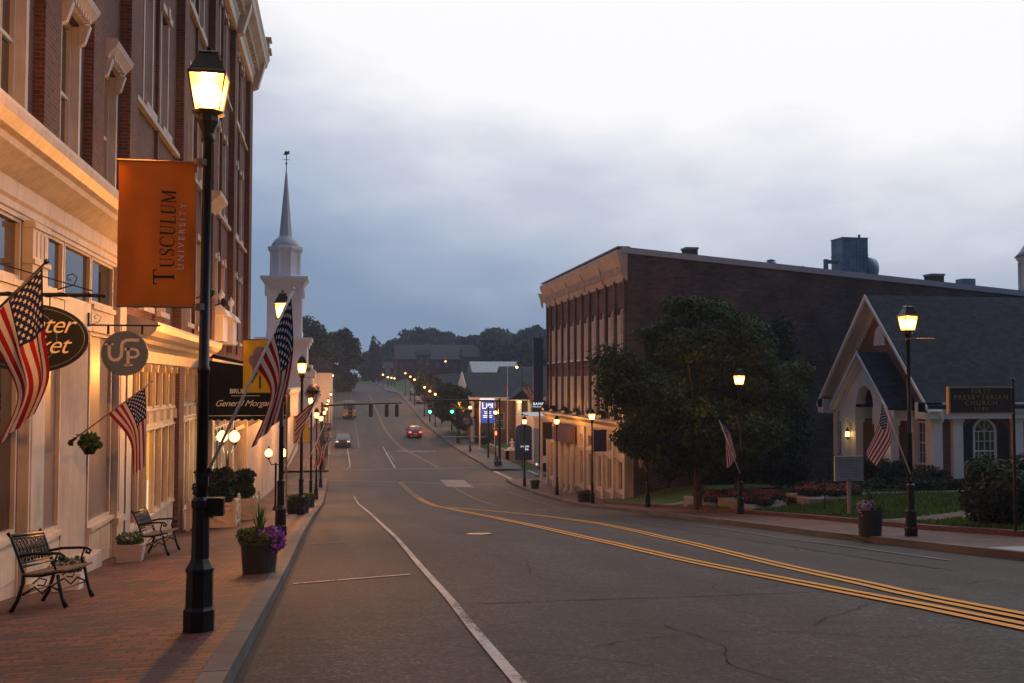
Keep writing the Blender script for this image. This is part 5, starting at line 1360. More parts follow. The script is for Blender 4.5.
# flower boxes on the ledge
for k, y in enumerate((56.6, 59.5, 62.4, 66, 69.5, 73.5, 76.5)):
    fb = empty('ledge_planter', (XR-.3, y, -2.18), 'dark window box of plants on the ledge above the white shopfront', 'window box', 'window boxes on the ledge above the white shopfront')
    MB().box(-.12,.12,-.5,.5,0,.2).build('box', M['shutter'], fb); blossoms('foliage', [(0,-.25,.28),(0,.25,.3)], [(.2,.4,.18)]*2, 260, .08, 'leaf_dark', fb, 50+k)
# rooftop kit
def rz_(x): return rt(x)-.02
def roofkit(name, label, x, y, build, cat, group=None):
    r = empty(name, (x, y, rz_(x)-.7), label, cat, group); build(r); return r
def chim(w_, h, mat='brick_dark'):
    def f(r): MB().box(-w_/2,w_/2,-.4,.4,0,h+.7).build('stack', M[mat], r); MB().box(-w_/2-.05,w_/2+.05,-.45,.45,h+.7,h+.82).build('cap', M['metal'], r)
    return f
roofkit('chimney', 'square brick chimney nearest the street on the long building roof', xat(690.5,56.5), 56.5, chim(.72,.55), 'chimney')
def vent(r):
    MB().lathe((0,0,0),[(.2,0),(.2,.85),(.24,.9),(.18,.95),(.34,1.02),(.34,1.2),(.2,1.24),(.3,1.32),(.05,1.42)],14).build('hood', M['metal'], r, True); MB().box(-.42,.42,-.3,.3,0,.86).build('base', M['metal'], r)
roofkit('roof_vent', 'small round galvanised vent on the long building roof', xat(772,57.5), 57.5, vent, 'vent')
def unit(r):
    m = MB(); m.box(-1.0,.75,-.7,.7,.9,3.45); 
    for k in range(8): m.box(-1.0+.02+k*.24,-1.0+.06+k*.24,-.73,-.70,.95,3.4)
    for z in (.95,2.35,3.4): m.box(-1.03,.78,-.74,.74,z-.03,z+.03)
    m.build('casing', M['tank'], r)
    m = MB(); m.cyl((.75,-.1,1.5),(1.45,-.1,1.5),.85,.7,n=24); m.cyl((1.45,-.1,1.5),(1.6,-.1,1.5),.55,.45,n=20); m.build('blower', M['tank'], r, True)
    MB().cyl((-1.0,0,1.95),(-1.75,0,1.95),.13).cyl((-1.75,0,2.1),(-1.75,0,.3),.15).build('duct', M['tank'], r)
    m = MB(); 
    for x in (-.8,.6,1.2):
        for y in (-.55,.55): m.box(x-.06,x+.06,y-.06,y+.06,0,.9)
    m.build('stand', M['black'], r)
    MB().box(.2,.3,-.6,-.5,3.45,3.65).build('bolt', M['black'], r)
roofkit('rooftop_unit', 'large blue grey rooftop ventilation unit with a round blower', xat(851,58.5)+.12, 58.5, unit, 'rooftop unit')
def smallv(r): MB().lathe((0,0,0),[(.1,0),(.1,.75),(.18,.78),(.18,.95),(.05,1.0)],10).box(.15,.4,-.15,.15,0,.9).build('hood', M['metal'], r)
roofkit('roof_vent', 'tiny twin vent pipe just right of the large rooftop unit', xat(887,57), 57, smallv, 'vent')
MBp = roofkit('roof_pipe', 'thin pipe sticking up left of the large rooftop unit', xat(804,57), 57, lambda r: MB().cyl((0,0,0),(0,0,1.15),.035,n=6).build('pipe', M['metal'], r), 'pipe')
roofkit('chimney', 'brown box chimney, left of the two at the low end of the long roof', xat(935.5,56.2), 56.2, chim(.85,.55), 'chimney')
def hv(r): MB().box(-.42,.42,-.4,.4,.2,1.35).build('casing', M['tank'], r); MB().box(-.6,.75,-.5,.5,.62,.72).build('deck', M['metal'], r)
roofkit('rooftop_unit', 'small square rooftop unit at the low end of the long roof', xat(967,56.6), 56.6, hv, 'rooftop unit')

# ---- gabled church -------------------------------------------------------------------------
CH = empty('gabled_church', (0,0,0), 'brick church with a steep slate gable, white portico and arched windows on the right', 'church')
gx = 26.0; cy = 44.6; hw = 4.75; gz_ = -5.2; ez = -.75; az = 4.25; xe = 60
y_s, y_n = cy-hw+.35, cy+hw-.35
m = MB()
def gable_pts(x): return [(x,y_n,gz_),(x,y_s,gz_),(x,y_s,ez),(x,cy,az-.35),(x,y_n,ez)]
# front wall with openings: narrow side windows
fw_h = [(41.25-.35,41.25+.35,-3.7,-1.7),(48.0-.35,48.0+.35,-3.7,-1.7),(cy-.7,cy+.7,gz_,-2.35)]
wall_x(m, gx, y_s, y_n, gz_, ez, fw_h, .2, face=-1)
m.poly([(gx,y_n,ez),(gx,cy,az-.35),(gx,y_s,ez)][::1])
wx = [28.45, 33.6, 38.3, 43.0, 47.7]
wall_y(m, y_s, gx, xe, gz_, ez, [(x-.62,x+.62,-4.05,-1.55) for x in wx], .2)
m.quad((gx,y_n,gz_),(gx,y_n,ez),(xe,y_n,ez),(xe,y_n,gz_)); m.poly([(xe,y_s,gz_),(xe,y_n,gz_),(xe,y_n,ez),(xe,cy,az-.35),(xe,y_s,ez)])
m.build('wall', M['brick_brown'], CH)
ro = MB(); oh = .75; t = .14
slope = (az-ez)/hw
for s in (-1, 1):
    e = cy+s*(hw+.25); ez2 = ez-.25*slope
    P = [(gx-oh,cy,az),(gx-oh,e,ez2),(gx-oh,e,ez2-t),(gx-oh,cy,az-t)]
    if s > 0: P = P[::-1]
    ro.prism(P, (xe-gx+oh+.3,0,0))
ro.build('roof', M['roof'], CH)
tr = MB()
for s in (-1, 1):      # broad white rake boards
    e = cy+s*(hw+.32); e2 = ez-.32*slope
    for (dx0, dx1, off, th) in ((-.80,-.752,.03,.20), (-.745,-.62,-.16,.10), (-.61,-.02,-.155,.05), (-.10,-.004,-.22,.34), (-.16,-.104,-.22,.12)):
        P = [(gx+dx0,cy,az+off),(gx+dx0,e,e2+off),(gx+dx0,e,e2+off-th),(gx+dx0,cy,az+off-th)]
        tr.prism(P if s < 0 else P[::-1], (dx1-dx0,0,0))
# eave boxes and entablature along the side
tr.box(gx-.8, xe, y_s-.55, y_s+.0-.004, ez-.55, ez-.12); tr.box(gx-.75, xe, y_s-.42, y_s-.004, ez-.85, ez-.552)
tr.box(gx-.8, xe, y_n+.004, y_n+.55, ez-.55, ez-.12); tr.box(gx-.8, gx-.004, y_n-.1, y_n+.5, ez-.85, ez-.12)
tr.box(gx-.8, gx-.004, y_s-.55, y_s+.25, ez-.85, ez-.121)
tr.build('eave_trim', M['white'], CH)
for x in (25.98, 26.98, 29.95, 31.0, 35.2, 36.3, 39.9, 41.0, 44.6, 45.7): pm_ = MB(); pm_.box(x-.24, x+.24, y_s-.22, y_s-.005, gz_, ez-.85); pm_.box(x-.29, x+.29, y_s-.27, y_s-.005, ez-1.0, ez-.852); pm_.box(x-.28, x+.28, y_s-.26, y_s-.005, gz_, gz_+.45); pm_.build('pilaster', M['white'], CH)
for y in (y_s+.2, y_n-.2, cy-2.9, cy+2.9): MB().box(gx-.2, gx-.005, y-.2, y+.2, gz_, ez-.85).build('pilaster', M['white'], CH)
wch = sash(1.16, 2.42, .10, 4, 4, arch=True, fmat='white')
for i, x in enumerate(wx):
    f = put_window(wch, CH, (x, y_s+.06, -4.02), -R(90))
    ar = MB(); ro_, ri_ = .74, .60; zt_ = 2.42-.58
    if i < 3:
        for sgn in (-1, 1):   # dark arched shutters either side
            pts = [(0.07, sgn*.64, -.1), (0.07, sgn*1.16, -.1), (0.07, sgn*1.16, 1.75)]+[(0.07, sgn*(.64+.52*math.cos(R(a))), 1.75+.5*math.sin(R(a))) for a in (20,45,70,90)]
            if sgn > 0: pts = pts[::-1]
            MB().prism(pts, (-.05,0,0)).build('shutter', M['shutter'], f)
    MB().box(.0,.16,-.66,.66,-.12,0).build('sill', M['white'], f)
wn = sash(.66, 1.96, .08, 2, 4, fmat='white')
put_window(wn, CH, (gx+.05, 41.25, -3.7), R(180)); put_window(wn, CH, (gx+.05, 48.0, -3.7), R(180))
# half-round louvre in the gable
lv = MB(); pts = [(gx-.06, cy+.50*math.cos(R(a)), 1.8+.95*math.sin(R(a))) for a in range(0,181,12)]
lv.prism(pts, (.05,0,0)); lv.build('gable_louvre', M['siding'], CH)
# portico
cy0 = cy; cy = 43.95; px_ = 24.75; phw = 2.3; pz = 1.45; pe = -.85
po = MB(); sl2 = (pz-pe)/phw
for s in (-1,1):
    e = cy+s*(phw+.3); e2 = pe-.3*sl2; P = [(px_-.35,cy,pz),(px_-.35,e,e2),(px_-.35,e,e2-.1),(px_-.35,cy,pz-.1)]
    po.prism(P if s < 0 else P[::-1], (gx-px_+.34,0,0))
po.build('porch_roof', M['roof'], CH)
pt = MB()
for s in (-1,1):
    e = cy+s*(phw+.34); e2 = pe-.34*sl2; P = [(px_-.40,cy,pz+.05),(px_-.40,e,e2+.05),(px_-.40,e,e2-.12),(px_-.40,cy,pz-.12)]
    pt.prism(P if s < 0 else P[::-1], (.048,0,0)); P = [(px_-.34,cy,pz-.11),(px_-.34,e,e2-.11),(px_-.34,e,e2-.16),(px_-.34,cy,pz-.16)]; pt.prism(P if s < 0 else P[::-1], (.30,0,0)); P = [(px_-.07,cy,pz-.17),(px_-.07,e,e2-.17),(px_-.07,e,e2-.42),(px_-.07,cy,pz-.42)]; pt.prism(P if s < 0 else P[::-1], (.06,0,0))
# tympanum with an arched cut
ra = .78; za = -1.2; apts = [(cy+ra*math.cos(R(a)), za+.15+ra*1.15*math.sin(R(a))) for a in range(0,181,15)]
L_ = [(cy+phw,pe),(cy,pz-.1),(cy-phw,pe)]
m = MB()
rightside = [(cy-phw,za)]+[(cy-ra,za)]+[p for p in reversed(apts) if p[0] <= cy]+[(cy,pz-.1),(cy-phw,pe)]
leftside = [(cy+phw,za)]+[(cy+ra,za)]+[p for p in apts if p[0] >= cy]+[(cy,pz-.1),(cy+phw,pe)]
for pl_ in (rightside, leftside): m.poly([(px_,y,z) for y, z in pl_])
for (a, b) in zip(apts, apts[1:]): m.quad((px_,a[0],a[1]),(px_,b[0],b[1]),(px_+.5,b[0],b[1]),(px_+.5,a[0],a[1]))
m.build('porch_gable', M['siding'], CH)
for s in (-1,1):
    pt.box(px_-.05, gx-.01, cy+s*(ra+.02), cy+s*(phw+.02), -1.75, za)
    for yy in (ra+.32, phw-.28): pt.box(px_, px_+.4, cy+s*yy-.24, cy+s*yy+.24, gz_, -1.75); pt.box(px_-.05, px_+.45, cy+s*yy-.3, cy+s*yy+.3, -1.95, -1.752)
pt.build('porch_frame', M['white'], CH)
MB().box(px_-.6, gx-.01, cy-phw-.2, cy+phw+.2, gz_, gz_+.55).box(px_-.95, px_-.6, cy-phw, cy+phw, gz_, gz_+.38).build('porch_step', M['concrete'], CH)
dr = MB().box(gx-.04,gx+.12,cy-.68,cy-.01,gz_+.5,-2.4).box(gx-.04,gx+.12,cy+.01,cy+.68,gz_+.5,-2.4).build('door', M['terracotta'], CH); MB().box(gx-.08,gx-.05,cy+.08,cy+.12,-3.8,-3.5).box(gx-.08,gx-.05,cy-.12,cy-.08,-3.8,-3.5).build('handle', M['gold'], dr)
for i, (yy, xx) in enumerate(((cy+1.38, px_-.14), (cy-2.1, px_-.14))):     # carriage lights
    sc_ = MB().box(xx-.07,xx+.07,yy-.07,yy+.07,-2.65,-2.40); s_ = sc_.build('carriage_lamp', M['globe'], CH)
    MB().lathe((xx,yy,-2.40),[(.13,0),(.08,.09),(.03,.16),(.01,.24)],4,rot=R(45)).lathe((xx,yy,-2.71),[(.03,-.08),(.10,.0),(.10,.055)],4,rot=R(45)).build('cap', M['black'], s_)
    ll = bpy.data.lights.new('carriage_bulb','POINT'); ll.energy = 5; ll.color = (1,.6,.2); ll.shadow_soft_size = .08
    lo = bpy.data.objects.new('carriage_bulb', ll); COL.objects.link(lo); lo.parent = CH; lo.location = (xx-.22, yy-.0, -2.55)

# ---- courthouse cupola far right behind ----------------------------------------------------
cx_ = xat(1049, 92); CHS = empty('cupola_building', (cx_, 92, 0), 'white domed cupola rising behind the roofs at the right edge', 'building')
MB().box(-12,12,0,16,-8,7.2).build('wall', M['brick_dark'], CHS)
cu = MB(); cu.lathe((0,2,0),[(2.0,7),(2.0,8.9),(1.8,9.0),(1.3,9.1),(1.3,12.7),(1.7,13.0),(1.7,13.3)],8,rot=o8)
for i in range(8): a = i*R(45)+o8; cu.cyl((1.4*math.cos(a),2+1.4*math.sin(a),8.9),(1.4*math.cos(a),2+1.4*math.sin(a),12.8),.16,n=6)
cu.build('cupola', M['white'], CHS)
MB().lathe((0,2,13.3),[(1.85,0),(1.4,.5),(.95,1.2),(.45,1.9),(.15,2.6),(.1,3.6),(.02,4.2)],12).build('dome', M['tank'], CHS, True)

# ---- signs ---------------------------------------------------------------------------------
def hang_sign(name, loc, label): return empty(name, loc, label, 'sign')
# black oval sign on a twisted iron bar
s = hang_sign('hanging_sign', (XW+.02, 12.05, 1.0), 'black oval sign with cream script hanging at the left edge behind a flag')
m = MB(); m.tube([(0,0,0),(1.70,0,0)], .022, 8)
for k in range(28): m.tube([(.06+k*.058, .02*math.cos(k*1.3), .02*math.sin(k*1.3)), (.06+(k+1)*.058, .02*math.cos((k+1)*1.3), .02*math.sin((k+1)*1.3))], .014, 5)
m.tube([(0,0,.52),(1.6,0,.05)], .007, 5)
m.tube([(1.22,0,.06),(1.40,0,.12),(1.43,0,.20),(1.38,0,.245),(1.32,0,.22),(1.33,0,.17),(1.37,0,.175)], .008, 5); m.lathe((1.72,0,-.0),[(.003,-.03),(.028,0),(.003,.03)],8)
m.box(-.02,.0,-.06,.06,-.25,.6)
for x in (.76, 1.14): m.tube([(x,0,0),(x,0,-.13)], .007, 5)
m.build('bracket', M['black'], s)
ov = MB(); cxs, czs, rx, rzz = .96, -.50, .61, .39
ov.prism([(cxs+rx*math.cos(R(a)), -.025, czs+rzz*math.sin(R(a))) for a in range(0,360,9)][::-1], (0,.05,0)); bo = ov.build('board', M['shutter'], s)
rg = MB(); rg.tube([(cxs+rx*.93*math.cos(R(a)), -.03, czs+rzz*.90*math.sin(R(a))) for a in range(0,361,9)], .006, 4)
rg.tube([(cxs+.27*math.cos(R(a)), -.03, czs+.30*math.sin(R(a))) for a in range(0,361,12)], .006, 4); rg.build('ring', M['greyblue'], s)
lettering('Center', .29, M['ink_white'], s, (cxs+.05,-.032,czs+.15), shear=.4, space=.92, extrude=.004, offset=-.001)
lettering('Market', .29, M['ink_white'], s, (cxs+.0,-.032,czs-.08), shear=.4, space=.92, extrude=.004, offset=-.001)
lettering('COMPANY', .055, M['greyblue'], s, (cxs+.0,-.032,czs-.25), space=1.3, extrude=.002)
# round monogram sign
s = hang_sign('hanging_sign', (XW+.02, 18.7, 1.02), 'round grey blue sign with a pale U and P monogram beside the orange banner')
m = MB(); m.box(0,1.22,-.014,.014,-.014,.014); m.box(0,.025,-.05,.05,-.30,.22)
m.tube([(.03,0,.0),(.18,0,.06),(.22,0,.15),(.14,0,.19),(.09,0,.14),(.13,0,.11)], .007, 5)
for x in (.34,.92): m.box(x-.02,x+.02,-.01,.01,-.16,0)
m.build('bracket', M['black'], s)
cxs, czs, rr = .63, -.50, .40
MB().prism([(cxs+rr*math.cos(R(a)), -.03, czs+rr*math.sin(R(a))) for a in range(0,360,10)][::-1], (0,.06,0)).build('board', M['greyblue'], s)
MB().tube([(cxs+rr*.95*math.cos(R(a)), -.035, czs+rr*.95*math.sin(R(a))) for a in range(0,361,10)], .008, 4).build('ring', M['concrete'], s)
u = MB()
def rib(pts, w_):
    for i, ((x0, z0), (x1, z1)) in enumerate(zip(pts, pts[1:])):
        d = Vector((x1-x0, 0, z1-z0)); 
        if d.length < 1e-6: continue
        d.normalize(); n_ = Vector((-d.z,0,d.x))*w_/2; a = Vector((x0,-.036-.0004*i,z0))-d*w_*.12; b = Vector((x1,-.036-.0004*i,z1))+d*w_*.12; u.quad(a-n_, b-n_, b+n_, a+n_)
c0 = (cxs, czs)
def q(*pp): return [(c0[0]+a, c0[1]+b) for a, b in pp]
rib(q((-.26,.17),(-.26,-.02),(-.235,-.09),(-.18,-.125),(-.11,-.115),(-.06,-.06),(-.05,.02),(-.05,.14),(-.03,.20),(.03,.235),(.12,.24),(.24,.235)), .055)
rib(q((-.34,.16),(-.19,.16)), .035)
rib(q((.06,.09),(.06,-.20)), .055); rib(q((.0,.075),(.16,.075),(.21,.055),(.235,.0),(.21,-.05),(.16,-.07),(.08,-.07)), .045); rib(q((0,-.21),(.14,-.21)), .035)
u.build('lettering', M['ink_white'], s)
# church name board on its own post
s = hang_sign('name_board', (14.75, 19.85, sz(19.85,15)), 'dark board with gold frame naming the church, hung from a thin post at right')
zb_ = -.39-sz(19.85,15)
MB().cyl((0,0,-.1),(0,0,zb_+.42),.035,n=10).lathe((0,0,zb_+.42),[(.02,0),(.045,.04),(.005,.1)],8).build('post', M['black'], s)
b_ = MB().box(-1.56,-.06,-.03,.03,zb_-.27,zb_+.27).build('board', M['brown'], s)
MB().box(-1.60,-.03,-.045,.045,zb_+.27,zb_+.30).box(-1.60,-.03,-.045,.045,zb_-.30,zb_-.27).box(-1.60,-1.56,-.045,.045,zb_-.27,zb_+.27).build('frame', M['gold'], b_)
for k, (t_, z_, sz_) in enumerate((('FIRST',.185,.15),('PRESBYTERIAN',.06,.15),('CHURCH',-.065,.15),('1780',-.19,.13))):
    lettering(t_, sz_, M['gold'], b_, (-.81,-.038,zb_+z_), space=1.28, extrude=.004, offset=-.001, xs=1.08)
# historical marker
s = hang_sign('marker_plaque', (15.55, 28.6, lawn_z(28.6,15.5)), 'grey historical marker plaque on a post in the church lawn')
MB().box(-.045,.045,-.045,.045,-.1,1.15).build('post', M['concrete'], s)
bp_ = MB(); bp_.box(-.44,.44,-.035,.035,1.12,1.80).box(-.47,.47,-.045,.045,1.80,1.84).box(-.47,.47,-.045,.045,1.08,1.12).box(-.47,-.44,-.045,.045,1.12,1.80).box(.44,.47,-.045,.045,1.12,1.80); bp_.build('plaque', M['metal'], s)
tl_ = MB()
g_ = random.Random(3)
for k in range(8):
    w_ = .36-.06*g_.random(); tl_.box(-w_, w_, -.040, -.036, 1.70-k*.07, 1.728-k*.07)
tl_.build('raised_text', M['greyblue'], s)
# hanging fern
s = empty('hanging_fern', (XW+.24, 18.0, -1.0), 'green hanging fern beside the foot of the smaller wall flag', 'plant')
blossoms('fronds', [(0,0,0),(.05,0,-.06),(-.04,.02,-.05),(0,0,.05)], [(.17,.17,.10)]*4, 650, .06, 'leaf_pot', s, 61)
MB().lathe((0,0,-.22),[(.08,0),(.15,.14)],12).cyl((0,0,-.1),(0,0,.12),.006,n=5).box(-.22,0,-.01,.01,.10,.12).build('basket', M['black'], s)
# ------------------------------------------------------------------ trees and shrubs by the church
make_tree('street_tree', (14.75, 39.6, sz(39.6,14)), 8.8, 4.4, 2.2, 'broad dark tree on the right pavement before the brick side wall', seed=21, n=60000, size=.12, k=110, mat='leaf', trunk_r=.17, ry=3.9, rc=.20, limbs=20, shape='crown')
make_tree('street_tree', (18.6, 44.5, lawn_z(44)), 7.6, 3.2, 1.0, 'dark tree standing behind and right of the broad street tree, over the flower bed', seed=9, n=26000, size=.13, k=60, mat='leaf_dark', trunk_r=.17, rc=.26)
make_tree('conifer', (24.3, 52.0, lawn_z(52)), 8.6, 1.9, .3, 'narrow dark evergreen between the brick side wall and the church gable', seed=12, n=9000, size=.16, k=50, mat='leaf_dark', shape='cone', trunk_r=.14, rc=.36)
make_tree('conifer', (21.6, 53.6, lawn_z(53)), 7.2, 2.0, .3, 'dark evergreen against the brick side wall, left of the narrow one', seed=13, n=9000, size=.16, k=50, mat='leaf_dark', shape='oval', trunk_r=.14, rc=.36)
make_tree('street_tree', (17.5, 51.5, lawn_z(51)), 7.5, 2.6, .8, 'dark small tree close to the white shopfront corner', seed=14, n=18000, size=.13, k=50, mat='leaf_dark', trunk_r=.12, rc=.3)
def shrub(x, y, rx, ry, h, label, seed, n=3000, mat='leaf_dark', z=None, size=.085, name='shrub', group=None, cat='shrub', shape='round'):
    r = empty(name, (x, y, lawn_z(y,x) if z is None else z), label, cat, group)
    g_ = random.Random(seed); k = 26
    if shape == 'round': cs = [(rx*.62*g_.uniform(-1,1), ry*.62*g_.uniform(-1,1), h*(.2+.55*g_.random())) for _ in range(k)]; rs = [(rx*.42, ry*.42, h*.28)]*k
    else: cs = [(rx*g_.uniform(-.95,.95), ry*g_.uniform(-.8,.8), h*(.25+.45*g_.random())) for _ in range(k*2)]; rs = [(min(rx*.3,.5), ry*.5, h*.32)]*(k*2)
    blossoms('foliage', cs, rs, n, size, mat, r, seed)
    MB().tube([(0,0,-.1),(.03,0,h*.3),(0,.02,h*.6)], [.05,.04,.01], 6).build('stem', M['bark'], r)
    return r
shrub(16.2, 21.9, 1.2, 1.1, 1.7, 'large rounded dark bush at the right edge beside the driveway', 71, n=16000)
shrub(22.5, 40.6, 1.5, 1.1, 1.5, 'rounded bush below the church portico steps, left side', 72, n=4500)
shrub(23.4, 39.4, .9, .9, 1.35, 'rounded bush right of the portico, under the narrow gable window', 73, n=3500)
shrub(20.6, 43.5, 1.2, 1.1, 1.7, 'dark bush left of the historical marker, in the shade', 74, n=4500)
shrub(24.6, 38.6, 1.1, .6, 1.0, 'low bush at the church wall corner', 75, n=3000)
for k, (x0, x1, y) in enumerate(((18.5, 22.2, 38.2), (22.4, 26.6, 37.4), (26.8, 31, 37.6), (13.8+2, 18.2, 41.5))):
    shrub((x0+x1)/2, y, (x1-x0)/2, .45, .52, ['clipped hedge stretch behind the lamp, below the portico', 'clipped hedge stretch under the white corner pilasters', 'clipped hedge stretch under the big arched window', 'clipped hedge stretch left of the marker, in deep shade'][k], 80+k, n=4200, name='hedge', cat='hedge', shape='long')
# flower beds with stone edging left of the lawn
for k, (x, y, rx, ry, lb) in enumerate(((16.4, 36.6, 1.1, 1.6, 'bed of dark red flowers right of the flagged lamp'), (16.3, 40.6, 1.0, 1.7, 'bed of dark red flowers behind the tree trunk'), (18.3, 35.0, 1.2, .8, 'bed of red flowers at the corner of the lawn'))):
    r = empty('flower_bed', (x, y, lawn_z(y,x)+.02), lb, 'flower bed', 'flower beds of the church garden')
    g_ = random.Random(90+k); cs = [(g_.uniform(-rx,rx)*.9, g_.uniform(-ry,ry)*.9, .22+.12*g_.random()) for _ in range(24)]
    blossoms('foliage', cs, [(.35,.35,.16)]*24, 2600, .08, 'leaf_dark', r, 90+k); blossoms('blossoms', [(c[0],c[1],c[2]+.1) for c in cs], [(.3,.3,.12)]*24, 1300, .06, 'petal_red', r, 95+k)
    MB().box(-rx-.15,rx+.15,-ry-.15,ry+.15,-.5,.12).build('bed_edge', M['concrete'], r)
# thin post in the lawn
r = empty('thin_post', (16.2, 31.4, lawn_z(31.4,16.2)), 'thin dark post standing in the lawn left of the marker', 'post'); MB().cyl((0,0,-.1),(0,0,1.7),.022,n=6).lathe((0,0,1.7),[(.02,0),(.04,.03),(.005,.08)],6).build('post', M['black'], r)

# ------------------------------------------------------------------ vehicles
def car(x, y, rz, col, label, lights='head', dz=0.0, kind='car'):
    r = empty(kind, (x, y, road_z(y)+dz), label, 'car' if kind == 'car' else 'van')
    pm = plain('car_paint', col, .25, .3, var=.05, scale=1); hwid = .90
    if kind == 'car':
        side = [(-2.25,.32),(-2.28,.62),(-2.15,.86),(-1.55,.95),(-.95,1.40),(.55,1.44),(1.25,.98),(2.1,.86),(2.28,.62),(2.25,.30)]; cab = [(-1.42,.97),(-.9,1.37),(.5,1.40),(1.08,1.0)]; zr = 1.44
    else:
        side = [(-2.9,.4),(-2.9,2.6),(-2.7,2.75),(1.2,2.75),(1.5,2.5),(1.95,1.45),(2.6,1.2),(2.75,.9),(2.75,.38)]; cab = [(1.0,2.4),(1.38,2.38),(1.8,1.5),(1.0,1.5)]; hwid = 1.02; zr = 2.7
    # body lofted across its width with the flanks drawn in above the waist
    b = MB(); secs = [(-1,.0),(-.93,.05),(0,.07),(.93,.05),(1,.0)]; V = []
    for s, up in secs:
        ring = []
        for (px_, pz_) in side:
            tin = max(0, (pz_-.9)/(zr-.9))*.20 if kind == 'car' else max(0, (pz_-1.6)/3)*.1
            ring.append((px_*(1-.03*abs(s)), s*hwid*(1-tin), pz_+ (up if pz_ > .8 else 0)))
        V.append(ring)
    n = len(side); base = len(b.v)
    for ring in V: b.v += ring
    for i in range(len(V)-1):
        for j in range(n):
            k = (j+1) % n; b.f.append((base+i*n+j, base+i*n+k, base+(i+1)*n+k, base+(i+1)*n+j)); b.m.append(0)
    b.f.append(tuple(base+j for j in range(n))); b.m.append(0); b.f.append(tuple(base+(len(V)-1)*n+j for j in reversed(range(n)))); b.m.append(0)
    b.build('body', pm, r)
    w_ = MB()
    if kind == 'car':
        w_.quad((.60,-.66,1.43),(.60,.66,1.43),(1.27,.76,1.04),(1.27,-.76,1.04)); w_.quad((-1.0,.66,1.41),(-1.0,-.66,1.41),(-1.56,-.74,1.03),(-1.56,.74,1.03))
        for s in (-1,1): w_.quad((-1.38,s*.875,1.0),(1.02,s*.875,1.0),(.48,s*.745,1.36),(-.88,s*.745,1.36))
        w_.v = [(q[0]*1.0+(.03 if q[0] > 0 else -.03), q[1]*1.0, q[2]+.03) for q in w_.v]
    else:
        w_.quad((1.58,-.86,2.45),(1.58,.86,2.45),(2.02,.92,1.52),(2.02,-.92,1.52))
        for s in (-1,1): w_.quad((.7,s*1.04,1.55),(1.75,s*1.04,1.55),(1.4,s*1.0,2.35),(.7,s*1.0,2.35))
    w_.build('window', M['glass'], r)
    fx = 2.2 if kind == 'car' else 2.72
    for sx in (-1.4, 1.4):
        for s in (-1, 1):
            t_ = MB().cyl((sx,s*(hwid-.2),.33),(sx,s*(hwid+.01),.33),.33,n=18).build('wheel', M['blackmatte'], r)
            MB().cyl((sx,s*(hwid+.0),.33),(sx,s*(hwid+.03),.33),.20,n=12).build('rim', M['metal'], t_)
    for s in (-1, 1):
        MB().box(fx-.02,fx+.09,s*.66-.16,s*.66+.16,.60,.76).build('headlight', M['head_light'] if lights == 'head' else M['metal'], r)
        MB().box(-fx-.10,-fx+.03,s*.66-.17,s*.66+.17,.66,.82).build('taillight', M['tail_light'] if lights == 'tail' else M['terracotta'], r)
        MB().box(.85,1.0,s*(hwid+.12)-.09,s*(hwid+.12)+.09,.98,1.12).build('mirror', pm, r)
    MB().box(fx-.0,fx+.10,-.5,.5,.36,.52).build('grille', M['black'], r); MB().box(-fx-.09,-fx,-.25,.25,.5,.62).build('number_plate', M['white'], r)
    r.rotation_euler.z = rz
    return r
car(.62, 121.0, -R(90), (.10,.10,.11), 'dark sedan facing the camera in the left kerb lane before the junction lamps')
car(10.1, 134.0, R(90), (.22,.03,.03), 'dark red car driving away uphill with red tail lights', 'tail')
car(19.2, 84.0, R(180), (.05,.055,.06), 'dark car with one bright headlight waiting in the side street behind the white shopfront')
car(16.0, 196.0, R(90), (.35,.35,.36), 'pale parked car beyond the right kerb, halfway up the far slope', 'none')
car(16.6, 222.0, R(90), (.30,.32,.36), 'farther pale parked car near the top of the right kerb', 'none')
car(1.9, 168.0, -R(90), (.33,.25,.18), 'tan van parked by the left kerb beneath the far trees', 'none', kind='van')

# ------------------------------------------------------------------ traffic signals
def signal_head(parent, x, y, z, lit=None, face=-1, side=False, h=1.05):
    """three-lens head; face -1 shows its lenses down the street to the camera"""
    b = MB(); b.box(x-.14,x+.14,y-.12,y+.12,z-h/2,z+h/2); b.box(x-.17,x+.17,y+face*.0-.02,y+.02,z-h/2-.03,z+h/2+.03); hd = b.build('signal_head', M['shutter'], parent)
    for k in range(3):
        zz = z+h/2-.18-k*.345; on = (lit == k)
        MB().cyl((x,y+face*.12,zz),(x,y+face*.14,zz),.13 if not on else .15,n=14).build('lens', M['green_light'] if on and k == 2 else M['red_light'] if on else M['greyblue'], hd)
        MB().tube([(x-.13,y+face*.2,zz+.02),(x-.08,y+face*.2,zz+.13),(x+.08,y+face*.2,zz+.13),(x+.13,y+face*.2,zz+.02)], .02, 4).build('visor', M['shutter'], hd)
r = empty('traffic_signal', (-1.35, 89.5, sz(89.5)), 'signal mast on the left of the junction with a long arm over the road', 'traffic signal', 'signal masts at the junction')
za_ = -2.05-sz(89.5)
MB().cyl((0,0,0),(0,0,za_+.3),.13,.10,n=12).lathe((0,0,0),[(.25,0),(.25,.15),(.16,.4)],12).build('pole', M['black'], r)
MB().tube([(0,0,za_),(2.5,0,za_+.12),(7.0,0,za_+.22)], [.09,.07,.05], 8).build('arm', M['black'], r)
for x in (2.35, 4.15, 5.55, 6.45): signal_head(r, x+.1, 0 if x < 6.5 else .35, za_-.45-.0, face=1 if x > 3 else -1, lit=None)
r = empty('traffic_signal', (14.75, 91.0, sz(91)), 'signal mast on the right of the junction with two green lights over the road', 'traffic signal', 'signal masts at the junction')
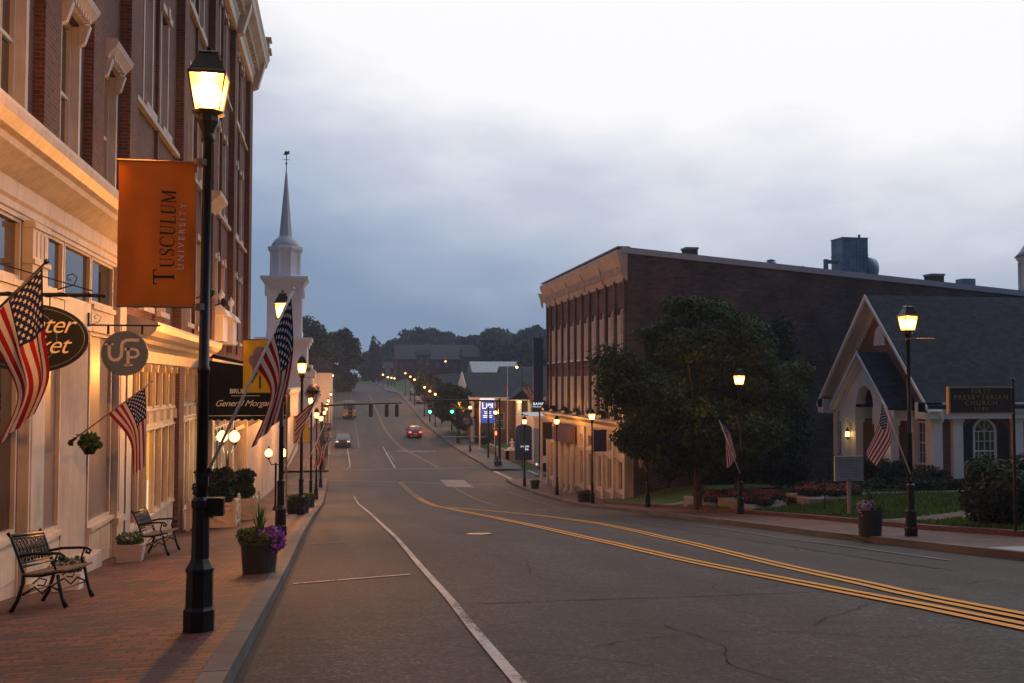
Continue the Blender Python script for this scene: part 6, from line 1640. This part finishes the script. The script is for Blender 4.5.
MB().cyl((0,0,0),(0,0,za_+.6),.13,.10,n=12).lathe((0,0,0),[(.25,0),(.25,.15),(.16,.4)],12).build('pole', M['black'], r)
MB().tube([(0,0,za_+.35),(-3,0,za_+.42),(-7.2,0,za_+.45)], [.09,.07,.05], 8).build('arm', M['black'], r)
for x in (xat(430,91)-14.75, xat(452,91)-14.75): signal_head(r, x, 0, za_-.25-.0, lit=2)
MB().box(-.55,-.15,-.1,.1,2.75,3.2).build('pedestrian_signal', M['shutter'], r)
MB().box(-.45,-.27,-.13,-.105,2.8,3.15).build('red_hand', M['red_light'], r)
# second mast beyond, heads seen from behind
r = empty('traffic_signal', (15.2, 101.0, sz(101)), 'farther signal pole on the right beyond the junction', 'traffic signal', 'signal masts at the junction')
MB().cyl((0,0,0),(0,0,5.2),.1,n=10).build('pole', M['black'], r); MB().tube([(0,0,2.1),(-4.6,0,2.15)], .05, 6).build('arm', M['metal'], r)

# ------------------------------------------------------------------ right side beyond the junction
gz0 = road_z(100)
r = empty('lit_sign', (xat(487.5,112), 112, road_z(112)), 'lit blue and white sign panel on two white posts', 'sign'); 
m = MB().box(-.95,-.83,-.06,.06,0,5.9).box(.80,.93,-.06,.06,0,5.9).build('post', M['white'], r)
bb = MB().box(-.80,.78,-.12,.12,3.15,5.75).build('panel', M['sign_blue'], r)
MB().box(-.80,.78,-.14,.14,5.76,5.95).build('top_light', M['sign_white'], r)
m = MB(); m.box(-.62,-.50,-.15,-.125,4.75,5.5).box(-.50,-.2,-.15,-.125,4.75,4.87).box(-.18,-.06,-.15,-.125,4.85,5.4).box(.48,.62,-.15,-.125,4.85,5.4).prism([(-.06+.3+.26*math.cos(R(a)),-.15,5.12+.26*math.sin(R(a))) for a in range(0,360,20)][::-1],(0,.025,0)).build('logo', M['sign_white'], bb)
MB().prism([(.24+.14*math.cos(R(a)),-.156,5.04+.10*math.sin(R(a))) for a in range(0,360,20)][::-1],(0,.004,0)).build('logo_centre', M['sign_blue'], bb)
for k, (w_, z_) in enumerate(((.42,4.42),(.36,4.22),(.55,3.98),(.5,3.80))): MB().box(-w_,w_,-.15,-.125,z_-.055,z_+.055).build('text_line', M['sign_white'], bb)
# low retaining wall, statue/urn, sign pylon
r = empty('sign_pylon', (xat(523.5,95), 95, road_z(95)), 'navy sign pylon with rounded top and small white letters behind the junction lamp', 'sign')
pts = [(-.82,0,0.3),(.82,0,0.3),(.82,0,3.3)]+[(.82*math.cos(R(a)),0,3.3+.42*math.sin(R(a))) for a in range(15,180,15)]+[(-.82,0,3.3)]
MB().prism(pts, (0,.35,0)).build('panel', M['blue'], r); MB().box(-.3,.3,.05,.3,-.3,.3).build('base', M['concrete'], r)
lettering('SALON', .24, M['sign_white'], r, (.12,-.02,1.6), space=1.1, offset=.006); lettering('SPA', .24, M['sign_white'], r, (.3,-.02,1.32), offset=.006)
r = empty('fountain', (xat(512,102), 102, road_z(102)+.1), 'white stepped garden fountain left of the navy pylon', 'fountain')
MB().lathe((0,0,0),[(1.0,0),(1.0,.12),(.7,.2),(.35,.25),(.3,.7),(.55,.85),(.5,.92),(.14,.98),(.14,1.4),(.3,1.5),(.1,1.6),(.08,1.9)],12).build('basin', M['whitepole'], r)
r = empty('fire_hydrant', (xat(497,90.5), 90.3, sz(90)), 'red and white hydrant at the foot of the right signal mast', 'hydrant')
MB().lathe((0,0,0),[(.2,0),(.2,.08),(.13,.1),(.13,.6),(.17,.62),(.15,.75),(.06,.84),(.03,.9)],10).build('body', M['terracotta'], r)
MB().cyl((-.22,0,.5),(.22,0,.5),.06,n=8).build('outlet', M['white'], r)
r = empty('retaining_wall', (0,0,0), 'low tan retaining wall before the green lawn past the junction', 'wall')
m = MB(); z = road_z(100)
m.box(16.8, 21.2, 99.5, 99.9, z-.2, z+.9); m.box(16.8, 17.1, 99.5, 112, z-.2, z+.9); m.build('wall', M['concrete'], r); MB().box(16.7,21.3,99.4,100,z+.9,z+1.0).build('cap', M['whitepole'], r)
# tall dark panel with a small lit name plate, fixed beyond the brick building
r = empty('blade_sign', (xat(538.0,83), 83, -2.5), 'tall dark blue vertical panel with a small lit name plate at its foot', 'sign')
MB().box(-.42,.42,-.12,.12,.95,6.3).build('panel', M['blue'], r); pb = MB().box(-.55,.55,-.14,.14,.38,.98).build('plate', M['shutter'], r)
lettering('BANK', .34, M['sign_white'], pb, (0,-.16,.68), space=1.1, offset=.006); MB().box(-.5,.5,-.155,-.142,.42,.46).build('rule', M['sign_white'], pb)
MB().cyl((.15,.1,-4.7),(.15,.1,.9),.07,n=8).build('post', M['black'], r)
# flagpole with flag
r = empty('flagpole', (xat(507.5,121), 121, road_z(121)), 'tall white flagpole in the lawn before the low bank', 'flagpole'); MB().cyl((0,0,0),(0,0,9.3),.09,.04,n=10).lathe((0,0,9.3),[(.03,0),(.09,.08),(.02,.18)],8).build('pole', M['whitepole'], r)
fy = 76.5
make_flag((xat(523.7,86)+.06, 86.7, 2.0-2.9), (0,0,1), 1.0, 'faded flag drooping from the slim black flagpole by the navy pylon', [(0,(0,-.04),(0,-.85)),(.5,(.55,-.5),(.45,-1.35)),(1,(.95,-1.5),(.80,-2.3))], 'black', seed=31)
r = empty('flagpole', (xat(523.7,86), 86.8, sz(87)), 'slim black flagpole behind the junction lamp', 'flagpole'); MB().cyl((0,0,0),(0,0,8.8),.05,.03,n=8).lathe((0,0,8.8),[(.02,0),(.06,.05),(.01,.1)],8).build('pole', M['black'], r)
# low bank with hipped dark roof and lit columns
BK = empty('bank_building', (0,0,0), 'low brick bank with a wide dark roof, white gable end and lit columns', 'building')
gy_ = 128; z0 = road_z(gy_)-.5; zE = -2.1
x0_, x1_ = xat(471,gy_), 40
m = MB(); wall_y(m, gy_+1.2, x0_+.8, x1_, z0, zE, [(x0_+3+k*4.2, x0_+4.6+k*4.2, z0+1.9, z0+4.0) for k in range(5)], .2); m.quad((x0_+.8,gy_+1.2,z0),(x0_+.8,gy_+14,z0),(x0_+.8,gy_+14,zE),(x0_+.8,gy_+1.2,zE)); m.build('wall', M['brick_brown'], BK)
wb = sash(1.6, 2.1, .08, 3, 3, fmat='white')
for k in range(5): put_window(wb, BK, (x0_+3.8+k*4.2, gy_+1.3, z0+1.9), -R(90))
rf = MB(); rf.prism([(x0_-.2,gy_-.2,zE+.2),(x0_-.2,gy_+15,zE+.2),(x0_-.2,gy_+7.4,zE+3.5)], (x1_-x0_+1,0,0)); rf.build('roof', M['roof'], BK)
tr2 = MB(); tr2.box(x0_-.3,x1_,gy_-.3,gy_+.0,zE-.25,zE+.2); tr2.prism([(x0_-.32,gy_-.3,zE+.15),(x0_-.32,gy_+15.1,zE+.15),(x0_-.32,gy_+7.4,zE+3.6)],(.1,0,0)); tr2.build('gable_trim', M['white'], BK)
cc = MB()
for px_ in (472, 519, 530, 556): MB().cyl((xat(px_,gy_+.3),gy_+.3,z0),(xat(px_,gy_+.3),gy_+.3,zE-.2),.32 if px_ != 519 else .45,n=12).build('column', M['whitepole'], BK)
pc = MB(); xx = xat(524, gy_-1); pc.prism([(xx-2.2,gy_-2.5,zE-.1),(xx+2.2,gy_-2.5,zE-.1),(xx,gy_-2.5,zE+1.5)],(0,4,0)); pc.build('porch_gable', M['roof'], BK)
MB().box(xat(519,gy_-2)-.3,xat(519,gy_-2)+.3,gy_-2.4,gy_-2.2,zE-.5,zE-.3).build('porch_light', M['globe'], BK)
pl_ = bpy.data.lights.new('porch_bulb','POINT'); pl_.energy = 60; pl_.color = (1,.75,.35); pl_.shadow_soft_size = .2
lo = bpy.data.objects.new('porch_bulb', pl_); COL.objects.link(lo); lo.parent = BK; lo.location = (xat(521,gy_-1.2), gy_-1.2, zE-.9)
# shops between bank and blade sign (cream wall)
NB = empty('cream_building', (0,0,0), 'cream building with dark openings just left of the white shopfront, across the side street', 'building')
m = MB(); xa = xat(534, 96); wall_y(m, 96, xa, xa+12, -8.2, -3.4, [(xa+.6+k*1.15, xa+1.25+k*1.15, -7.2, -4.2) for k in range(5)], .25); m.quad((xa,96,-8.2),(xa,106,-8.2),(xa,106,-3.4),(xa,96,-3.4)); m.quad((xa,96,-3.4),(xa+12,96,-3.4),(xa+12,106,-3.2),(xa,106,-3.2)); m.build('wall', M['whitepole'], NB)
MB().box(xa-.2,xa+12,95.7,95.99,-3.6,-3.3).build('cornice', M['white'], NB)
for k in range(5): MB().quad((xa+.6+k*1.15,96.2,-7.2),(xa+1.25+k*1.15,96.2,-7.2),(xa+1.25+k*1.15,96.2,-4.2),(xa+.6+k*1.15,96.2,-4.2)).build('window', M['glass'], NB)

# street trees of the right kerb beyond the junction
for i, (x, y, h, rx) in enumerate(((14.7,121.8,6.3,2.2),(15.6,129,6.2,2.4),(16.6,137,6.4,2.6),(16.2,143,6.6,2.8),(16.0,155,6.0,2.4),(16.4,172,6.0,2.4),(16.5,184,5.6,2.3),(17.5,205,6,2.6),(17.0,226,5.5,2.2))):
    make_tree('kerb_tree', (x, y, sz(y)), h, rx, 1.9, 'dark round kerbside tree on the right beyond the junction', 'small kerbside trees on the right beyond the junction', seed=110+i, n=2600 if y < 135 else 1200, size=.30 if y < 135 else .42, k=26, mat='leaf_dark', trunk_r=.11, rc=.34, limbs=4)
shrub(17.9, 100.5, 1.0, .8, 1.0, 'low shrub beside the white fountain', 130, n=700, size=.16, z=road_z(100)+.0)
shrub(20.6, 98, 1.2, .9, 1.1, 'low shrub right of the navy pylon', 131, n=700, size=.16, z=road_z(98))
shrub(17.6, 121, 1.6, 1.0, 1.6, 'leafy shrub under the lit blue sign', 132, n=900, size=.2, z=road_z(121))
# left trees far up the slope
for i, (x, y, h, rx, lb) in enumerate(((-4.5,215,14.5,5.6,'tall dark tree nearest the steeple on the left of the far slope'),(1.0,240,13.5,5.6,'dark tree leaning over the left lane on the far slope'),(-9,255,17,7,'tall dark tree behind the other left trees'),(-1.5,290,14.5,6.5,'dark tree at the top of the left tree group'))):
    make_tree('shade_tree', (x, y, road_z(y)-.2), h, rx, 1.2, lb, 'large dark trees left of the far road', seed=140+i, n=6500, size=.6, k=55, mat='leaf', trunk_r=.4, rc=.27)

# hill behind: named buildings and a band of trees
def block(name, label, x0, x1, y, dep, zb_, zt_, wall, roofh=2.5, nw=6, floors=2, gable=True, lit=(), group=None, cat='building', rmat='roof'):
    r = empty(name, ((x0+x1)/2, y, zb_), label, cat, group); w_ = (x1-x0)/2; h = zt_-zb_
    m = MB(); hl = []
    fh = h/floors
    for f in range(floors):
        for k in range(nw):
            xx = -w_+(k+.5)*2*w_/nw; hl.append((xx-.55, xx+.55, f*fh+fh*.32, f*fh+fh*.78))
    wall_y(m, 0, -w_, w_, 0, h, hl, .2); m.quad((-w_,0,0),(-w_,dep,0),(-w_,dep,h),(-w_,0,h)); m.quad((w_,0,0),(w_,0,h),(w_,dep,h),(w_,dep,0)); m.quad((-w_,dep,0),(w_,dep,0),(w_,dep,h),(-w_,dep,h))
    m.build('wall', M[wall], r)
    for i, q_ in enumerate(hl): MB().quad((q_[0],.15,q_[2]),(q_[1],.15,q_[2]),(q_[1],.15,q_[3]),(q_[0],.15,q_[3])).build('window', M['litwhite'] if i in lit else M['glass'], r)
    rr = MB()
    if gable: rr.prism([(-w_-.4,-.5,h),(-w_-.4,dep+.5,h),(-w_-.4,dep/2,h+roofh)], (2*w_+.8,0,0))
    else: rr.box(-w_-.2,w_+.2,-.2,dep+.2,h,h+.5)
    rr.build('roof', M[rmat], r)
    return r
def bx_(px0, px1, y): return xat(px0, y), xat(px1, y)
a, b = bx_(397, 478, 300); block('college_building', 'large dark brick institutional building below the hill trees', a, b, 300, 20, -4, 7.0, 'brick_red', 4.8, 9, 3, lit=())
a, b = bx_(417, 430, 297.5); block('college_wing', 'brick gabled wing in front of the large institutional building', a, b, 296, 4, -4, 8.2, 'brick_red', 1.6, 2, 3)
a, b = bx_(463, 478, 292); block('brick_house', 'brick house with a lit porch window on the hillside', a, b, 290, 9, -3, 7.6, 'brick_red', 3.0, 3, 2, lit=(1,))
a, b = bx_(440, 475, 205); block('cottage', 'low house with a dark roof between lamps and bank', a, b, 205, 9, -5.5, -1.0, 'siding', 2.6, 4, 1)
a, b = bx_(474, 520, 230); block('pale_house', 'pale roofed house above the low bank', a, b, 230, 10, -4.5, 2.0, 'siding', 3.0, 4, 1, rmat='metal')
a, b = bx_(505, 560, 190); block('shop_house', 'dark building behind the bank roof', a, b, 190, 10, -6, .6, 'brick_dark', 2.6, 5, 1)
a, b = bx_(383, 400, 360); block('brick_house', 'small dark brick house near the crest of the road', a, b, 360, 10, -1, 5.0, 'brick_red', 2.4, 3, 2)
r = empty('lit_banner', (xat(388,330), 330, 0), 'pale blue lit panel standing near the crest of the road', 'sign'); MB().box(-.9,.9,-.1,.1,1.2,5.8).build('panel', M['metal'], r); MB().box(-.1,.1,-.05,.05,-1,1.2).build('post', M['black'], r)
# white lights on poles near the crest
def pole_light(px, py, y, label, col='globe', group=None, h=None):
    d = y*math.cos(HEAD)+xat(px,y)*math.sin(HEAD); z = (382-py)/F*d; zb_ = road_z(y)+hill(xat(px,y),y)-.3
    r = empty('pole_light', (xat(px,y), y, zb_), label, 'light', group)
    MB().cyl((0,0,0),(0,0,z-zb_),.07,n=6).build('pole', M['black'], r); MB().lathe((0,0,z-zb_),[(.08,-.2),(.26,-.05),(.26,.12),(.06,.25)],8).build('lamp_head', M[col], r)
for i, (px, py) in enumerate(((383,374.3),(387.9,376.8),(391.5,377.5),(394.5,378))): pole_light(px, py, 255+8*i, 'small white light cluster lamp near the road crest', group='white lights near the road crest')
pole_light(445.5, 361, 270, 'white light high on the brick building wall')
pole_light(516.8, 367, 180, 'white light above the dark building behind the bank')
pole_light(357, 366+9, 330, 'faint light at the far left of the crest')
# hill trees
HT = [(372,352,420,9),(380,352,430,9),(390,345,400,10),(400,338,380,12),(410,333,395,13),(420,330,380,14),(430,330,400,14),(440,333,390,13),(450,334,410,13),(458,337,400,13),(466,338,380,12),(476,336,400,13),(486,333,390,14),(496,330,380,14),(506,334,400,13),(516,337,390,13),(526,335,380,13),(536,327,350,14),(545,330,380,14),(560,330,380,14),(365,358,500,9),(376,360,480,8),(408,350,330,8),(436,350,335,9),(470,350,325,9),(490,352,300,9),(508,352,280,8),(530,345,260,9),(540,352,230,8)]
for i, (px, py, y, rx) in enumerate(HT):
    d = y*math.cos(HEAD)+xat(px,y)*math.sin(HEAD); zt = (382-py)/F*d; zb_ = road_z(y)+hill(xat(px,y),y)-.5
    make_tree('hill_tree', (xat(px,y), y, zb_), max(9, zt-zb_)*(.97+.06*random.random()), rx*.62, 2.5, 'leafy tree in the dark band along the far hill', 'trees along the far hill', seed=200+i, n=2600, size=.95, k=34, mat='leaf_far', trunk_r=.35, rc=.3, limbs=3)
tag(bpy.data.objects.new('hill_woodland', None), kind='stuff') if False else None
cs = []; rs = []; g_ = random.Random(5)
for i in range(260):
    x = g_.uniform(-160, 330); y = g_.uniform(470, 640); z = road_z(y)+hill(x,y)
    if abs(x-5) < 16: continue
    cs.append((x, y, z+5)); rs.append((9,9,7))
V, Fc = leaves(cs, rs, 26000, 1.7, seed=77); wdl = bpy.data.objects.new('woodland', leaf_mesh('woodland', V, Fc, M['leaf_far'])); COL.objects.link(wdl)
tag(wdl, 'distant wood on the skyline behind the hill trees', 'wood', kind='stuff')
for i, (px, h) in enumerate(((372,15),(379,13),(367,11))):
    make_tree('spruce', (xat(px,330), 330+i*14, 0-.5), h, 2.3, .8, 'narrow conifer near the road crest', 'narrow conifers near the road crest', seed=260+i, n=1400, size=.55, k=26, shape='cone', mat='leaf_dark', trunk_r=.2, rc=.4)
# utility poles beyond the crest
for i, (px, y) in enumerate(((372,300),(369.5,380))):
    r = empty('utility_pole', (xat(px,y)+(2 if i == 0 else 0), y, road_z(y)), 'thin utility pole beside the far road crest', 'utility pole', 'utility poles by the road crest'); MB().cyl((0,0,0),(0,0,9),.14,.09,n=8).box(-1.1,1.1,-.06,.06,8.1,8.25).build('pole', M['bark'], r)
# ---- air
hz = MB(); hz.box(-425, 425, -45, 745, -12, 48)
hm_ = bpy.data.materials.new('haze'); hm_.use_nodes = True; nt = hm_.node_tree; nt.nodes.remove(nt.nodes['Principled BSDF'])
pv = nt.nodes.new('ShaderNodeVolumePrincipled'); pv.inputs['Color'].default_value = (.55,.72,1.0,1); pv.inputs['Density'].default_value = HAZE if 'HAZE' in globals() else .0005; pv.inputs['Anisotropy'].default_value = .3
L(nt, pv.outputs[0], nt.nodes['Material Output'].inputs['Volume'])
USE_HAZE = True
if USE_HAZE:
    ho = hz.build('haze', hm_); tag(ho, kind='stuff')
